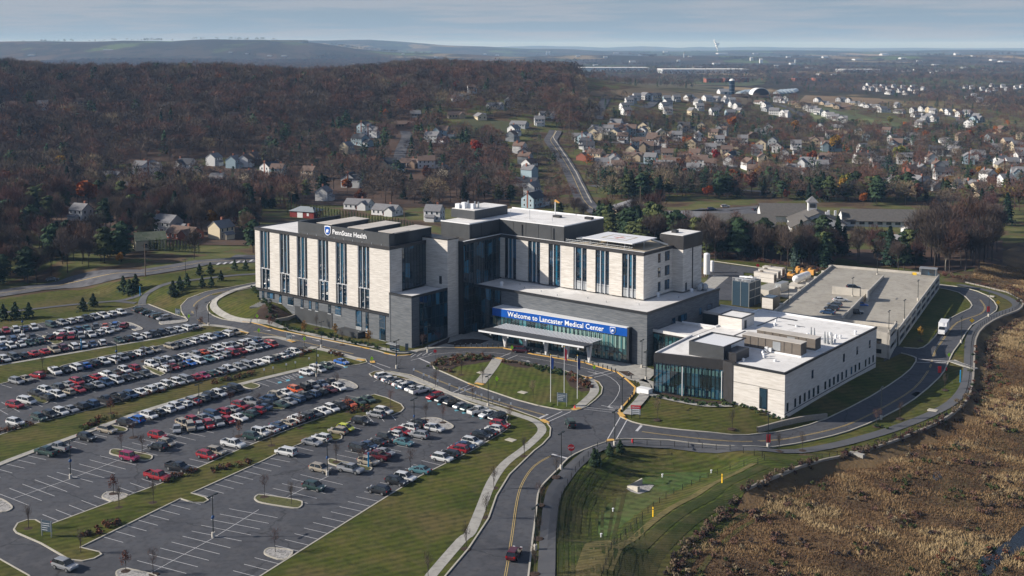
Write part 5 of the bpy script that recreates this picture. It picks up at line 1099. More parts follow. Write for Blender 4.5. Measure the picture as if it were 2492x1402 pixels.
# flagpoles
for px,py,pt,c,lb in [(1340,980,866,(.02,.08,.35),'left white flagpole with a blue flag on the oval'),(1373,966,846,(.55,.05,.08),'middle white flagpole with a red striped flag on the oval'),(1405,972,868,(.01,.03,.16),'right white flagpole with a navy flag on the oval')]:
    x_,y_=G(px,py); d=ray(px,pt); h=CH+d[2]*(y_/d[1]); r=empty('flagpole',(x_,y_,.15)); tag(r,lb,'flagpole','flagpoles on the oval lawn')
    MB().mat(M['whitepaint']).tube((0,0,0),(0,0,h),.09,.05,n=8).build('pole',r); MB().mat(M['yellowp']).ball((0,0,h+.1),.13,.13,.13,6,4).build('finial',r)
    m=MB().mat(bsdf('flag_cloth',c,.8)); n=6; vs=[]
    for i in range(n+1):
        for z in (h-.3,h-1.6,h-3.1): vs.append((.1+.11*i-.1*(h-z)*.25*(i/n),.15*math.sin(i*1.4)+.05*(h-z),z-.10*i))
    m.add(vs,[(3*i+j,3*i+j+1,3*i+j+4,3*i+j+3) for i in range(n) for j in (0,1)])
    m.build('flag',r)
# signs
def post_sign(px,py,h,w_,hh,face,lb,cat='road sign',post='lampgreen',shape='box',rz=0,twopost=False,base=0,name='road_sign',extra=None):
    x_,y_=G(px,py); r=empty(name,(x_,y_,Tz(x_,y_)+.1),rz); tag(r,lb,cat)
    m=MB().mat(M[post])
    if twopost:
        for s_ in (-1,1): MB().mat(M[post]).tube((s_*w_*.42,0,-.3),(s_*w_*.42,0,h),.09,n=6).build('post',r)
    else: m.tube((0,0,-.3),(0,0,h),.05,n=5); m.build('post',r)
    f=MB().mat(M[face])
    if shape=='box': f.box(-w_/2,w_/2,-.06,-.02,h-hh,h,True)
    elif shape=='round': f.tube((0,-.08,h-hh/2),(0,-.03,h-hh/2),w_/2,n=8,sm=False)
    elif shape=='diamond': 
        z=h-hh/2; f.add([(-w_/2,-.06,z),(0,-.06,z-hh/2),(w_/2,-.06,z),(0,-.06,z+hh/2)],[(0,1,2,3)])
    o=f.build('sign_face',r)
    if extra: extra(r,o,h,w_,hh)
    return r
def txtf(body,size,c,z,xoff=0):
    def f(r,o,h,w_,hh): text(body,size,M[c],Matrix.Translation((-w_*.44+xoff,-.09,h-z))@Matrix.Rotation(R(90),4,'X'),'lettering',o,.01)
    return f
post_sign(1390,1118,3.2,1.5,1.5,'redsign','red octagonal stop sign by the entrance road','stop sign',shape='round',extra=txtf('STOP',.5,'signwhite',.95,.02))
post_sign(1059,874,2.6,.9,.9,'redsign','small red stop sign at the left tip of the oval','stop sign',shape='round')
post_sign(1844,660,2.8,1.3,1.3,'redsign','red stop sign on the rear service road','stop sign',shape='round')
for px,py,lb in [(460,787,'at the far left crossing'),(630,822,'at the second crossing of the left drive'),(741,843,'at the third crossing of the left drive'),(905,893,'at the tip of the middle grass strip'),(1209,943,'on the oval lawn'),(1246,865,'before the purple SUV'),(1446,914,'on the right crossing of the loop'),(2309,883,'at the crossing below the garage'),(626,787,'beside the bank steps')]:
    post_sign(px,py,2.9,.95,1.4,'lime','bright lime pedestrian sign '+lb,'crossing sign',shape='diamond')
for px,py,lb in [(2365,795,'on the outer bend, lower of two'),(2428,750,'on the outer bend, upper of two'),(2437,735,'behind the far bend')][:2]:
    post_sign(px,py,2.6,1.6,1.5,'yellowp','orange curve sign '+lb,'curve sign',shape='diamond')
for px,py,h,lb in [(2286,918,2.9,'red banner post beside the shaded drive'),(2405,768,2.9,'red banner on the lamp by the outer bend'),(1870,1086,2.6,'red banner post below the clinic')]:
    post_sign(px,py,h,.9,1.8,'redsign',lb,'banner sign')
for k,(px,py) in enumerate([(1007,912),(1031,925),(1044,930),(1065,940),(1094,950),(1118,958),(1132,963),(1157,971),(1172,976),(1199,983),(1215,988),(1243,997)]):
    post_sign(px,py+3,2.0,.42,.62,'signface','small white bay sign on the verge, %s from the left'%ordn(k),'bay sign')
for k,(px,py) in enumerate([(643,915),(665,910),(697,902),(719,897),(752,887),(774,880),(806,873)]):
    post_sign(px,py,1.9,.4,.55,'signface','small bay sign behind the reserved bays, %s from the left'%ordn(k),'bay sign')
def redtop(r,o,h,w_,hh):
    MB().mat(M['redsign']).box(-w_/2-.02,w_/2+.02,-.10,-.062,h-.8,h+.02,True).build('header',r); text('EMERGENCY',.33,M['signwhite'],Matrix.Translation((-w_*.42,-.12,h-.55))@Matrix.Rotation(R(90),4,'X'),'lettering',o,.01)
    m=MB().mat(M['trim']); 
    for z in (1.2,1.6,2.0): m.box(-w_*.35,w_*.3,-.08,-.062,h-z-.12,h-z)
    m.build('text_line',r)
post_sign(1547,1018,3.0,2.3,2.2,'signface','wayfinding board with a red header at the junction','direction sign',twopost=True,name='direction_sign',extra=redtop,rz=R(-8))
def lines(r,o,h,w_,hh):
    m=MB().mat(M['signwhite']); 
    for z in (.5,.9,1.3,1.7): m.box(-w_*.38,w_*(.1 if z>1 else .3),-.09,-.062,h-z-.05,h-z)
    m.build('text_line',r)
M['greypanel']=bsdf('slate_sign_panel',(.06,.09,.12),.4)
for px,py,lb,s_ in [(1368,990,'slate wayfinding board with white edge on the oval lawn tip',1.1),(114,1308,'slate wayfinding board at the near end of the grass strip',1.0),(433,770,'slate board beside the far left drive',.8),(704,832,'slate board on the far divider tip',.8)]:
    post_sign(px,py,3.0*s_,2.4*s_,2.0*s_,'greypanel',lb,'direction sign',twopost=True,name='direction_sign',extra=lines,post='steel',rz=R(-18))
hz_obj('bus_shelter',956,858,lambda m:(m.mat(M['steel']).box(-2,2,-.8,.8,2.4,2.55), m.mat(M['glass']).box(-1.95,1.95,.72,.78,.2,2.4), m.mat(M['lampgreen']).tube((-1.9,-.7,0),(-1.9,-.7,2.4),.06,n=5), m.tube((1.9,-.7,0),(1.9,-.7,2.4),.06,n=5), m.box(-1.2,1.2,.2,.6,.4,.5)),'small glass bus shelter at the corner of the grey block','bus shelter')
for px,py,lb in [(1895,1150-24,None)][:0]: pass
post_sign(990,857,2.4,.9,2.0,'greypanel','narrow upright sign at the corner of the grey block','direction sign',name='direction_sign')
for px,py,lb in [(897,1138,'beside the silver pickup'),(198,852,'on the far sidewalk left'),(2337,930,'beside the trail bend'),(341,720,'where the north paths meet')]:
    hz_obj('call_post',px,py,lambda m:(m.mat(M['teal']).tube((0,0,-.2),(0,0,3.0),.17,n=8),m.ball((0,0,3.1),.2,.2,.2,8,4)),'bright blue emergency call post '+lb,'call post')
for px,py,lb in [(1589,1258,'near'),(1757,1176,'far')]:
    hz_obj('marker_post',px,py,lambda m:(m.mat(M['yellowp']).box(-.11,.11,-.06,.06,-.2,1.9),m.mat(M['black']).box(-.112,.112,-.062,.062,1.4,1.55)),'%s yellow marker post on the grass beyond the fence'%lb,'marker post')
for k,(px,py,h) in enumerate([(1492,1246,.7),(1463,1308,.6),(1612,1162,.6),(1731,1152,.6)]):
    hz_obj('vent_pipe',px,py,lambda m:(m.mat(M['whitepaint']).tube((0,0,-.3),(0,0,.6),.14,n=6),m.tube((0,0,.6),(0,0,.75),.22,n=6)),'white vent pipe in the grass basin, %s from the left'%['second','first','third','fourth'][k],'vent pipe')
for px,py,lb in [(1539,1078,'red fire hydrant behind the fence'),(1399,996,'red fire hydrant at the oval tip'),(2303,902,'red hydrant at the lower crossing')]:
    hz_obj('fire_hydrant',px,py,lambda m:(m.mat(M['redsign']).tube((0,0,0),(0,0,.75),.16,n=8),m.ball((0,0,.8),.18,.18,.16,8,4),m.tube((-.3,0,.5),(.3,0,.5),.08,n=6)),lb,'fire hydrant')
# headwall & culvert
hz_obj('headwall',1531,1187,lambda m:(m.mat(M['kerb']).prism([(-.4,0),(.3,.3),(1.9,-2.6),(1.4,-2.8)],-1,[1.3,1.3,.4,.4]),m.prism([(-.4,0),(.3,.5),(2.7,1.9),(2.9,1.5)],-1,[1.3,1.3,.5,.5])),'angled concrete drain headwall in the basin','headwall',rz=0)
hz_obj('culvert_box',2082,1121,lambda m:(m.mat(M['concrete']).box(-1.6,1.6,0,1.2,-.5,1.5),m.mat(M['black']).box(-.8,.8,-.04,0,-.4,.9)),'grey culvert box in the meadow','culvert')
def footbr(m):
    m.mat(M['concrete']).box(-.9,.9,0,9,-.1,.12); m.mat(M['black'])
    for k in range(8): m.box(-.7,.7,.6+k*1.05,1.1+k*1.05,.125,.14)
x0=G(2312,878);x1=G(2350,892); hz_obj('grating_ramp',2312,878,footbr,'pale concrete ramp with dark gratings to the trail','ramp',rz=math.atan2(x1[1]-x0[1],x1[0]-x0[0])-R(90))
# utility covers on the lawns
for px,py,lb in [(1243,1073,'on the lawn near the junction'),(1172,909,'on the oval lawn by the path'),(1272,957,'in the middle of the oval lawn'),(2270,1000,'on the lawn by the drive'),(2412,722,'by the far trail')]:
    hz_obj('utility_cover',px,py,lambda m:m.mat(M['kerb']).box(-1.1,1.1,-.8,.8,0,.28),'pale concrete utility cover '+lb,'utility cover')
# fences: posts and wire
def fence(px,label,h=1.3,sp_=3.0,wl=False,wood=False,name='fence'):
    P=smooth(GP(px),False,3) if not wl else px; A=dens(P,.5,False); s=np.r_[0,np.cumsum(np.linalg.norm(np.diff(np.array(A),axis=0),axis=1))]; AA_=np.array(A)
    r=empty(name,(AA_[0,0],AA_[0,1],0)); tag(r,label,'fence'); m=MB().mat(M['woodrail'] if wood else M['black']); n=int(s[-1]/sp_); pts=[]
    for k in range(n+1):
        a=np.interp(k*sp_,s,AA_[:,0])-AA_[0,0]; b=np.interp(k*sp_,s,AA_[:,1])-AA_[0,1]; z=Tz(a+AA_[0,0],b+AA_[0,1]); pts.append((a,b,z))
        m.box(a-.05,a+.05,b-.05,b+.05,z-.1,z+h)
    m.build('post',r)['kind']='stuff'; m=MB().mat(M['woodrail'] if wood else M['black'])
    zs=(h*.25,h*.6,h*.95) if not wood else (h*.15,h*.3,h*.45,h*.6,h*.75,h*.9)
    for a,b in zip(pts[:-1],pts[1:]):
        for z in zs: m.tube((a[0],a[1],a[2]+z),(b[0],b[1],b[2]+z),.022 if not wood else .09,n=3,cap=False)
    m.build('rail',r); return r
M['woodrail']=noisy('weathered_wood',[(.28,.22,.16),(.36,.30,.22)],1,.9)
fence([(1288,1420),(1352,1402),(1354,1290),(1364,1215),(1400,1150),(1440,1103),(1462,1085),(1500,1080),(1600,1086),(1700,1091),(1800,1100),(1850,1112),(1860,1120),(1845,1130),(1760,1150),(1690,1180),(1620,1215),(1560,1265),(1510,1315),(1480,1360),(1462,1420)][1:],'thin black wire fence ringing the grassy basin')
fence(offset_line(smooth(WALL[:-2],False,3),-.9)[:],'black railing along the curved trail wall',1.2,2.4,True)
fence([(97,556),(130,572)],'short tan board fence left of the yard',1.8,2.4,wood=True,name='board_fence')
fence([(240,590),(295,614)],'tan board fence beside the cream barn yard',1.8,2.4,wood=True,name='board_fence')
# utility poles
M['wood']=bsdf('wooden_pole',(.16,.11,.08),.9)
for px,py,pt,lb in [(354,672,590,'beside the north road'),(984,545,505,'beside the evergreen hedge'),(1385,345,250,'along the road bend'),(1428,400,330,'above the road junction'),(2170,388,330,'between the willows'),(1558,510,452,'left of the nursing home')]:
    x_,y_=G(px,py); h=(py-pt)*y_/CF; m=MB().mat(M['wood']).tube((0,0,-.5),(0,0,h),.22,.14,n=6).box(-1.2,1.2,-.08,.08,h-1.1,h-.9); tag(m.build('utility_pole',None,(x_,y_,Tz(x_,y_))),'tall wooden utility pole '+lb,'utility pole')
x_,y_=G(1211,520); m=MB().mat(M['whitepaint']).tube((0,0,0),(0,0,10),.15,n=6).mat(M['orange']).tube((0,0,9.7),(1.6,0,9.1),.45,.2,n=8); tag(m.build('windsock',hosp,(10,56,28) ),None)
# ================================================================== VEHICLES
CC={'w':(.62,.63,.64),'s':(.27,.28,.30),'k':(.012,.013,.016),'g':(.065,.07,.075),'b':(.018,.05,.12),'r':(.30,.012,.020),'d':(.09,.010,.018),'t':(.34,.30,.24),'o':(.55,.09,.02),'c':(.07,.17,.20),'n':(.02,.05,.045),'y':(.50,.55,.02),'m':(.28,.01,.07),'u':(.012,.11,.42)}
CN={'w':'white','s':'silver','k':'black','g':'dark grey','b':'dark blue','r':'red','d':'maroon','t':'tan','o':'orange','c':'teal','n':'dark green','y':'lime yellow','m':'magenta','u':'bright blue'}
def paint(c):
    m=bsdf('car_paint_'+CN[c].replace(' ','_'),CC[c],.32,.15,.5); m.node_tree.nodes['Principled BSDF'].inputs['Coat Weight'].default_value=.7; m.node_tree.nodes['Principled BSDF'].inputs['Coat Roughness'].default_value=.06; return m
PM={c:paint(c) for c in CC}
M['carglass']=bsdf('car_window_glass',(.012,.016,.02),.06,0,.8); M['tyre']=bsdf('tyre_rubber',(.012,.012,.013),.8); M['rim']=bsdf('wheel_rim',(.42,.43,.45),.3,.8)
M['headl']=bsdf('headlight_lens',(.75,.76,.78),.12,.3); M['taill']=bsdf('tail_light_lens',(.35,.01,.01),.2); M['plastic']=bsdf('black_plastic',(.02,.02,.02),.6)
# profile stations: x (rear - , front +), belt height ; cabin: (x_rear_bottom,x_rear_top,x_front_top,x_front_bottom, roof z)
CT_={
 'sedan':dict(L=4.75,W=1.82,body=[(-2.37,.45,.74),(-2.25,.32,.96),(-1.5,.25,1.0),(-.6,.22,.96),(.9,.22,.94),(1.9,.25,.84),(2.28,.32,.70),(2.37,.42,.58)],cab=(-1.75,-1.0,.35,1.15,1.43),wb=1.38,r=.33),
 'suv':dict(L=4.7,W=1.90,body=[(-2.35,.5,.9),(-2.28,.36,1.03),(-1.5,.3,1.04),(-.6,.28,1.02),(1.0,.28,1.00),(1.95,.30,.92),(2.28,.38,.82),(2.35,.48,.68)],cab=(-2.22,-1.75,.40,1.20,1.64),wb=1.36,r=.37),
 'hatch':dict(L=4.2,W=1.78,body=[(-2.1,.45,.8),(-2.03,.32,1.0),(-1.3,.25,1.02),(-.5,.24,.98),(.8,.24,.96),(1.6,.26,.86),(2.0,.34,.72),(2.1,.42,.6)],cab=(-2.0,-1.55,.35,1.2,1.5),wb=1.28,r=.33),
 'van':dict(L=5.1,W=1.98,body=[(-2.55,.5,.95),(-2.5,.34,1.12),(-1.5,.3,1.12),(-.6,.28,1.1),(1.2,.28,1.06),(2.0,.3,.95),(2.45,.36,.8),(2.55,.45,.62)],cab=(-2.48,-2.20,.9,1.85,1.72),wb=1.52,r=.35),
 'jeep':dict(L=4.5,W=1.87,body=[(-2.2,.55,1.0),(-2.18,.42,1.12),(-1.4,.38,1.14),(-.4,.36,1.14),(.7,.36,1.13),(1.8,.42,1.10),(2.12,.45,1.04),(2.2,.5,.9)],cab=(-2.12,-2.05,.55,.75,1.82),wb=1.36,r=.42),
 'pickup':dict(L=5.8,W=2.0,body=[(-2.9,.55,1.05),(-2.88,.42,1.12),(-2.0,.38,1.12),(-.75,.36,1.12),(1.2,.36,1.12),(2.4,.38,1.10),(2.82,.42,.98),(2.9,.5,.8)],cab=(-.85,-.6,.85,1.45,1.80),wb=1.78,r=.41),
}
def body_mesh(t,m):
    q=CT_[t]; W=q['W']/2; mb=MB().mat(m); st=q['body']; vs=[]; n=len(st)
    for i,(x,z0,z1) in enumerate(st):
        e=.80 if i in (0,n-1) else (.94 if i in (1,n-2) else 1.0); zm=z0+(z1-z0)*.55
        vs+=[(x,-W*e*.90,z0),(x,-W*e,zm),(x,-W*e*.93,z1),(x,W*e*.93,z1),(x,W*e,zm),(x,W*e*.90,z0)]
    fs=[]
    for i in range(n-1):
        for j in range(5): fs.append((i*6+j,i*6+j+1,(i+1)*6+j+1,(i+1)*6+j))
    fs=[f[::-1] for f in fs]; mb.add(vs,fs,False); mb.add(vs[:6],[(0,1,2,3,4,5)]); mb.add(vs[-6:],[(5,4,3,2,1,0)])
    a,b,c,d,zr=q['cab']; zb=1.0 if t in('sedan','hatch') else 1.1; wt=W*.74
    # roof
    mb.add([(b-.05,-wt,zr-.03),(c+.05,-wt,zr-.03),(c+.05,wt,zr-.03),(b-.05,wt,zr-.03),(b+.1,-wt*.8,zr+.03),(c-.1,-wt*.8,zr+.03),(c-.1,wt*.8,zr+.03),(b+.1,wt*.8,zr+.03)],[(4,5,6,7),(0,1,5,4),(1,2,6,5),(2,3,7,6),(3,0,4,7)])
    # pillars
    for s_ in (-1,1):
        for (x0,x1) in ((a,b),(d,c)):
            y0,y1=s_*W*.91,s_*wt*1.01; w_=.09
            mb.add([(x0-w_,y0,zb-.08),(x0+w_,y0,zb-.08),(x1+w_,y1,zr),(x1-w_,y1,zr)],[(0,1,2,3),(3,2,1,0)])
        xm=(b+c)/2-.1 if t!='pickup' else .05
        mb.add([(xm-.06,s_*W*.925,zb-.05),(xm+.06,s_*W*.925,zb-.05),(xm+.05,s_*wt*1.025,zr),(xm-.05,s_*wt*1.025,zr)],[(0,1,2,3),(3,2,1,0)])
        mb.box(c+.45,c+.65,s_*W*1.02-.1,s_*W*1.02+.1,zb,zb+.16)
    if t=='pickup': # bed walls
        for s_ in (-1,1): mb.box(-2.85,-.9,s_*W*.86-.07,s_*W*.86+.07,1.1,1.36)
        mb.box(-2.87,-2.77,-W*.86,W*.86,1.1,1.36)
        mb.mat(M['plastic']).box(-2.77,-.92,-W*.80,W*.80,1.12,1.135)
    return mb.mesh('car_body')
def cab_mesh(t):
    q=CT_[t]; W=q['W']/2; a,b,c,d,zr=q['cab']; zb=.92 if t in('sedan','hatch') else (.96 if t=='suv' else 1.04); wb_=W*.90; wt=W*.73
    mb=MB().mat(M['carglass']); mb.add([(a,-wb_,zb),(d,-wb_,zb),(d,wb_,zb),(a,wb_,zb),(b,-wt,zr-.03),(c,-wt,zr-.03),(c,wt,zr-.03),(b,wt,zr-.03)],[(0,1,5,4),(1,2,6,5),(2,3,7,6),(3,0,4,7),(4,5,6,7)]); return mb.mesh('windows')
def tyre_mesh(r): return MB().mat(M['tyre']).tube((0,-.11,0),(0,.11,0),r,n=12).mesh('tyre')
def rim_mesh(r): return MB().mat(M['rim']).tube((0,-.125,0),(0,.125,0),r*.62,n=8,sm=False).mesh('rim')
BODY={};CAB={t:cab_mesh(t) for t in CT_}; TY={t:tyre_mesh(CT_[t]['r']) for t in CT_}; RI={t:rim_mesh(CT_[t]['r']) for t in CT_}
HL=MB().mat(M['headl']).box(-.12,.04,-.2,.2,-.09,.09,True).mesh('headlight'); TL=MB().mat(M['taill']).box(-.04,.10,-.16,.16,-.12,.14,True).mesh('tail_light')
def far_mesh(t,c):
    """one mesh: everything, for cars a few pixels large"""
    me=BODY[(t,c)]; q=CT_[t]; mb=MB()
    for src in (me,CAB[t]):
        for p in src.polygons: mb.mat(src.materials[p.material_index]); mb.add([src.vertices[i].co[:] for i in p.vertices],[tuple(range(len(p.vertices)))])
    mb.mat(M['tyre'])
    for sx in (-1,1):
        for sy in (-1,1): mb.tube((sx*q['wb'],sy*q['W']*.46-.1,q['r']),(sx*q['wb'],sy*q['W']*.46+.1,q['r']),q['r'],n=8)
    a=q['body'][0][0]; mb.mat(M['headl'])
    for sy in (-1,1): mb.box(q['L']/2-.2,q['L']/2-.02,sy*.62-.18,sy*.62+.18,.62,.80,True)
    mb.mat(M['taill'])
    for sy in (-1,1): mb.box(-q['L']/2-.02,-q['L']/2+.14,sy*.66-.14,sy*.66+.14,.72,.95,True)
    return mb.mesh('parked_car')
FARM={}
def get_body(t,c):
    if (t,c) not in BODY: BODY[(t,c)]=body_mesh(t,PM[c])
    return BODY[(t,c)]
TN={'sedan':'sedan','suv':'SUV','hatch':'hatchback','van':'minivan','jeep':'boxy off-roader','pickup':'pickup truck'}
def make_car(t,c,x,y,z,rz,near=2):
    q=CT_[t]; get_body(t,c)
    if near==0:
        if (t,c) not in FARM: FARM[(t,c)]=far_mesh(t,c)
        o=link('parked_car',FARM[(t,c)],None,(x,y,z),rz); return o
    r=empty('parked_car',(x,y,z),rz)
    link('body',BODY[(t,c)],r); link('windows',CAB[t],r)
    for sx in (-1,1):
        for sy in (-1,1):
            w_=link('wheel' if near<2 else 'wheel',TY[t],r,(sx*q['wb'],sy*q['W']*.455,q['r']))
            if near==2: link('rim',RI[t],w_)
    if near==2:
        for sy in (-1,1):
            link('headlight',HL,r,(q['L']/2-.10,sy*q['W']*.34,.70 if t in('sedan','hatch') else .86)); link('tail_light',TL,r,(-q['L']/2+.0,sy*q['W']*.36,.80 if t in('sedan','hatch') else .95))
    return r
# rows: name, [(px,py,code)], flags ; code = colour + optional type letter (s sedan, u suv, h hatch, v van, j jeep, p pickup)
TY_={'s':'sedan','u':'suv','h':'hatch','v':'van','j':'jeep','p':'pickup'}
def c5(s): return [(float(a)/4.006,700+float(b)/4.006,c) for a,b,c in (q.split(',') for q in s.split())]
def c6(s): return [(400+float(a)/4.006,700+float(b)/4.006,c) for a,b,c in (q.split(',') for q in s.split())]
def b2(s): return [(560+float(a)/3.101,950+float(b)/3.101,c) for a,b,c in (q.split(',') for q in s.split())]
def b1(s): return [(float(a)/3.4875,1000+float(b)/3.4875,c) for a,b,c in (q.split(',') for q in s.split())]
def r4(s): return [(1000+float(a)/3.56,820+float(b)/3.56,c) for a,b,c in (q.split(',') for q in s.split())]
ROWS=[
 ('farthest left run by the north lawn',c5('-30,435,k 50,430,ru 165,420,wu 245,405,b 330,390,wu'),1),
 ('farthest row along the north lawn',c5('510,370,n 590,340,su 685,335,w 770,322,wu 850,305,k 925,290,su 1000,275,wp 1095,262,wu 1180,245,wu'),1),
 ('short slanted row beside the far drive',c5('1365,222,n 1440,245,n 1490,268,k 1540,285,n 1605,300,su'),2),
 ('upper far double row',c5('590,440,wu 685,430,w 770,422,b 850,408,c 940,385,g 1020,375,o 1105,360,u 1200,395,r'),1),
 ('lower far double row',c5('510,475,k 620,495,ru 700,488,r 785,475,s 870,460,wp 950,440,w 1035,425,wu 1120,412,s'),1),
 ('upper far left double row',c5('30,520,wu 130,512,b 220,500,wu 320,485,k'),1),
 ('lower far left double row',c5('20,585,b 100,568,wu 210,555,w 300,540,n 390,522,n'),1),
 ('row above the far strip, left part',c5('-45,720,k 45,700,wu 140,685,g 225,665,k 330,645,r 430,622,r 530,610,tp 625,595,du 725,580,w 815,575,w 905,555,b 990,540,wu'),1),
 ('row above the far strip, right part',c5('1170,515,n 1260,500,k 1340,490,w 1430,470,wu 1510,458,k 1580,445,k 1660,430,su 1740,415,w 1815,400,w 1870,392,s'),1),
 ('short run below the far strip at the left',c5('155,915,s 260,895,t 360,860,ru'),1),
 ('row below the far strip, left part',c5('545,820,wp 655,800,k 750,780,wv 830,765,u 920,750,k 1010,720,wu 1110,700,w 1180,692,s 1260,665,k 1350,650,wu 1430,625,s 1500,605,t'),1),
 ('row below the far strip, right part',c6('70,575,t 140,560,g 220,545,s 290,530,w 360,507,wu 450,485,wu 540,465,b 610,450,w 660,450,t'),1),
 ('upper middle double row, left part',c5('350,1030,k 450,1005,wu 560,975,g 650,945,s 750,920,r 840,900,k 930,875,r 1030,850,wu 1120,825,g 1210,810,w 1300,790,r'),1),
 ('lower middle double row, left part',c5('470,1070,k 580,1045,wu 690,1020,t 770,1000,r 850,980,k 930,955,s 1015,930,b 1150,905,wv 1245,880,k 1320,865,g 1405,848,g'),1),
 ('upper middle double row, right part',c6('-115,750,wu 40,712,w 120,695,k 200,675,w 290,650,s 370,635,o 440,620,s 520,600,w 590,580,wp 660,570,s 740,550,wu 820,530,w 895,510,b'),1),
 ('lower middle double row, right part',c6('10,795,w 95,775,r 160,762,k 240,740,u 350,718,wv 430,690,c 510,675,w 590,660,s 660,645,r 740,625,r 830,605,w 900,590,s 965,570,b 1030,560,r'),1),
 ('row above the middle strip, left part',c5('390,1275,n 490,1240,k 580,1218,wu 690,1190,s 800,1160,k 900,1140,b 1035,1100,kp'),1),
 ('row above the middle strip, centre part',c5('1210,1065,kp 1310,1038,b 1410,1012,w 1500,988,wu 1590,965,w 1670,938,w 1760,912,wu')+c6('160,905,s 245,895,r 335,880,m 425,850,n 510,830,s 600,805,wu'),1),
 ('row above the middle strip, right part',c6('745,780,s 820,757,s 910,735,w 1000,710,wu 1070,690,k 1130,678,w 1200,660,b 1265,632,wu 1350,605,k'),1),
 ('row below the middle pavement',c5('1480,1240,uu 1610,1205,wu 1690,1180,k 1760,1150,wu 1840,1130,w 1910,1110,g')+c6('150,1150,w 230,1125,s 310,1103,k 415,1078,wu 490,1050,k 570,1025,k'),1),
 ('reserved bays of the middle lot',c6('1375,830,wh 1500,800,w 1600,775,n 1715,725,u'),1),
 ('upper central double row, right part',c6('1025,1085,b 1100,1052,t 1190,1025,w 1280,995,o 1370,982,kj 1450,955,s 1530,945,b 1590,930,k'),1),
 ('lower central double row, right part',c6('1175,1130,n 1240,1105,s 1300,1085,b 1365,1065,k 1430,1050,b 1515,1020,k 1590,1005,d 1685,982,wu'),1),
 ('upper central double row, left part',c6('175,1325,t 290,1310,ru 380,1280,s 470,1245,b 560,1215,ru 650,1185,s 745,1155,ru 830,1120,sp'),1),
 ('lower central double row, left part',c6('110,1365,s 245,1385,tj 480,1350,ru 650,1300,r 730,1260,w 820,1225,n 890,1200,r 950,1170,b 1015,1165,k'),1),
 ('row above the near strip, far end',b2('170,350,n 235,325,wj 310,300,w 375,270,b 435,248,t 500,222,wj 560,195,k 625,180,g 700,160,w 755,145,w 820,125,k 900,105,o 975,85,n 1045,68,n'),1),
 ('row above the near strip, near end',b1('1330,560,rp 1510,485,kp 1765,385,r 1845,352,t 1965,285,wp'),0),
 ('row below the near strip',b2('425,470,wv 625,395,s 690,362,wu 790,305,tu 865,290,yh 1030,245,ku 1080,180,su 1162,160,wu'),0),
 ('upper near double row',b2('1415,255,k 1350,285,wu 1290,310,r 1235,335,w 1180,360,ku 1115,392,k 1050,420,b 975,445,k'),1),
 ('lower near double row',b2('1530,290,wu 1445,345,s 1310,395,c 1155,470,s 1095,495,dp 1060,545,t'),0),
 ('near centre bays',b2('910,600,sp 680,595,tu 635,730,nu'),3),
 ('row along the big lawn',b2('2045,265,r 2000,295,w 1960,325,k 1875,342,ku 1790,385,wu 1770,420,b 1730,450,ru 1665,490,ku 1610,512,wu 1455,610,c 1330,665,wu 1245,690,ku 1110,755,ku'),0),
 ('reserved row beside the oval drive, left part',r4('-230,345,w -180,375,w -95,415,w -45,445,w 25,425,b 80,475,wp'),1),
 ('reserved row beside the oval drive, right part',r4('215,520,ru 350,575,ku 430,605,s 510,615,n 590,645,wp 745,700,k'),1),
 ('lower left pavement bays',b1('1075,110,ku 905,165,tu 740,230,ku 490,315,sp 400,355,np'),0),
 ('lower left centre bays',b1('1340,215,r 1415,275,t 1340,310,ku 1100,400,mj'),3),
 ('left bays below the far middle rows',c5('145,1150,r 260,1110,wv'),0),
 ('left edge bays above the middle strip',c5('150,1320,wu'),3),
]
def fitrow(P,mode=1):
    """even out hand traced positions: quadratic through the row, minimum stall spacing"""
    A=np.array(P); 
    if len(A)<3 or mode==3: return A,None
    c=A.mean(0); u_,s_,vt=np.linalg.svd(A-c); e=vt[0]; 
    if e@(A[-1]-A[0])<0: e=-e
    nrm=np.array([-e[1],e[0]]); s=(A-c)@e; t=(A-c)@nrm; k=np.polyfit(s,t,2 if len(A)>5 else 1); o=np.argsort(s)
    ss=s[o].copy()
    for i in range(1,len(ss)): ss[i]=max(ss[i],ss[i-1]+2.62)
    ss-=(ss-s[o]).mean(); s2=np.empty_like(ss); s2[o]=ss
    f=np.poly1d(k); df=f.deriv(); Q=np.array([c+e*a+nrm*f(a) for a in s2]); TT=np.array([e+nrm*df(a) for a in s2]); TT/=np.linalg.norm(TT,axis=1,keepdims=True); return Q,TT
MIX=['s','s','u','s','u','h','u','s','u','v']
cars=[]
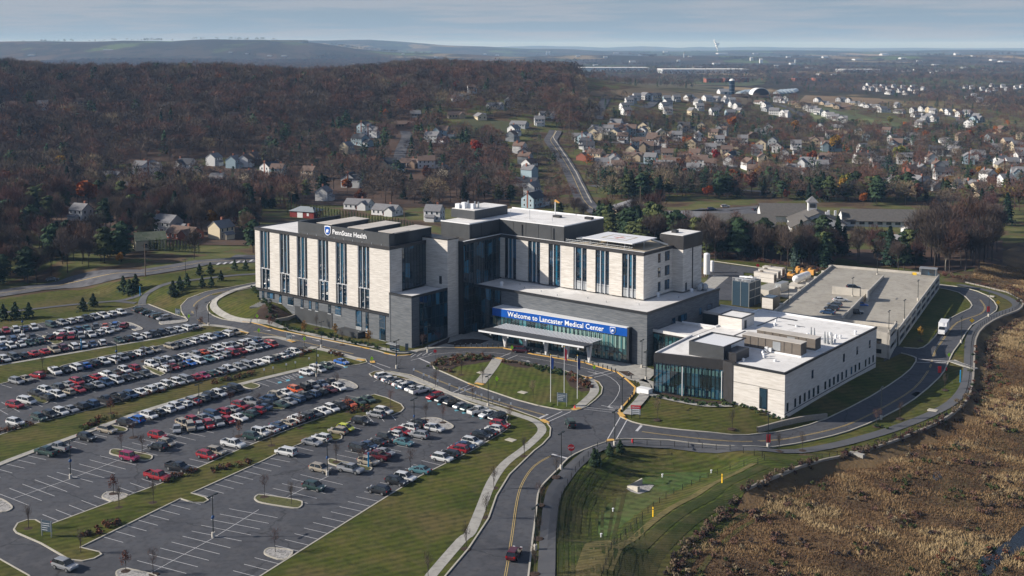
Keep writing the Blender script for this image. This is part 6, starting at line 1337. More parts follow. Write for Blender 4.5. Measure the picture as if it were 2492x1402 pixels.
for nm,lst,mode in ROWS:
    P=[F(a,b,.55) for a,b,c in lst]; P=np.array([np.array(p)+0 for p in P])
    Q,TT=fitrow(P,mode)
    D0=np.array([math.sin(R(27.5)),math.cos(R(27.5))])
    ent=[]
    for i,((a,b,c),q) in enumerate(zip(lst,Q)):
        t_=TT[i] if TT is not None and mode in (1,2) else D0
        if TT is not None and mode==0: t_=D0
        nr=np.array([-t_[1],t_[0]]); ang=math.atan2(nr[1],nr[0])+rng.normal(0,.02)
        if nr[0]>0: ang+=math.pi
        front=rng.random()<.62     # nose towards the lower right
        if front: ang+=math.pi
        col=c[0]; ty=TY_[c[1]] if len(c)>1 else TY_[MIX[int(rng.integers(len(MIX)))]]
        ent.append([q[0],q[1],ang,col,ty,a])
    # fill holes of one stall
    if mode==1 and len(ent)>4:
        E=sorted(ent,key=lambda e:e[5]); add=[]
        for e1,e2 in zip(E[:-1],E[1:]):
            d=math.dist(e1[:2],e2[:2]); k=int(round(d/2.74))-1
            if 0<k<3:
                for j in range(k):
                    f=(j+1)/(k+1); add.append([e1[0]+(e2[0]-e1[0])*f,e1[1]+(e2[1]-e1[1])*f,e1[2]+(math.pi if rng.random()<.4 else 0),'wskgbswr'[int(rng.integers(8))],TY_[MIX[int(rng.integers(len(MIX)))]],e1[5]+(e2[5]-e1[5])*f])
        ent+=add
    cars+= [(e,nm) for e in ent]
print('cars',len(cars))
ordd=sorted(range(len(cars)),key=lambda i:cars[i][0][1])   # nearest first
rank={i:k for k,i in enumerate(ordd)}
INDIV=292
labs={}
stuffV=MB(); 
byrow={}
for i,(e,nm) in enumerate(cars): byrow.setdefault(nm,[]).append(i)
for nm,ids in byrow.items():
    ids.sort(key=lambda i:cars[i][0][5]); cnt={}
    for i in ids: k=(cars[i][0][3],cars[i][0][4]); cnt.setdefault(k,[]).append(i)
    for k,l_ in cnt.items():
        for j,i in enumerate(l_): labs[i]=(CN[k[0]]+' '+TN[k[1]]+(', only one of its kind' if len(l_)==1 else ', %s of its kind from the left'%ORD[j])+' in the '+nm)
stuff=[]
for i,(e,nm) in enumerate(cars):
    x_,y_,a,c,t,_=e; z=Tz(x_,y_)+.08
    if rank[i]<INDIV:
        near=2 if rank[i]<75 else (1 if rank[i]<150 else 0)
        o=make_car(t,c,x_,y_,z,a,near); tag(o,' '.join(labs[i].split()[:16]),'car','cars parked in the hospital lots')
    else: stuff.append((t,c,x_,y_,z,a))
mbs=MB()
for t,c,x_,y_,z,a in stuff:
    get_body(t,c)
    if (t,c) not in FARM: FARM[(t,c)]=far_mesh(t,c)
    me=FARM[(t,c)]; ca,sa=math.cos(a),math.sin(a); vs=[(x_+v.co.x*ca-v.co.y*sa,y_+v.co.x*sa+v.co.y*ca,z+v.co.z) for v in me.vertices]; b=len(mbs.v); mbs.v+=vs
    for p in me.polygons: mbs.mat(me.materials[p.material_index]); mbs.f.append(tuple(b+k for k in p.vertices)); mbs.m.append(mbs.cur); mbs.sm.append(False)
if stuff: tag(mbs.build('parked_cars'),'far rows of parked cars at the back of the car park','cars',kind='stuff')
def single(px,py,t,c,head,lb,zz=None,name=None):
    if zz is None: x_,y_=G(px,py); z=Tz(x_,y_)+.08
    else: x_,y_=F(px,py,zz); z=zz
    o=make_car(t,c,x_,y_,z,R(head),2); tag(o,lb,'car'); return o
single(158,1385,'suv','s',-28,'silver SUV with dark roof driving along the bottom left lane')
single(1251,1357,'suv','d',74,'dark red SUV driving down the entrance road')
single(1388,1038,'jeep','n',100,'dark green boxy off-roader crossing the junction')
single(1268,858,'van','d',-8,'dark maroon minivan stopped under the entrance canopy')
GZ=4.5
for px,py,t,c,h,lb in [(2077,704,'suv','k',0,'black SUV at the ramp wall on the garage deck'),(2045,734,'sedan','w',0,'white sedan with dark roof on the garage deck'),(2031,747,'suv','g',150,'grey SUV behind the white sedan on the garage deck'),(2024,755,'suv','k',150,'black SUV, middle of the shaded three on the garage'),(2014,764,'sedan','b',150,'dark blue sedan nearest the clinic on the garage')]:
    single(px,py,t,c,h,lb,GZ)
for px,py,t,c,h,lb in [(2095,746,'sedan','u',-10,'bright blue sedan in the ramp shadow of the garage'),(2082,764,'suv','k',-10,'black SUV lowest on the garage ramp')]: single(px,py,t,c,h,lb,2.9)
single(127,684,'sedan','g',12,'dark sedan driving on the north road'); single(47,665,'sedan','n',12,'dark green sedan parked in the yard left of the north road')
for px,py,c,lb in [(1436,382,'d','dark red car beside the road bend'),(1640,402,'w','white car in a driveway of the wooded suburb'),(1765,505,'w','white car in the nursing home car park'),(1843,514,'k','black car by the nursing home entrance'),(1732,512,'b','dark blue car left of the nursing home sign'),(1835,530,'w','white car at the nursing home front')]:
    single(px,py,'suv',c,10,lb)
# box truck
x_,y_=G(2295,812); r=empty('box_truck',(x_,y_,Tz(x_,y_)+.08),R(-118)); tag(r,'white box truck driving down the drive beside the garage','truck')
m=MB().mat(M['whitepaint']).box(-4.2,1.6,-1.2,1.2,.9,3.6,True); m.build('cargo_box',r)
m=MB().mat(M['whitepaint']); m.prism([(1.7,-1.05),(3.7,-.95),(3.7,.95),(1.7,1.05)],.6,1.75,True,True); m.add([(1.7,-1.0,1.7),(3.0,-.95,1.7),(2.5,-.85,2.6),(1.7,-.9,2.6),(1.7,1.0,1.7),(3.0,.95,1.7),(2.5,.85,2.6),(1.7,.9,2.6)],[(0,1,2,3),(5,4,7,6),(3,2,6,7)]); m.build('cab',r)
MB().mat(M['carglass']).add([(3.02,-.9,1.72),(3.02,.9,1.72),(2.53,.82,2.55),(2.53,-.82,2.55)],[(0,1,2,3)]).build('windscreen',r)
for sx in (-3,2.7):
    for sy in (-1,1): MB().mat(M['tyre']).tube((0,-.15,0),(0,.15,0),.48,n=12).build('wheel',r,(sx,sy*.95,.48))
for sy in (-1,1): MB().mat(M['headl']).box(3.68,3.74,sy*.7-.15,sy*.7+.15,1.0,1.25).build('headlight',r)
# ================================================================== HOUSES
WC={'w':(.62,.63,.64),'c':(.58,.50,.36),'g':(.30,.32,.34),'b':(.30,.40,.46),'t':(.40,.32,.23),'r':(.26,.09,.06),'o':(.20,.14,.10)}
WN={'w':'white','c':'cream','g':'grey','b':'pale blue','t':'tan','r':'red brick','o':'brown'}
RC={'g':(.15,.15,.16),'d':(.045,.047,.055),'o':(.12,.085,.07),'l':(.24,.24,.25)}
RN={'g':'grey','d':'dark','o':'brown','l':'pale grey'}
WM={k:noisy('siding_'+WN[k].replace(' ','_'),[v,tuple(q*.88 for q in v)],.6,.8,sc=(.2,.2,5)) for k,v in WC.items()}
RM={k:noisy('shingle_'+RN[k].replace(' ','_'),[v,tuple(q*1.3 for q in v)],.9,.9) for k,v in RC.items()}
M['winpane']=bsdf('house_window',(.02,.03,.04),.1,0,.8); M['brickch']=noisy('chimney_brick',[(.20,.08,.055),(.28,.12,.08)],2,.9)
def gable(mb,x0,x1,y0,y1,z0,ze,zr,ov=.4,roofonly=False,mw=None,mr=None,axis='x'):
    """gabled volume, ridge along axis"""
    if axis=='y':
        def sw(p): return (p[1],p[0],p[2])
        t_=MB(); gable(t_,y0,y1,x0,x1,z0,ze,zr,ov,roofonly,mw,mr,'x')
        for (vs,fs,m) in [(t_.v,t_.f,t_.m)]:
            b=len(mb.v); mb.v+=[sw(p) for p in vs]
            for f,mi in zip(fs,m): mb.mat(t_.mats[mi]); mb.f.append(tuple(b+i for i in f[::-1])); mb.m.append(mb.cur); mb.sm.append(False)
        return
    ym=(y0+y1)/2
    if mw: mb.mat(mw); mb.add([(x0,y0,z0),(x1,y0,z0),(x1,y1,z0),(x0,y1,z0),(x0,y0,ze),(x1,y0,ze),(x1,y1,ze),(x0,y1,ze),(x0,ym,zr-.1),(x1,ym,zr-.1)],[(0,1,5,4),(2,3,7,6),(1,2,6,9,5),(3,0,4,8,7)])
    if mr:
        mb.mat(mr); s_=(zr-ze)/(ym-y0); zl=ze-ov*s_; a,b=x0-ov*.6,x1+ov*.6; t=.22
        mb.add([(a,y0-ov,zl),(b,y0-ov,zl),(b,ym,zr),(a,ym,zr),(a,y1+ov,zl),(b,y1+ov,zl),(a,y0-ov,zl-t),(b,y0-ov,zl-t),(b,y1+ov,zl-t),(a,y1+ov,zl-t),(a,ym,zr-t-.1),(b,ym,zr-t-.1)],[(0,1,2,3),(3,2,5,4),(6,7,1,0),(4,5,8,9),(1,7,11,2),(2,11,8,5),(0,3,10,6),(3,4,9,10)])
HSZ={'A':(12,8.5,5.6,8.6),'B':(15,8.5,3.0,5.6),'C':(11,9,5.8,9.2),'D':(9,7.5,5.6,8.4),'E':(6,5,2.6,4.2)}
def house_vols(t):
    L_,W_,ze,zr=HSZ[t]; v=[(-L_/2,L_/2,-W_/2,W_/2,ze,zr,'x')]
    if t=='A': v.append((L_/2,L_/2+6,-W_/2+.8,W_/2-1.2,2.9,5.0,'x'))
    if t=='C': v.append((-L_/2-.0,-L_/2+5.2,-W_/2-3.2,0,ze,zr-.8,'y')); v.append((L_/2,L_/2+6,-3.6,3.2,2.9,5.4,'x'))
    if t=='B': v.append((L_/2-5.5,L_/2-.3,-W_/2-2,0,3.0,5.0,'y'))
    if t=='D': v.append((-3,2,-W_/2-2.4,-W_/2,2.7,3.6,'x'))
    return v
HM={}
def hmeshes(t,wc,rc):
    k=(t,wc,rc)
    if k in HM: return HM[k]
    wl=MB(); rf=MB()
    for (a,b,c,d,ze,zr,ax) in house_vols(t):
        gable(wl,a,b,c,d,-2.5,ze,zr,mw=WM[wc],axis=ax); gable(rf,a,b,c,d,0,ze,zr,mr=RM[rc],axis=ax)
    HM[k]=(wl.mesh('wall'),rf.mesh('roof')); return HM[k]
WINM=MB().mat(M['signface']).box(-.62,.62,-.05,0,-.82,.82,True).mesh('window'); PANM=MB().mat(M['winpane']).box(-.48,.48,-.08,-.05,-.68,.68,True).mesh('pane')
CHM={c:MB().mat(m).box(-.5,.5,-.45,.45,0,9.6).mesh('chimney') for c,m in (('r',M['brickch']),)}
DRM=MB().mat(bsdf('house_door',(.10,.03,.03),.5)).box(-.5,.5,-.06,0,0,2.1).mesh('door'); GDM=MB().mat(M['signface']).box(-2.3,2.3,-.06,0,0,2.2).mesh('garage_door')
FHM={}
def far_house(t,wc,rc):
    k=(t,wc,rc)
    if k in FHM: return FHM[k]
    mb=MB()
    for me in hmeshes(t,wc,rc):
        for p in me.polygons: mb.mat(me.materials[0]); mb.add([me.vertices[i].co[:] for i in p.vertices],[tuple(range(len(p.vertices)))])
    L_,W_,ze,zr=HSZ[t]; mb.mat(M['winpane'])
    for z in ((1.6,4.3) if ze>4 else (1.6,)):
        for x in np.arange(-L_/2+1.5,L_/2-1,2.6):
            for s_ in (-1,1): mb.box(x,x+1.0,s_*W_/2-.04,s_*W_/2+.04,z-.6,z+.7)
        for y in (-W_/4,W_/4):
            for s_ in (-1,1): mb.box(s_*L_/2-.04,s_*L_/2+.04,y-.5,y+.5,z-.6,z+.7)
    FHM[k]=mb.mesh('house'); return FHM[k]
HPOS=[]
def make_house(px,py,t,wc,rc,rz,label,sc=1.0,group=None,parts=None):
    x_,y_=G(px,py); z=Tz(x_,y_); HPOS.append((x_,y_)); parts=(y_<900) if parts is None else parts
    if not parts:
        o=link('house',far_house(t,wc,rc),None,(x_,y_,z),R(rz)); o.scale=(sc,)*3; tag(o,label,'house',group); return o
    r=empty('house',(x_,y_,z),R(rz)); r.scale=(sc,)*3; tag(r,label,'house',group); a,b=hmeshes(t,wc,rc); link('wall',a,r); rf=link('roof',b,r); L_,W_,ze,zr=HSZ[t]
    if t!='E':
        c=link('chimney',CHM['r'],rf,(-L_/2+.4 if t in 'AC' else 1.5,0 if t in 'AC' else 1.2,zr-8.6))
        for z_ in ((1.6,4.3) if ze>4 else (1.6,)):
            for x in np.arange(-L_/2+1.6,L_/2-1,2.9):
                w_=link('window',WINM,r,(x,-W_/2,z_)); link('pane',PANM,w_)
            for y in (-W_/4,W_/4):
                w_=link('window',WINM,r,(L_/2 if t in 'BD' else -L_/2,y,z_),R(90) if t in 'BD' else R(-90)); link('pane',PANM,w_)
        link('door',DRM,r,(.4,-W_/2-.01,.05)); 
        if t in 'AC': link('garage_door',GDM,r,(L_/2+3,-W_/2+.78 if t=='A' else -3.62,.1))
    return r
def q3(s,f): 
    o=[]
    for q in s.split():
        a,b,c=q.split(','); x_,y_=f(float(a),float(b)); o.append((x_,y_,c))
    return o
fA=lambda x,y:(650+x/3.0475,60+y/3.0475); fB=lambda x,y:(x/3.339,60+y/3.339); fC=lambda x,y:(x/3.56,400+y/3.56); fD=lambda x,y:(600+x/3.505,470+y/3.505); fE=lambda x,y:(1400+x/2.282,300+y/2.282); fF=lambda x,y:(1350+x/2.182,60+y/2.182)
HOUSES=[
 ('on the wooded slope left of centre',q3('725,800,Cbd 770,830,Cwg 690,890,Abd 590,950,Dcg',fA),-20),
 ('between the woods and the left wing',q3('900,1085,Ccd 1180,1060,Awo 1065,1050,Boo 1310,1130,Dcg 315,1140,Dto 620,1200,Cwd 1300,830,Cbo 1230,870,Agg 1240,1450,Dwg',fA),-15),
 ('among trees on the far slope',q3('1400,560,Bwg 1440,552,Bwg 1520,505,Dwo 1400,690,Bto 1580,700,Bcg 1690,620,Bwg 1790,605,Dwg 2020,745,Dwg 2080,685,Bwg 1920,455,Dwg 1990,510,Dwg 1900,512,Dwg 1100,705,Dog 1010,760,Boo',fA),10),
 ('in the column left of the suburb road',q3('1830,815,Dwg 1815,860,Dgo 1870,760,Bgg 1875,950,Dwo 1900,995,Dgo 1915,1030,Dgo 1945,1080,Dwo 1945,1130,Dbg 1925,1195,Bgd 1965,1265,Dwg 1975,1350,Abd',fA),62),
 ('in front of the wooded hill',q3('1230,1215,Cwg 1150,1205,Dwg 1520,1195,Cwd 1740,1140,Dwg 1900,1160,Dbg 1990,1150,Dwo 2060,1130,Doo 2200,1215,Awd 2260,1230,Dbo 1770,1310,Dcg 2030,1250,Bco',fB),-12),
 ('hidden among trees of the hill',q3('1890,545,Bwg 40,700,Dco 1900,790,Dto 350,690,Dwg 300,500,Bwg 1240,495,Dwg 80,700,Dto 640,670,Dco',fB),20),
 ('below the tree belt at the left',q3('705,480,Dwg 1450,590,Agg 1600,640,Bro 1920,640,Dcg 1090,250,Dcg 960,130,Bog',fC),-25),
 ('behind the evergreen hedge',q3('660,60,Dwg 960,130,Bwg 1200,180,Bwg 1250,170,Egd',fD),-20),
 ('at the left side of the wooded suburb',q3('75,160,Dwd 60,140,Dwd 115,205,Aco 60,200,Bro 150,255,Dwg 170,290,Dbg 200,330,Bro 230,240,Dwg 320,200,Bto 420,225,Dbg 430,105,Dco 510,200,Dto 540,255,Awo 565,95,Dwg 650,140,Dco 665,200,Dco 685,95,Dwg 625,205,Boo 655,285,Dbg 30,90,Bgg 185,60,Dwg 265,105,Dwo',fE),-20),
 ('in the middle of the wooded suburb',q3('800,118,Dwg 770,80,Dto 890,135,Dco 930,115,Dwg 840,180,Dco 855,240,Dwg 965,255,Awo 1010,175,Dgg 1040,225,Dco 1120,160,Dwo 1225,145,Dwg 1230,175,Ewd 1290,255,Cwg 1370,265,Dwg 1400,205,Bto 1180,265,Bgg 1310,110,Bco 980,80,Boo 1360,40,Dwg 1040,60,Bgg',fE),-15),
 ('at the right side of the wooded suburb',q3('1580,220,Dwo 1640,215,Dwd 1685,245,Awg 1600,165,Dwg 1860,295,Dro 1925,290,Dgg 1890,365,Cwg 1970,365,Bgg 1780,355,Dwg 1765,110,Dwg 2110,160,Bwg 2090,130,Bwg 2370,60,Cto 2400,130,Dtg 2450,150,Dcg 2305,105,Dbg 2365,240,Dwg 2420,250,Dwg 2475,215,Dwg 2235,400,Dco 2390,350,Dwg 2290,320,Dwg 2130,355,Bwg 2060,250,Bgg 2060,110,Bwg 2455,205,Bwg 2480,140,Bto 1700,180,Boo 2200,360,Bwg 2260,460,Dto',fE),20),
 ('in the left blocks of the new estate',q3('370,455,Dwg 380,480,Dwg 395,425,Dwg 410,415,Dgg 435,400,Dwg 480,400,Cwg 520,400,Dcg 545,398,Dcd 595,412,Dbg 600,432,Dwg 580,450,Dwg 600,475,Dwg 645,408,Dgg 715,408,Awl 760,430,Dwg 730,480,Dcg 770,455,Dwg 810,408,Awl 860,412,Dwg 845,480,Dwg 905,420,Dwg 918,405,Dwg 945,440,Dwg 935,490,Abg 980,480,Dcg 970,450,Dwg 940,420,Dwl',fF),25),
 ('in the central rows of the new estate',q3('1090,422,Bwo 1120,445,Awg 1130,460,Bgg 1165,478,Awg 1220,490,Cwl 1185,412,Awg 1225,405,Awo 1270,425,Bto 1300,440,Bto 1340,455,Awg 1370,465,Awg 1400,478,Dwg 1440,490,Dwg 1465,500,Dwg 1490,510,Dwg 1520,520,Cwg 1395,415,Awg 1430,425,Btg 1465,435,Btg 1500,445,Btg 1545,448,Boo 1505,412,Dwd 1530,412,Dwd 1560,415,Dwd 1595,425,Bcg 1625,432,Bwg 1660,440,Bwg 1700,442,Bwl',fF),-35),
 ('in the right rows of the new estate',q3('1740,465,Awg 1820,440,Dwg 1830,470,Bwg 1905,470,Dwo 1950,460,Dwo 1990,465,Dcg 2010,475,Dwg 2065,475,Dcg 2090,478,Dwg 2130,478,Dcg 2150,490,Dwg 2190,488,Cwg 2240,505,Dgg 2200,545,Cwl 2225,520,Dbg 2255,520,Dgg 1945,545,Cwg 1965,520,Dwg 1990,505,Dgg 2015,515,Dwg 1925,490,Bwl',fF),30),
 ('in the cluster of tall roofs beyond the field',q3('1650,345,Dwg 1680,350,Dwg 1720,355,Dwg 1770,345,Dwg 1780,370,Cwg 1830,360,Dwg 1860,372,Dwg 1890,352,Dwg 1920,365,Dwg 1955,350,Dwg 1700,335,Dwg 1740,335,Dwg 1800,335,Dwg 1850,340,Dwg 1900,340,Dwg 1665,328,Dwg',fF),15),
 ('at the far right estate below the woods',q3('2180,338,Dwg 2215,342,Dwg 2270,350,Dwg 2300,358,Dwg 2340,352,Dgg 2400,352,Dgg 2450,342,Dwg 2480,336,Dwg 2200,395,Bwg 2225,388,Dwg 2255,412,Dwg 2290,430,Bcg 2320,330,Dwg 2380,335,Dwg',fF),0),
 ('in the farthest bright row near the right horizon',q3('1820,246,Dwg 1850,250,Dwg 1880,250,Dwg 1910,247,Dwg 1950,250,Dwg 1990,247,Dwg 2030,250,Dwg 2070,246,Dwg 2110,250,Dwg 2150,248,Dwg 1600,246,Bwg 2000,258,Dwg 1700,270,Bco 1450,285,Bro 1330,292,Bro 1480,268,Bwg 1400,268,Bwl',fF),5),
]
poly_=[(1385,305),(1700,305),(2200,322),(2492,332),(2492,440),(2250,440),(1900,430),(1480,430)]; ex=[]; used=[q for h_ in HOUSES for q in h_[1]]
while len(ex)<62:
    a,b=float(rng.uniform(1385,2492)),float(rng.uniform(300,445))
    if inpoly(a,b,poly_):
        g=F(a,b)
        if all(math.dist(g,F(q[0],q[1]))>19 for q in used): q=(a,b,'DDBAC'[int(rng.integers(5))]+'wcwgtcbw'[int(rng.integers(8))]+'gdogo'[int(rng.integers(5))]); ex.append(q); used.append(q)
for nm_,lo_,hi_ in (('half hidden in the left part of the tree suburb',1380,1680),('half hidden in the centre of the tree suburb',1680,1960),('half hidden right of centre in the tree suburb',1960,2230),('half hidden in the right part of the tree suburb',2230,2500)):
    HOUSES.append((nm_,[q for q in ex if lo_<=q[0]<hi_],-15))
for nm,lst,rz in HOUSES:
    lst=sorted(lst,key=lambda q:q[0]); cnt={}
    for q in lst: cnt.setdefault((q[2][1],q[2][2]),[]).append(q)
    for q in lst:
        same=cnt[(q[2][1],q[2][2])]; j=same.index(q)
        t,wc,rc=q[2]; n_='small shed' if t=='E' else 'house'
        lb='%s %s with %s roof %s%s'%(WN[wc],n_,RN[rc],nm,'' if len(same)==1 else ', %s such from left'%ORD[min(j,19)])
        far_=F(q[0],q[1])[1]>1000
        make_house(q[0],q[1],t,wc,rc,rz+float(rng.normal(0,9))+(90 if rng.random()<.35 else 0),' '.join(lb.split()[:16]),.92 if far_ else .95,'houses of the suburb')
# special houses near
def bt(name,px,py,rz,label,cat,fn):
    x_,y_=G(px,py); r=empty(name,(x_,y_,Tz(x_,y_)),R(rz)); tag(r,label,cat); HPOS.append((x_,y_)); fn(r); return r
def pt(nm,mb,r,lab=None): o=mb.build(nm,r); (o.__setitem__('label',lab) if lab else None); return o
RM['moss']=noisy('mossy_tin_roof',[(.11,.14,.07),(.20,.20,.15)],.8,.8); RM['tin']=noisy('tin_roof',[(.22,.25,.27),(.28,.31,.33)],.6,.5,sc=(4,.3,1)); WM['barnred']=noisy('barn_red_boards',[(.17,.022,.02),(.24,.035,.03)],1,.85)
def barn(r):
    w_=MB();f_=MB(); gable(w_,-6,6,-4,4,-1,4.2,6.8,mw=WM['c']); gable(f_,-6,6,-4,4,0,4.2,6.8,mr=RM['moss']); pt('wall',w_,r);pt('roof',f_,r); pt('window',MB().mat(M['winpane']).box(5.98,6.05,-.8,.8,1.5,3.2).box(-3,-1.5,-4.06,-3.98,1,2.6),r); pt('door',MB().mat(M['panel']).box(1,3.4,-4.06,-3.98,0,2.6),r)
bt('barn',365,604,25,'cream barn with a mossy green roof beside the bare trees','barn',barn)
def redb(r):
    w_=MB();f_=MB(); w_.mat(WM['barnred']).box(-7,7,-4.5,4.5,-1,3.2); f_.mat(RM['tin']).add([(-7.6,-5.1,3.15),(7.6,-5.1,3.15),(7.6,5.1,3.15),(-7.6,5.1,3.15),(-3.5,0,5.2),(3.5,0,5.2)],[(0,1,5,4),(1,2,5),(2,3,4,5),(3,0,4)]); pt('wall',w_,r);pt('roof',f_,r); pt('door',MB().mat(M['signface']).box(-2.6,.6,-4.58,-4.5,0,2.8),r); pt('window',MB().mat(M['signface']).box(3,4.2,-4.58,-4.5,1,2.4),r)
bt('red_building',746,527,-22,'low red building with grey metal roof behind the left wing','building',redb)
# nursing home
def nurse(r):
    wg=noisy('nursing_shingle',[(.085,.080,.075),(.12,.112,.105)],.9,.9); W2=WM['w']
    def vol(nm,a,b,c,d,ze,zr,ax,mr=wg):
        w_=MB();f_=MB(); gable(w_,a,b,c,d,-1,ze,zr,mw=W2,axis=ax); gable(f_,a,b,c,d,0,ze,zr,.9,mr=mr,axis=ax); pt('wall',w_,r);pt('roof',f_,r)
    vol('w',-12,12,-10,10,3.2,8.2,'y'); vol('w',14,74,4,20,3.1,7.4,'x'); vol('w',-24,-2,14,34,3.4,8.0,'x'); vol('w',-80,-20,-8,4,3.0,6.2,'x'); vol('w',-14,0,-22,-8,3.2,6.8,'y')
    c_=MB().mat(W2).box(-3,1.0,4,8,6,11.2); pt('cupola',c_,r); f_=MB().mat(RM['g']).add([(-3.8,3.2,11.2),(1.8,3.2,11.2),(1.8,8.8,11.2),(-3.8,8.8,11.2),(-1,6,14.2)],[(0,1,4),(1,2,4),(2,3,4),(3,0,4)]); pt('cupola_roof',f_,r); pt('louvre',MB().mat(M['panel']).box(-2.4,.4,3.95,4.02,8.6,10.4).box(1.0,1.05,4.6,7.4,8.6,10.4),r)
    for x in np.arange(17,73,4.2):
        o=pt('window',MB().mat(M['winpane']).box(x,x+2.4,3.9,3.98,.9,2.5),r)
    for a,b in ((6,3),(9,2),(4,-3)): pt('roof_vent',MB().mat(M['whitepaint']).box(a,a+1,b,b+1,5.2,7.6),r)
bt('nursing_home',1985,552,-6,'long single storey nursing home with grey roofs and a white cupola','nursing home',nurse)
def sd(r):
    w_=MB();f_=MB(); gable(w_,-4,4,-3,3,-.5,2.5,4,mw=WM['w']);gable(f_,-4,4,-3,3,0,2.5,4,mr=RM['l']); pt('wall',w_,r);pt('roof',f_,r); pt('door',MB().mat(M['panel']).box(-1,1,-3.05,-2.98,0,2.1),r)
bt('shed',2178,592,-10,'pale garden shed with tan roof behind the garage woods','shed',sd); bt('shed',2219,568,30,'small white garden shed near the nursing home wing','shed',sd)
def ofc(r):
    w_=MB().mat(WM['t']).box(-9,9,-7,7,-1,3); pt('wall',w_,r); f_=MB().mat(RM['g']).add([(-10,-8,3),(10,-8,3),(10,8,3),(-10,8,3),(0,0,7.5)],[(0,1,4),(1,2,4),(2,3,4),(3,0,4)]); pt('roof',f_,r); pt('door',MB().mat(M['winpane']).box(-1,1,-7.06,-6.98,0,2.2),r)
bt('office',1536,520,10,'low tan office with a pyramid grey roof','office',ofc); bt('office',1635,548,-5,'low office with wide dark grey roof behind the belt','office',lambda r:(pt('wall',MB().mat(WM['g']).box(-16,16,-7,7,-1,3),r),[gable(f:=MB(),-16,16,-7,7,0,3,7,1,mr=RM['g']),pt('roof',f,r)],pt('window',MB().mat(M['winpane']).box(-12,-9,-7.06,-6.98,.8,2.2),r)))
# warehouses, greenhouses, silo, school, domes
def blk(name,px0,px1,py,depth,h,wc,rc,label,cat,doors=0,rzz=0):
    a=np.array(F(px0,py)); b=np.array(F(px1,py)); c=(a+b)/2; L_=np.linalg.norm(b-a); r=empty(name,(c[0],c[1],Tz(c[0],c[1])),math.atan2(b[1]-a[1],b[0]-a[0])); tag(r,label,cat)
    pt('wall',MB().mat(wc).box(-L_/2,L_/2,0,depth,-3,h),r); pt('roof',MB().mat(rc).box(-L_/2-.3,L_/2+.3,-.3,depth+.3,h,h+.5),r)
    if doors: 
        for x in np.linspace(-L_/2+6,L_/2-10,doors): pt('dock_door',MB().mat(M['panel']).box(x,x+5,-.1,0,0,4.2),r)
    return r
BW=bsdf('warehouse_white',(.50,.54,.58),.6)
blk('warehouse',1393,1580,175,120,11,BW,M['roof'],'long pale warehouse on the plain, left of two','warehouse',14); blk('warehouse',1612,1823,180,130,12,BW,M['roof'],'long pale warehouse on the plain, right of two','warehouse',16)
blk('warehouse',660,735,149,200,9,WM['c'],M['beige_roof'],'tan warehouse roof glimpsed over the wooded ridge','warehouse')
blk('mall',2052,2142,177,90,9,BW,M['roof'],'white retail buildings beyond the right estate','shopping centre',8)
blk('school',1719,1760,204,40,9,WM['r'],RM['d'],'dark red brick school block, left of three','school',3); blk('school',1765,1800,203,40,9,WM['r'],RM['d'],'dark red brick school block, middle of three','school',3); blk('school',1803,1823,203,40,9,WM['r'],RM['d'],'dark red brick school block, right of three','school',2)
blk('school',1935,1970,198,40,7,WM['r'],RM['d'],'low brick building among trees before the retail buildings','school',2); blk('school',1985,2020,198,40,7,WM['r'],RM['o'],'second low brick building among trees before the retail buildings','school',2)
GHM=noisy('greenhouse_film',[(.50,.58,.62),(.60,.67,.70)],.1,.25,sc=(.3,1,1))
for k in range(10):
    px0=1806+k*9; 
    def gh(r):
        m=MB().mat(GHM); n=7; L_=95; vs=[]
        for x in (-L_/2,L_/2):
            for i in range(n): a=math.pi*i/(n-1); vs.append((x,-5.5*math.cos(a),4.8*math.sin(a)))
        m.add(vs,[(i,i+1,n+i+1,n+i) for i in range(n-1)]+[tuple(range(n)),tuple(range(2*n-1,n-1,-1))]); pt('film_roof',m,r); pt('door',MB().mat(M['signface']).box(-L_/2-.1,-L_/2,-1.2,1.2,0,2.4),r)
    bt('greenhouse',px0+(0 if k<5 else 44),228-k*.7+(0 if k<5 else 2),72,'long silvery greenhouse tunnel beyond the estate, %s from the left'%ORD[k],'greenhouse',gh)['group']='silvery greenhouse tunnels'
def silo(r):
    pt('tank',MB().mat(bsdf('navy_silo',(.012,.03,.06),.3)).tube((0,0,-1),(0,0,21),4.2,n=16),r); pt('dome',MB().mat(M['roof']).ball((0,0,21),4.2,4.2,3,16,4,True),r)
    for z in (5,10,15): pt('hoop',MB().mat(M['steel']).tube((0,0,z),(0,0,z+.3),4.3,n=16,cap=False),r)
bt('silo',1781,231,0,'tall dark blue silo with white dome','silo',silo)
def dome(r):
    m=MB().mat(M['whitepaint']); n=12; vs=[]
    for x in (0,26):
        for i in range(n+1): a=math.pi*i/n; vs.append((-13*math.cos(a),x,11*math.sin(a)))
    m.add(vs,[(i,i+1,n+2+i,n+1+i) for i in range(n)]); pt('roof',m,r); pt('doorway',MB().mat(bsdf('dark_maroon_door',(.03,.01,.012),.6)).add([v for v in vs[:n+1]],[tuple(range(n+1))]),r)
    x=MB().mat(M['whitepaint'])
    for i in range(n): a=vs[i];b=vs[i+1]; x.tube((a[0]*1.03,-.3,a[2]*1.03),(b[0]*1.03,-.3,b[2]*1.03),.6,n=4)
    pt('arch_rim',x,r)
bt('arched_hangar',1852,232,3,'white arched hangar with a dark opening beside the greenhouses','hangar',dome)
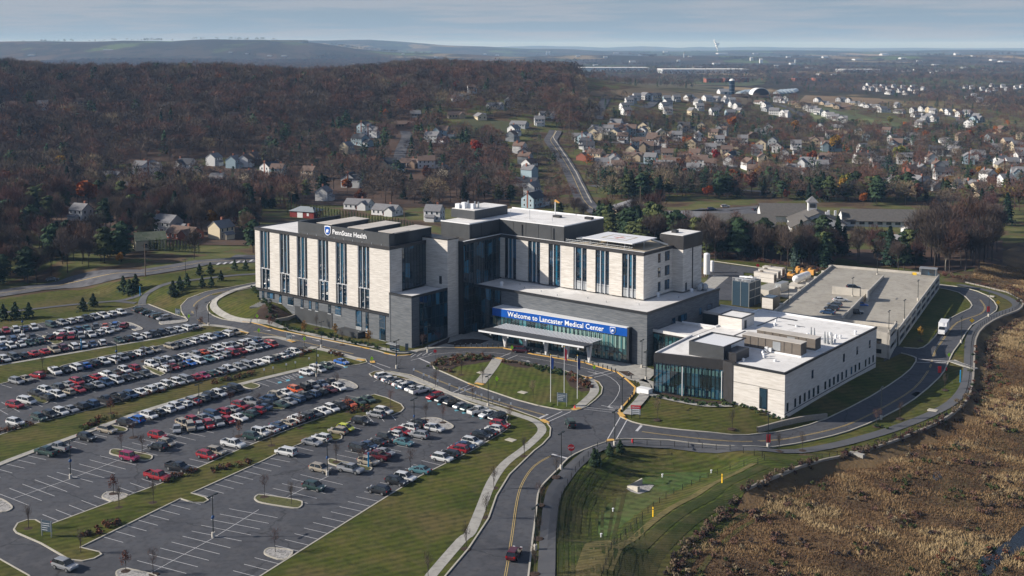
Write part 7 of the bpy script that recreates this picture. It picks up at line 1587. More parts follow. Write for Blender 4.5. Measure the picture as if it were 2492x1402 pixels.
bt('farm_shed',1762,229,15,'white gabled farm shed left of the silo','shed',lambda r:([gable(w_:=MB(),-9,9,-6,6,-1,4,8,mw=WM['w']),gable(f_:=MB(),-9,9,-6,6,0,4,8,.4,mr=RM['l']),pt('wall',w_,r),pt('roof',f_,r),pt('door',MB().mat(M['panel']).box(-2,2,-6.06,-5.98,0,3),r)]))
def mound(px,py,s_,label):
    x_,y_=G(px,py); m=MB().mat(M['mulch']); m.ball((0,0,-.5),s_*14,s_*9,s_*5,12,5,True); tag(m.build('mulch_mound',None,(x_,y_,Tz(x_,y_))),label,'mulch pile')
mound(1800,237,1.2,'brown mulch pile left of the hangar'); mound(1855,238,.8,'small mulch pile before the hangar'); mound(1885,236,1.1,'long mulch pile right of the hangar')
# far specks on the plain: farm buildings, water towers, the power station stack and its steam
def fark(k,px,py,w_,h,d_,c,label,cat='farm building'):
    x_,y_=G(px,py); s_=y_/CF; m=MB().mat(c); gable(m,-w_*s_/2,w_*s_/2,0,d_*s_,-2,h*s_*.7,h*s_,mw=c,mr=RM['l']); tag(m.build('farm_building',None,(x_,y_,Tz(x_,y_))),label,cat,'pale buildings scattered over the plain')
far_list=[(1407,139,10,4),(1474,141,9,4),(1540,152,14,4),(1680,139,8,3),(1652,150,7,5),(1745,157,16,4),(1830,148,7,9),(1853,154,7,12),(1760,132,24,3),(1840,132,12,3),(1920,140,9,3),(2010,141,12,4),(2090,147,18,4),(2155,135,16,5),(2200,144,14,4),(2240,150,10,3),(2330,134,9,5),(2370,138,8,3),(2420,148,12,4),(2450,152,20,4),(1330,133,4,8),(1337,133,4,8),(1450,160,12,3),(1620,128,10,3),(1700,165,22,3),(1980,166,24,4),(1930,157,12,4),(2280,160,14,4),(2350,166,12,4),(2400,172,10,4),(75,136,14,3),(262,122,22,2),(690,138,12,3),(600,132,8,3),(655,137,10,3),(560,128,8,2),(980,133,7,3),(1060,140,8,3),(1180,133,7,3),(1210,136,8,3),(1500,130,12,2),(1560,135,9,3),(1890,166,9,8),(1665,140,3,12),(1936,153,3,9)]
for k,(a,b,c,d) in enumerate(sorted(far_list)):
    fark(k,a,b,c,d,c*1.6,BW,'pale speck of a building far on the plain, %s from the left'%ordn(k))
x_,y_=G(1746,124.5); m=MB().mat(M['roof']).tube((0,0,0),(0,0,.0058*y_),y_/CF*1.0,y_/CF*.8,n=8); tag(m.build('smokestack',None,(x_,y_,Tz(x_,y_))),'pale power station stack on the horizon below the steam','smokestack')
SM=bsdf('steam',(.85,.86,.88),1.0,0,0); m=MB().mat(SM)
for dx,dy,r_ in [(0,-7,1.6),(-1,-10,2.4),(-2.5,-13,2.8),(-1,-16,3.0),(1,-15,2.2),(-4,-18,3.0),(-6,-21,2.4),(-7,-24,2.0),(3,-18,2.2),(4,-20,1.6),(-9,-25,1.4),(-8,-28,1.2)]:
    s_=y_/CF; m.ball((dx*s_,0,-dy*s_),r_*s_*.9,r_*s_,r_*s_*1.1,8,6)
tag(m.build('steam',None,(x_,y_,Tz(x_,y_))),'white steam plume drifting from the stack','steam',kind='stuff')
for px,py,pt_,lb in [(561,100,86,'left radio mast on the distant ridge'),(568,100,88,'right radio mast on the distant ridge')]:
    x_,y_=G(px,104); m=MB().mat(M['steel']).tube((0,0,0),(0,0,(py-pt_)*y_/CF),1.6,1.0,n=4); tag(m.build('radio_mast',None,(x_,y_,Tz(x_,y_))),lb,'radio mast')
# ================================================================== VEGETATION
def rv(n): v=rng.normal(size=(n,3)); return v/np.linalg.norm(v,axis=1,keepdims=True)
def slivers(P,D,L_,w_):
    """thin triangles from points P along D"""
    n=len(P); side=np.cross(D,rv(n)); side/=np.linalg.norm(side,axis=1,keepdims=True)+1e-9
    L_=np.broadcast_to(L_,(n,))[:,None]; V=np.stack([P-side*w_/2,P+side*w_/2,P+D*L_],1).reshape(-1,3); return V
def crown_pts(n,shape='round',R_=1.0):
    """points inside a lumpy crown, unit radius, centre at z=0"""
    k=11; C=rv(k)*rng.uniform(.25,.62,(k,1)); C[:,2]=C[:,2]*.9; rad=rng.uniform(.28,.46,k); i=rng.integers(k,size=n); p=C[i]+rv(n)*(rad[i,None]*rng.uniform(.35,1,(n,1))**.6); return p
def bare_arrays(h,rc,n,wt=.06,seed_h=.45,up=.55):
    """twig slivers + trunk/limbs as triangles for a leafless tree; returns V (3n,3), slot"""
    cz=h*.63; P=crown_pts(n)*np.array([rc,rc,h*.36]); O=np.array([0,0,-h*.30]); D=P-O; D/=np.linalg.norm(D,axis=1,keepdims=True); D=D*.7+rv(n)*.55+np.array([0,0,up*.5]); D/=np.linalg.norm(D,axis=1,keepdims=True)
    V=slivers(P+[0,0,cz],D,rng.uniform(.7,1.9,n)*h/14,wt); return V
def wood_mb(h,rc,m,limbs=9,r=.2):
    mb=MB().mat(m); mb.tube((0,0,-.5),(rng.normal()*.2,rng.normal()*.2,h*.5),r,r*.55,n=6,cap=False)
    for k in range(limbs):
        a=2.4*k+rng.random(); z0=h*rng.uniform(.22,.5); e=rng.uniform(.55,.95); q=(math.cos(a)*rc*e*.75,math.sin(a)*rc*e*.75,h*rng.uniform(.6,.92)); mid=(q[0]*.45,q[1]*.45,z0+(q[2]-z0)*.55)
        mb.tube((0,0,z0),mid,r*.42,r*.28,n=4,cap=False).tube(mid,q,r*.28,r*.07,n=3,cap=False)
        for s_ in range(3):
            b=(mid[0]+rng.normal()*rc*.35,mid[1]+rng.normal()*rc*.35,mid[2]+h*rng.uniform(.08,.28)); mb.tube(mid,b,r*.2,r*.05,n=3,cap=False)
    mb.tube((0,0,h*.45),(0,0,h*.88),r*.5,r*.08,n=4,cap=False); return mb
def quads(P,Nn,s_):
    """small leaf faces"""
    n=len(P); a=np.cross(Nn,rv(n)); a/=np.linalg.norm(a,axis=1,keepdims=True)+1e-9; b=np.cross(Nn,a); s_=np.broadcast_to(s_,(n,))[:,None]
    return np.stack([P-a*s_-b*s_*.6,P+a*s_-b*s_*.6,P+a*s_*.6+b*s_,P-a*s_*.6+b*s_],1).reshape(-1,3)
M['bark']=varied('bark',(.055,.045,.040),.95,.3); M['bark_pale']=varied('pale_bark',(.20,.18,.15),.9,.3)
TWC={'grey':(.090,.068,.056),'red':(.104,.055,.045),'dark':(.042,.033,.031),'tan':(.17,.13,.085)}
for k,c in TWC.items(): M['tw_'+k]=varied('twigs_'+k,c,.95,.35,.015)
EVC={'pine':(.030,.052,.024),'spruce':(.016,.033,.019),'oliv':(.065,.080,.028),'blue':(.045,.070,.06)}
for k,c in EVC.items(): M['ev_'+k]=varied('needles_'+k,c,.9,.35,.02)
AUC={'orange':(.27,.075,.018),'redleaf':(.30,.028,.018),'gold':(.28,.15,.025),'willow':(.23,.22,.045),'russet':(.13,.050,.030)}
for k,c in AUC.items(): M['au_'+k]=varied('leaves_'+k,c,.85,.2,.01)
def tri_mesh(name,V,m): n=len(V)//3; return npmesh(name,V,np.arange(3*n).reshape(-1,3),3,np.zeros(n),[m])
def quad_mesh(name,V,m): n=len(V)//4; return npmesh(name,V,np.arange(4*n).reshape(-1,4),4,np.zeros(n),[m])
PROTO={}
BARE=[('grey',14,5.2),('grey',16,5.8),('red',14,5.5),('dark',15,4.8),('red',17,6.2),('tan',12,4.4)]
for k,(c,h,rc) in enumerate(BARE):
    PROTO['bare%d'%k]=(tri_mesh('crown',bare_arrays(h,rc,1500,.115),M['tw_'+c]),wood_mb(h,rc,M['bark' if c!='tan' else 'bark_pale']).mesh('trunk'),h,rc)
def pine_crown(h,rc,n,conical):
    t=rng.random(n)**.8
    if conical: z=h*(.08+.90*t); r=rc*(1-t)**.85*(.75+.25*np.sin(z*5.2)); 
    else: z=h*(.28+.70*t); r=rc*np.sqrt(np.clip(1-((t-.38)/.68)**2,0.04,1))*(.70+.3*np.sin(z*3.1+1))
    a=rng.uniform(0,2*math.pi,n); lump=1+.22*np.sin(3*a+z*.9)+.12*np.sin(7*a-z*1.7); rr=r*lump*rng.uniform(.45,1,n)**.5
    P=np.stack([rr*np.cos(a),rr*np.sin(a),z-rr*.15],1); Nn=np.stack([np.cos(a)*.5,np.sin(a)*.5,np.full(n,.8)],1)+rv(n)*.5; Nn/=np.linalg.norm(Nn,axis=1,keepdims=True); return quads(P,Nn,rng.uniform(.22,.42,n)*rc/2.6)
for k,(c,h,rc,con) in enumerate([('pine',14,4.2,0),('spruce',13,3.3,1),('pine',11,3.8,0),('oliv',13,3.8,0),('blue',11,3.0,1),('spruce',15,3.8,1)]):
    mb=MB().mat(M['bark']).tube((0,0,-.5),(0,0,h*.85),.24,.07,n=6,cap=False); PROTO['ever%d'%k]=(quad_mesh('crown',pine_crown(h,rc,1500,con),M['ev_'+c]),mb.mesh('trunk'),h,rc)
def leafy(h,rc,n,droop=0):
    P=crown_pts(n)*np.array([rc,rc,h*.42]); P[:,2]-=droop*np.hypot(P[:,0],P[:,1])*.35; return quads(P+[0,0,h*.56],rv(n),rng.uniform(.16,.32,n)*rc/3.5)
for k,c in enumerate(AUC):
    h,rc=[(12,5),(11,4.6),(13,5),(11,5.6),(11,4.6)][k]; PROTO['au_'+c]=(quad_mesh('crown',leafy(h,rc,1500,c=='willow'),M['au_'+c]),wood_mb(h,rc,M['bark'],6).mesh('trunk'),h,rc)
# saplings
for k,(c,h,rc,nn) in enumerate([('grey',5.2,1.3,170),('red',5.0,1.4,200),('tan',5.6,1.5,260)]):
    PROTO['sap%d'%k]=(tri_mesh('crown',bare_arrays(h,rc,nn,.045),M['tw_'+c]),wood_mb(h,rc,M['bark'],5,.07).mesh('trunk'),h,rc)
PROTO['sapo']=(quad_mesh('crown',leafy(4.6,1.25,230),M['au_russet']),wood_mb(4.6,1.2,M['bark'],4,.07).mesh('trunk'),4.6,1.2)
PROTO['sapg']=(quad_mesh('crown',leafy(5.6,1.6,330),M['au_gold']),wood_mb(5.4,1.4,M['bark'],4,.07).mesh('trunk'),5.4,1.4)
PROTO['con']=(quad_mesh('crown',pine_crown(4.2,2.0,480,1),M['ev_pine']),MB().mat(M['bark']).tube((0,0,-.3),(0,0,3),.09,.03,n=5,cap=False).mesh('trunk'),4.4,1.5)
PROTO['arb']=(quad_mesh('crown',pine_crown(6.4,1.25,380,1),M['ev_oliv']),MB().mat(M['bark']).tube((0,0,-.3),(0,0,4),.1,.03,n=5,cap=False).mesh('trunk'),6.4,1.2)
NEXT={}
def plant(kind,x_,y_,name,label,cat,group=None,s_=1.0,z=None,mulch=False):
    cr,tr,h,rc=PROTO[kind]; r=empty(name,(x_,y_,Tz(x_,y_) if z is None else z),float(rng.uniform(0,6.28))); sx=s_*float(rng.uniform(.93,1.07)); r.scale=(sx,sx*float(rng.uniform(.92,1.08)),s_*float(rng.uniform(.94,1.08)))
    tag(r,label,cat,group); link('trunk',tr,r); link('crown',cr,r)
    if mulch: link('mulch_ring',MULCH,r,(0,0,.05))
    return r
MULCH=MB().mat(M['mulch']).tube((0,0,0),(0,0,.12),1.0,.8,n=12).mesh('mulch_ring')
# hand placed ---------------------------------------------------------
SAP=[('sap0',69,1288,'at the rounded tip of the near strip'),('sapo',276,1203,'on the stone island of the lower left lot'),('sap1',294,1100,'on the island behind the magenta jeep, left one'),('sap1',345,1105,'on the island behind the magenta jeep, right one'),('sapo',581,1062,'on the kerb beside the snowy white pickup'),('sap1',643,1211,'on the low green island, left one'),('sap0',708,1229,'on the low green island, right one'),('sap0',819,1126,'left on the island beside the silver pickup'),('sap1',880,1142,'right on the island beside the silver pickup'),('sap1',1000,1146,'beside the teal sedan at the lawn edge'),('sapo',306,1392,'on the bottom stone island, russet one'),('sap1',374,1400,'on the bottom stone island, bare one'),('sap1',671,1345,'on the stone island at the big lawn'),('sap1',950,992,'at the far end of the near strip'),('sap0',1036,1024,'left on the oval stone island'),('sap1',1078,1030,'right on the oval stone island'),('sapo',846,1004,'orange leafed on the near strip'),('sap1',661,1086,'on the near strip behind the white jeep'),('sapo',730,1044,'low russet one in the middle of the near strip'),('sap0',289,1237,'with tripod stakes on the near strip, left one'),('sap0',372,1225,'with tripod stakes on the near strip, right one'),('sap0',196,1347,'at the lower tip of the near strip'),('sap0',1203,1190,'second from the top on the entrance road verge'),('sap0',1182,1262,'third from the top on the entrance road verge'),('sap0',1133,1338,'fourth from the top on the entrance road verge'),('sap0',1275,1112,'topmost on the entrance road verge'),('sap0',1043,1412,'lowest on the entrance road verge'),('sap0',1353,1162,'topmost on the right verge of the entrance road'),('sap1',1315,1230,'second on the right verge of the entrance road'),('sap0',1310,1312,'third on the right verge of the entrance road'),('sap0',1302,1398,'lowest on the right verge of the entrance road'),('sap2',1600,1023,'beside the red headed direction board'),('sap0',1781,1045,'in the middle of the clinic lawn'),('sap1',2134,1039,'with reddish twigs on the drive verge'),('sap0',2190,1020,'staked on the drive verge'),('sap0',2300,950,'on the verge before the shaded drive'),('sapg',2240,830,'golden, on the shaded bank of the garage'),('sapo',657,800,'russet, on the mulch bank'),('sapg',740,818,'golden, below the louvre wall'),('sapg',816,822,'taller golden, at the grey wall'),('sapg',897,838,'golden, before the tall base window'),('sap1',1028,850,'left of two in the shaded entrance bed'),('sap1',1066,840,'right of two in the shaded entrance bed'),('sap0',1123,914,'on the left part of the oval lawn'),('sap2',1297,971,'in the middle of the oval lawn'),('sap0',1175,935,'beside the crossing path of the oval'),('sap1',1240,1031,'at the corner between car rows and pavement'),('sap1',1060,942,'left on the narrow verge of bay signs'),('sap1',1150,975,'right on the narrow verge of bay signs'),('sap0',478,772,'on the verge of the far drive bend'),('sap0',770,800,'before the left wing, by the lamp'),('sap0',833,840,'on the verge opposite the golden sapling'),('sap1',630,1000,'on the strip end of the middle rows'),('sapo',270,1008,'russet, above the middle strip'),('sap1',560,995,'between the central rows'),('sap1',590,870,'above the middle strip bays'),('sap0',415,923,'bare, beside the middle strip centre'),('sapo',490,800,'russet, at the far strip tip'),('sap0',350,880,'thin, below the far strip'),('sap1',290,935,'in the middle left rows'),('sap0',104,898,'on the far strip left end'),('sap0',770,930,'near the blue reserved bays'),('sap1',820,948,'at the stone island of the central lot'),('sap1',325,1065,'at the kerb island below the pavement'),('sap0',1895,1100,'beside the trail below the clinic'),('sap0',1953,1098,'left of the wall along the trail')]
for k,x_,y_,lb in SAP:
    a,b=G(x_,y_); plant(k,a,b,'young_tree','young tree '+lb,'young tree','saplings of the hospital grounds',1.0,mulch=True)
CON=[(8,778,1.1),(37,775,1.1),(70,772,1.1),(202,756,1.0),(227,746,1.0),(485,670,.9),(512,667,.9),(571,657,.8),(598,657,.8),(421,722,1.2),(438,707,1.0),(455,697,1.0),(514,697,.8),(538,683,.8),(492,700,.9),(300,712,1.3),(315,716,1.2),(330,708,1.2),(1483,1108,.62),(1509,1102,.62),(1446,1134,.8),(1453,1125,.6)]
CL=sorted(CON)
for j,(x_,y_,s_) in enumerate(CL):
    a,b=G(x_,y_); w_='on the lawns beyond the car park' if x_<700 else 'by the basin fence corner'; i=j if x_<700 else j-sum(1 for q in CL if q[0]<700)
    plant('con',a,b,'small_conifer','small conical conifer %s, %s from the left'%(w_,ordn(i)),'conifer','small conifers on the lawns',s_*1.1)
for k in range(44):
    t=k/43; x_=700+t*305; y_=512+t*54; a,b=G(x_,y_+6); plant('arb',a,b,'hedge_evergreen','slim evergreen in the hedge row behind the left wing, %s from the left'%ordn(k),'hedge evergreen','evergreen hedge row behind the left wing',1.0)
for k in range(22):
    t=k/21; a,b=G(318+t*165,606+t*9); plant('arb',a,b,'hedge_evergreen','slim evergreen along the north road, %s from the left'%ordn(k),'hedge evergreen','evergreen row along the north road',.75)
BIG=[('au_redleaf',1160,378,1.15,'bright red tree in front of the dark pines'),('au_orange',215,505,1.35,'large orange brown tree at the left'),('au_gold',2030,372,1.3,'tall golden orange tree in the suburb'),('au_orange',1975,398,1.0,'orange brown tree left of the willows'),('au_orange',1790,462,1.2,'rust orange tree, left of two before the pines'),('au_russet',1828,470,1.25,'rust brown tree, right of two before the pines'),('au_willow',2190,392,1.2,'big yellow willow above the suburb houses'),('au_willow',2062,462,1.0,'yellow willow, left of two beyond the pines'),('au_willow',2130,468,1.0,'yellow willow, right of two beyond the pines'),('au_willow',2450,495,1.0,'yellow willow at the right edge'),('au_redleaf',1742,392,.9,'dark red tree in the suburb'),('au_orange',1780,318,1.3,'rust coloured tree near the estate'),('au_orange',1655,415,.8,'small rust coloured tree by the left suburb houses'),('au_russet',1965,435,.8,'low russet tree by the tan house'),('au_gold',290,645,.45,'small golden orange shrub tree at the north road'),('au_orange',2100,500,.7,'rust tree behind the nursing home'),('au_russet',1040,440,1.0,'russet tree before the brown roofed house'),('au_gold',1203,205,1.0,'golden tree on the far slope'),('au_redleaf',1110,218,.9,'red tree on the far slope'),('au_gold',1935,318,.9,'yellow green tree beside the estate'),('au_willow',2165,300,.8,'pale yellow tree in the right estate'),('au_orange',2360,345,1.0,'rust tree near the right edge houses'),('au_orange',845,470,.8,'orange tinged tree below the white house')]
TREEPOS=[]
for k,x_,y_,s_,lb in BIG:
    a,b=G(x_,y_); TREEPOS.append((a,b)); plant(k,a,b,'autumn_tree',lb,'autumn tree','trees in autumn colour',s_)
# scattered ------------------------------------------------------------
ROADS=[smooth(GP(q),False,2) for q in (RD2,[(975,410),(972,385),(978,360),(990,335)],[(-500,800),(0,714),(165,690),(345,664),(490,639),(618,632),(720,622)])]
HP=np.array(HPOS+TREEPOS)
def scatter(px,dens_,holes=(),rmin=3.5,jit=1.0):
    P=GP(px); A=np.array(P); lo,hi=A.min(0),A.max(0); g=math.sqrt(1/dens_); xs=np.arange(lo[0],hi[0],g); ys=np.arange(lo[1],hi[1],g); X,Y=np.meshgrid(xs,ys); X=X+rng.uniform(-.5,.5,X.shape)*g*jit; Y=Y+rng.uniform(-.5,.5,Y.shape)*g*jit; X=X.ravel();Y=Y.ravel()
    _,i=dpoly(X,Y,P); X,Y=X[i],Y[i]
    for H_ in holes: _,h=dpoly(X,Y,GP(H_)); X,Y=X[~h],Y[~h]
    for rd in ROADS:
        d,_=dpoly(X,Y,rd,False); X,Y=X[d>8],Y[d>8]
    d=np.sqrt(((X[:,None]-HP[None,:,0])**2+(Y[:,None]-HP[None,:,1])**2)).min(1) if len(HP) else np.full(len(X),99); k=d>8; X,Y=X[k],Y[k]
    # keep the line of sight to the houses: nothing tall right in front of them
    for hx,hy in HPOS+TREEPOS:
        nr_=(hy<980 and hx<40) or (hx,hy) in TREEPOS[:4]
        k=~((np.abs(X-hx*Y/hy)<(8 if nr_ else 6.5))&(Y<hy)&(Y>hy-(46 if nr_ else 13+hy*.010))); X,Y=X[k],Y[k]
    d,_=dpoly(X,Y,SITE); _,i=dpoly(X,Y,SITE); X,Y=X[~i],Y[~i]
    return X,Y
LAWNS=[[(1130,280),(1250,292),(1330,300),(1330,335),(1240,330),(1150,338),(1110,312)],[(1430,232),(1760,258),(1860,235),(1860,200),(1430,200)],[(1940,228),(2170,235),(2180,262),(1940,262)],[(2000,262),(2100,280),(2230,312),(2180,325),(1960,295)],[(1690,232),(1960,240),(1960,215),(1690,205)],[(230,560),(330,580),(340,615),(230,600)],[(90,545),(140,555),(140,580),(90,570)],[(60,612),(130,618),(150,632),(60,640)]]
REG=[ # name, polygon, density per m2, mix
 ('in the woods on the hill',[(-260,172),(0,160),(200,150),(600,152),(800,150),(1000,148),(1200,158),(1340,178),(1420,205),(1420,245),(1290,215),(1100,215),(1010,225),(1010,300),(860,285),(700,325),(640,345),(630,375),(400,392),(250,398),(-260,400)],1/88,dict(bare=.92,ever=.07,au=.01)),
 ('in the thicket left of the north road',[(-200,400),(300,400),(330,425),(620,425),(720,440),(720,500),(620,520),(620,600),(480,600),(330,600),(240,580),(160,560),(0,560),(-200,570)],1/62,dict(bare=.78,ever=.21,au=.02)),
 ('in the gardens beside the north road',[(-200,570),(0,562),(240,592),(620,602),(620,618),(480,628),(330,648),(0,695),(-200,720)],1/48,dict(bare=.72,ever=.28,au=.0)),
 ('between the hill houses and the left wing',[(640,345),(860,300),(1000,300),(1105,300),(1110,330),(1235,345),(1240,500),(1100,500),(1060,505),(720,498),(720,440),(620,420),(560,400),(640,380)],1/85,dict(bare=.72,ever=.27,au=.01)),
 ('on the far slope beyond the red tree',[(1010,228),(1100,218),(1290,218),(1420,248),(1460,300),(1430,330),(1350,318),(1240,290),(1110,282),(1010,290)],1/120,dict(bare=.82,ever=.16,au=.02)),
 ('behind the front row beside the suburb road',[(1240,345),(1330,340),(1350,380),(1410,470),(1500,540),(1480,560),(1300,530),(1240,500)],1/130,dict(bare=.75,ever=.22,au=.03)),
 ('in the wooded suburb',[(1375,300),(1500,292),(1700,298),(1950,305),(2200,318),(2492,325),(2700,340),(2700,500),(2250,500),(1900,490),(1500,470),(1440,455),(1380,370)],1/110,dict(bare=.63,ever=.26,au=.11)),
 ('in the pine belt before the nursing home',[(1440,440),(1700,452),(1900,462),(2200,470),(2260,490),(2200,500),(1960,490),(1870,480),(1640,488),(1500,490),(1445,480)],1/60,dict(bare=.30,ever=.66,au=.04)),
 ('in the belt behind the hospital',[(1480,560),(1560,560),(1710,600),(1820,600),(1990,615),(2240,640),(2240,655),(2000,668),(1860,650),(1715,636),(1480,590)],1/36,dict(bare=.55,ever=.44,au=.01)),
 ('in the belt behind the front hospital wall',[(1440,520),(1500,520),(1590,555),(1600,580),(1480,580),(1440,545)],1/50,dict(bare=.7,ever=.3,au=0)),
 ('in the bare woods right of the garage',[(2240,600),(2330,575),(2440,590),(2420,640),(2360,668),(2260,668),(2230,640)],1/55,dict(bare=.99,ever=.01,au=0)),
 ('at the right edge behind the meadow',[(2250,500),(2700,510),(2700,560),(2440,560),(2400,575),(2250,560)],1/260,dict(bare=.85,ever=.12,au=.03)),
 ('around the new estate',[(1440,200),(1600,195),(1900,188),(2200,188),(2492,190),(2750,200),(2750,330),(2492,322),(2200,316),(1950,303),(1700,296),(1500,290),(1440,270)],1/800,dict(bare=.82,ever=.16,au=.02)),
 ('on the plain beyond the estate',[(1440,170),(1900,163),(2492,163),(2800,170),(2800,215),(2492,200),(1900,195),(1600,200),(1440,205)],1/700,dict(bare=.88,ever=.12,au=0)),
 ('right of the new estate',[(2200,225),(2300,240),(2492,250),(2800,255),(2800,330),(2492,300),(2380,270),(2260,250)],1/220,dict(bare=.93,ever=.05,au=.02)),
]
ALLT=[]
for nm,px,dn,mix in REG:
    X,Y=scatter(px,dn,LAWNS)
    ks=list(mix); pr=np.array([mix[k] for k in ks]); kk=rng.choice(len(ks),len(X),p=pr/pr.sum())
    for a,b,k in zip(X,Y,kk): ALLT.append((a,b,ks[k],nm))
print('trees',len(ALLT))
ALLT.sort(key=lambda q:q[1])
cap={'bare':285,'ever':230,'au':40}; IND=[];REST=[]
for q in ALLT:
    inview=abs(1246-(1246+CF*q[0]/q[1]))<1300
    if cap[q[2]]>0 and inview: cap[q[2]]-=1; IND.append(q)
    else: REST.append(q)
def size_for(nm):
    return .95 if 'gardens' in nm else 1.05 if 'belt behind' in nm else 1.15 if 'on the hill' in nm else (1.35 if 'right of the garage' in nm else (.78 if 'suburb' in nm or 'estate' in nm else 1.0))
grp={}
for q in IND: grp.setdefault((q[2],q[3]),[]).append(q)
DESC={'bare':('bare_tree','leafless tree','bare tree'),'ever':('evergreen_tree','dark evergreen','evergreen tree'),'au':('autumn_tree','autumn coloured tree','autumn tree')}
for (k,nm),l_ in grp.items():
    l_.sort(key=lambda q:q[0]/q[1])
    for j,q in enumerate(l_):
        if k=='bare': p='bare%d'%rng.choice(6,p=[.24,.2,.18,.2,.12,.06])
        elif k=='ever': p='ever%d'%rng.choice(6,p=[.3,.2,.16,.2,.06,.08])
        else: p='au_'+['orange','russet','gold','russet','russet'][int(rng.integers(5))]
        s_=size_for(nm)*float(rng.uniform(.75,1.15))
        plant(p,q[0],q[1],DESC[k][0],'%s %s, %s from the left'%(DESC[k][1],nm,ordn(j)),DESC[k][2],'%ss %s'%(DESC[k][2],nm),s_)
# the remaining woodland as one mass: merged cheap trees
TV={}
def cheap_bare(n,wt,h=14,rc=6.0): 
    D=rv(n); D[:,2]=np.abs(D[:,2])*1.15-.28; lump=1+.13*np.sin(D[:,0]*5+rng.random()*6)+.13*np.sin(D[:,1]*6+rng.random()*6); P=D*np.array([rc,rc,h*.42])*(rng.uniform(.45,1,(n,1))**.5)*lump[:,None]
    E=D*.75+rv(n)*.5+np.array([0,0,.25]); E/=np.linalg.norm(E,axis=1,keepdims=True); V=slivers(P+[0,0,h*.55],E,rng.uniform(.8,2.0,n),wt); t=[]
    for a in (0,2.1): t+= [(-.22*math.cos(a),-.22*math.sin(a),-1),(.22*math.cos(a),.22*math.sin(a),-1),(0,0,h*.75)]
    for k in range(5):
        a=rng.uniform(0,6.28); t+=[(0,-.12,h*.3),(0,.12,h*.3),(math.cos(a)*rc*.6,math.sin(a)*rc*.6,h*.8)]
    return np.vstack([V,np.array(t)])
def q2t(V): Q=V.reshape(-1,4,3); return np.concatenate([Q[:,[0,1,2]],Q[:,[0,2,3]]],0).reshape(-1,3)
CB=[cheap_bare(600,.20) for _ in range(5)]; CBF=[cheap_bare(150,.6) for _ in range(4)]
CE=[q2t(pine_crown(13,3.8,170,k%2)*np.array([1.0,1.0,1.0])) for k in range(4)]; CA=[q2t(leafy(12,5,170)) for _ in range(3)]
def merge(name,items,label):
    Vs=[];mi=[];mats=[M['tw_grey'],M['tw_red'],M['tw_dark'],M['ev_pine'],M['ev_spruce'],M['au_orange'],M['au_russet'],M['tw_tan']]
    zz=T(np.array([q[0] for q in items]),np.array([q[1] for q in items]))
    for q,z in zip(items,zz):
        far_=q[1]>1450
        if q[2]=='bare': V=(CBF if far_ else CB)[int(rng.integers(4))]; m=int(rng.choice([0,1,2,7],p=[.38,.28,.30,.04] if 'hill' not in q[3] else [.36,.34,.29,.01]))
        elif q[2]=='ever': V=CE[int(rng.integers(4))]; m=int(rng.choice([3,4]))
        else: V=CA[int(rng.integers(3))]; m=int(rng.choice([5,6]))
        a=rng.uniform(0,6.28); c,s_=math.cos(a),math.sin(a); sc=size_for(q[3])*rng.uniform(.62,1.28)
        W=np.empty_like(V); W[:,0]=(V[:,0]*c-V[:,1]*s_)*sc+q[0]; W[:,1]=(V[:,0]*s_+V[:,1]*c)*sc+q[1]; W[:,2]=V[:,2]*sc+z; Vs.append(W); mi.append(np.full(len(V)//3,m))
    V=np.vstack(Vs); n=len(V)//3; me=npmesh(name,V,np.arange(3*n).reshape(-1,3),3,np.concatenate(mi),mats); o=link(name,me); tag(o,label,'woodland',kind='stuff'); print(name,len(items),n)
merge('woodland',REST,'brown and grey leafless woods covering the hill and the suburb beyond')
# hedgerows and copses on the far plain
items=[]
nz_=rng.random((40,4))
for k in range(150):
    D=math.exp(rng.uniform(math.log(2500),math.log(11000))); px=rng.uniform(-100,2600)
    if px<1300 and D<5000: continue
    cx=(px-1246)/CF*D; ang=rng.choice([.1,.35,1.5,.9])+rng.normal()*.15; n=int(rng.uniform(10,46)); L_=rng.uniform(80,520)
    for _ in range(n):
        t=rng.uniform(-.5,.5)*L_; w_=rng.normal()*rng.choice([8,60]); items.append((cx+math.cos(ang)*t-math.sin(ang)*w_,D+math.sin(ang)*t+math.cos(ang)*w_*1.5,'ever' if rng.random()<.12 else 'bare','far'))
merge('woodland',items,'hedgerows and copses scattered over the distant plain')
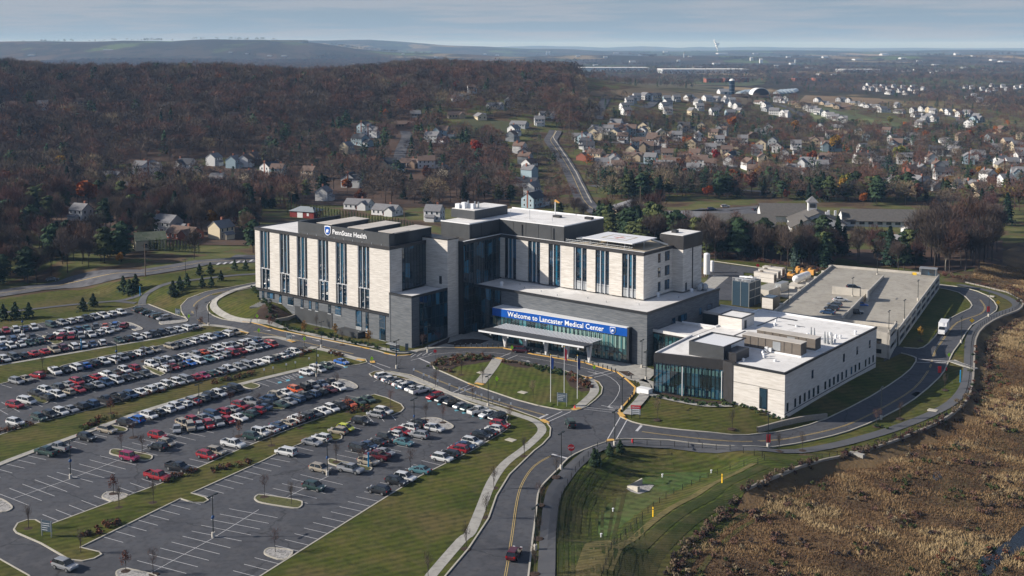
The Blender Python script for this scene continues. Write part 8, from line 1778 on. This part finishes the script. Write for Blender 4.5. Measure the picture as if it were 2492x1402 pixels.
# shrubs: russet and green beds -----------------------------------------
def shrubs(lines,name,label,cols,hgt=.9,step=.9,wd=1.2):
    Vs=[];mi=[]
    for li in lines:
        P=dens(GP(li),step,False)
        for p in P:
            for _ in range(2):
                x_,y_=p[0]+rng.normal()*wd*.6,p[1]+rng.normal()*wd*.6; h=hgt*rng.uniform(.6,1.3); n=46; Q=rv(n)*np.array([h*.75,h*.75,h*.55])*rng.uniform(.4,1,(n,1)); Q[:,2]+=h*.5; V=q2t(quads(Q,rv(n),np.full(n,.14)))
                Vs.append(V+[x_,y_,Tz(x_,y_)+.15]); mi.append(np.full(len(V)//3,int(rng.integers(len(cols)))))
    V=np.vstack(Vs); n=len(V)//3; me=npmesh(name,V,np.arange(3*n).reshape(-1,3),3,np.concatenate(mi),[M[c] for c in cols]); tag(link(name,me),label,'shrubs',kind='stuff')
shrubs([[(0,1055),(40,1045),(68,1038)],[(100,912),(155,898)],[(205,1047),(240,1025),(275,1018)],[(345,965),(372,960),(410,948),(440,938)],[(530,935),(560,925),(600,918),(612,912)],[(700,870),(725,868),(745,858)],[(405,1175),(430,1162),(455,1155),(485,1145)],[(520,1150),(560,1140),(600,1128)],[(205,1310),(235,1300),(250,1290),(285,1275)],[(700,1030),(720,1030),(760,1015)],[(855,1005),(880,1000),(893,995)],[(800,862),(835,868)]],'shrubbery','russet and dark green shrub beds on the parking strips',['au_russet','ev_oliv','tw_dark','au_russet'])
shrubs([[(1058,892),(1062,882),(1085,873),(1120,868),(1160,867),(1198,871)],[(1090,890),(1130,878),(1180,876)],[(1225,881),(1260,886),(1300,893)],[(1385,912),(1405,920),(1425,930),(1435,945)],[(1395,922),(1415,935),(1425,948)],[(1062,888),(1085,880),(1120,874),(1150,872),(1190,874)],[(1075,900),(1095,905)]],'shrubbery','brown shrubs on the mulch beds of the oval',['au_russet','tw_tan','tw_red','ev_oliv'],.7)
shrubs([[(1288,890),(1340,900),(1380,911)],[(1300,895),(1340,906),(1370,914)],[(1310,899),(1350,911)],[(620,700),(660,770),(700,800),(760,812)],[(775,812),(850,832),(930,848)],[(1600,966),(1650,975),(1720,987),(1780,986)],[(1790,985),(1840,1000),(1900,1018)],[(2135,1040),(2145,1042)]],'shrubbery','low green shrubs along the building fronts',['ev_pine','ev_oliv'],.6)
shrubs([[(1715,612),(1780,628),(1850,636),(1950,652),(2010,662)],[(2290,672),(2350,680),(2440,700),(2492,720)]],'shrubbery','rusty brush along the edge of the tree belt',['au_russet','tw_tan','tw_red'],1.3,1.4,2.2)
# tall dry grass of the meadow ------------------------------------------
def meadow():
    A=np.array(WET); lo=A.min(0);hi=A.max(0); lo[1]=max(lo[1],150); n=560000
    near=rng.random(n)**1.25; Y=lo[1]+(460-lo[1])*near; X=rng.uniform(20,330,n); _,i=dpoly(X,Y,WET); px=1246+CF*X/Y; i&=(px<2700); d,_=dpoly(X,Y,WET); i&=(d>.8)
    for hh in ([(2380,1402),(2375,1385),(2385,1358),(2420,1335),(2455,1315),(2492,1280),(2530,1262),(2560,1300),(2492,1335),(2440,1365),(2400,1410),(2395,1440)],):
        _,h=dpoly(X,Y,GP(hh)); i&=~h
    X,Y=X[i],Y[i]; n=len(X); f=rng.normal(0,.35,n)
    for _ in range(46):
        lam=math.exp(rng.uniform(math.log(5),math.log(90))); a_=rng.uniform(0,6.28); f+=.30*np.sin((X*math.cos(a_)+Y*math.sin(a_))*6.283/lam+rng.uniform(0,6.28)+.8*np.sin(Y/17+a_))
    f0=np.sin(X*.09+1.3*np.sin(Y*.05))+np.sin(Y*.11+X*.04)+.9*np.sin(X*.31+Y*.27)*np.cos(Y*.23)+.7*np.sin(X*.83-Y*.61)*np.sin(Y*.71+X*.2)+rng.normal(0,.5,n)
    Z=T(X,Y); k=3; P=np.repeat(np.stack([X,Y,Z-.05],1),k,0)+np.concatenate([rng.normal(0,.25,(n*k,2)),np.zeros((n*k,1))],1); D=rng.normal(0,.55,(n*k,3)); D[:,2]=1; D/=np.linalg.norm(D,axis=1,keepdims=True)
    sc=np.repeat(np.clip(Y/250,.8,1.6),k); h=np.repeat(np.clip(.66+.16*f,.45,1.2),k)*rng.uniform(.6,1.3,n*k); V=slivers(P,D,h*.8,.15); V=V.reshape(-1,3,3)
    mid=np.digitize(f,[-1.6,-.5,.6,1.7]); mi=np.repeat(mid,k)
    mats=[noisy('meadow_%d'%j,[c,tuple(q*1.25 for q in c)],.5,.95) for j,c in enumerate([(.066,.038,.022),(.112,.065,.034),(.165,.103,.052),(.22,.148,.076),(.31,.23,.125)])]
    me=npmesh('tall_grass',V.reshape(-1,3),np.arange(len(V)*3).reshape(-1,3),3,mi,mats); tag(link('tall_grass',me),'tall dry brown grass and reeds filling the meadow','tall grass',kind='stuff'); print('grass',len(V))
meadow()
shrubs([[(2300,1350),(2335,1365),(2370,1380)],[(2395,1385),(2440,1372),(2480,1345)],[(2380,1340),(2410,1330)],[(2380,860),(2400,900),(2390,960),(2370,1000)]],'shrubbery','green and brown brush along the creek and the meadow',['ev_oliv','ev_pine','tw_tan','au_russet'],.9,1.5,3.0)
bl_=[]
while len(bl_)<90:
    a,b=float(rng.uniform(1620,2492)),float(rng.uniform(700,1402)); g=F(a,b,-2)
    if inpoly(g[0],g[1],WET) and not (2370<a and b>1255): bl_.append([(a,b),(a+rng.uniform(4,16),b+rng.uniform(-3,3))])
shrubs(bl_[:60],'shrubbery','dark brown scrub clumps scattered through the meadow',['tw_red','tw_dark','tw_tan','tw_red'],.8,1.8,1.6)
shrubs(bl_[60:],'shrubbery','olive and green brush patches in the meadow',['ev_oliv','tw_tan','ev_oliv'],.6,1.6,2.0)
wl_=[(2455,775),(2410,800),(2385,835),(2378,890),(2368,950),(2335,995),(2275,1030),(2180,1065),(2100,1092),(2020,1112)]
shrubs([[(x+22,y+9) for x,y in wl_],[(1800,1215),(1728,1290),(1670,1335),(1625,1402)],[(1985,1125),(1905,1166),(1820,1198)]],'shrubbery','brown brush along the foot of the trail wall and the mown edge',['tw_red','tw_tan','tw_tan','tw_dark'],.9,1.1,1.4)
# ================================================================== HAZE
hz=bpy.data.materials.new('haze_air'); hz.use_nodes=True; t=hz.node_tree; t.nodes.remove(t.nodes['Principled BSDF']); pv=N(t,'ShaderNodeVolumePrincipled'); pv.inputs['Color'].default_value=(.36,.62,1.0,1); pv.inputs['Absorption Color'].default_value=(.75,.75,.75,1); pv.inputs['Density'].default_value=6.4e-5; pv.inputs['Anisotropy'].default_value=.0
t.links.new(pv.outputs[0],t.nodes['Material Output'].inputs['Volume'])
m=MB().mat(hz).box(-40000,40000,-3000,42000,-14,185,True); tag(m.build('haze'),'thin blue air haze over the whole landscape','haze',kind='stuff')
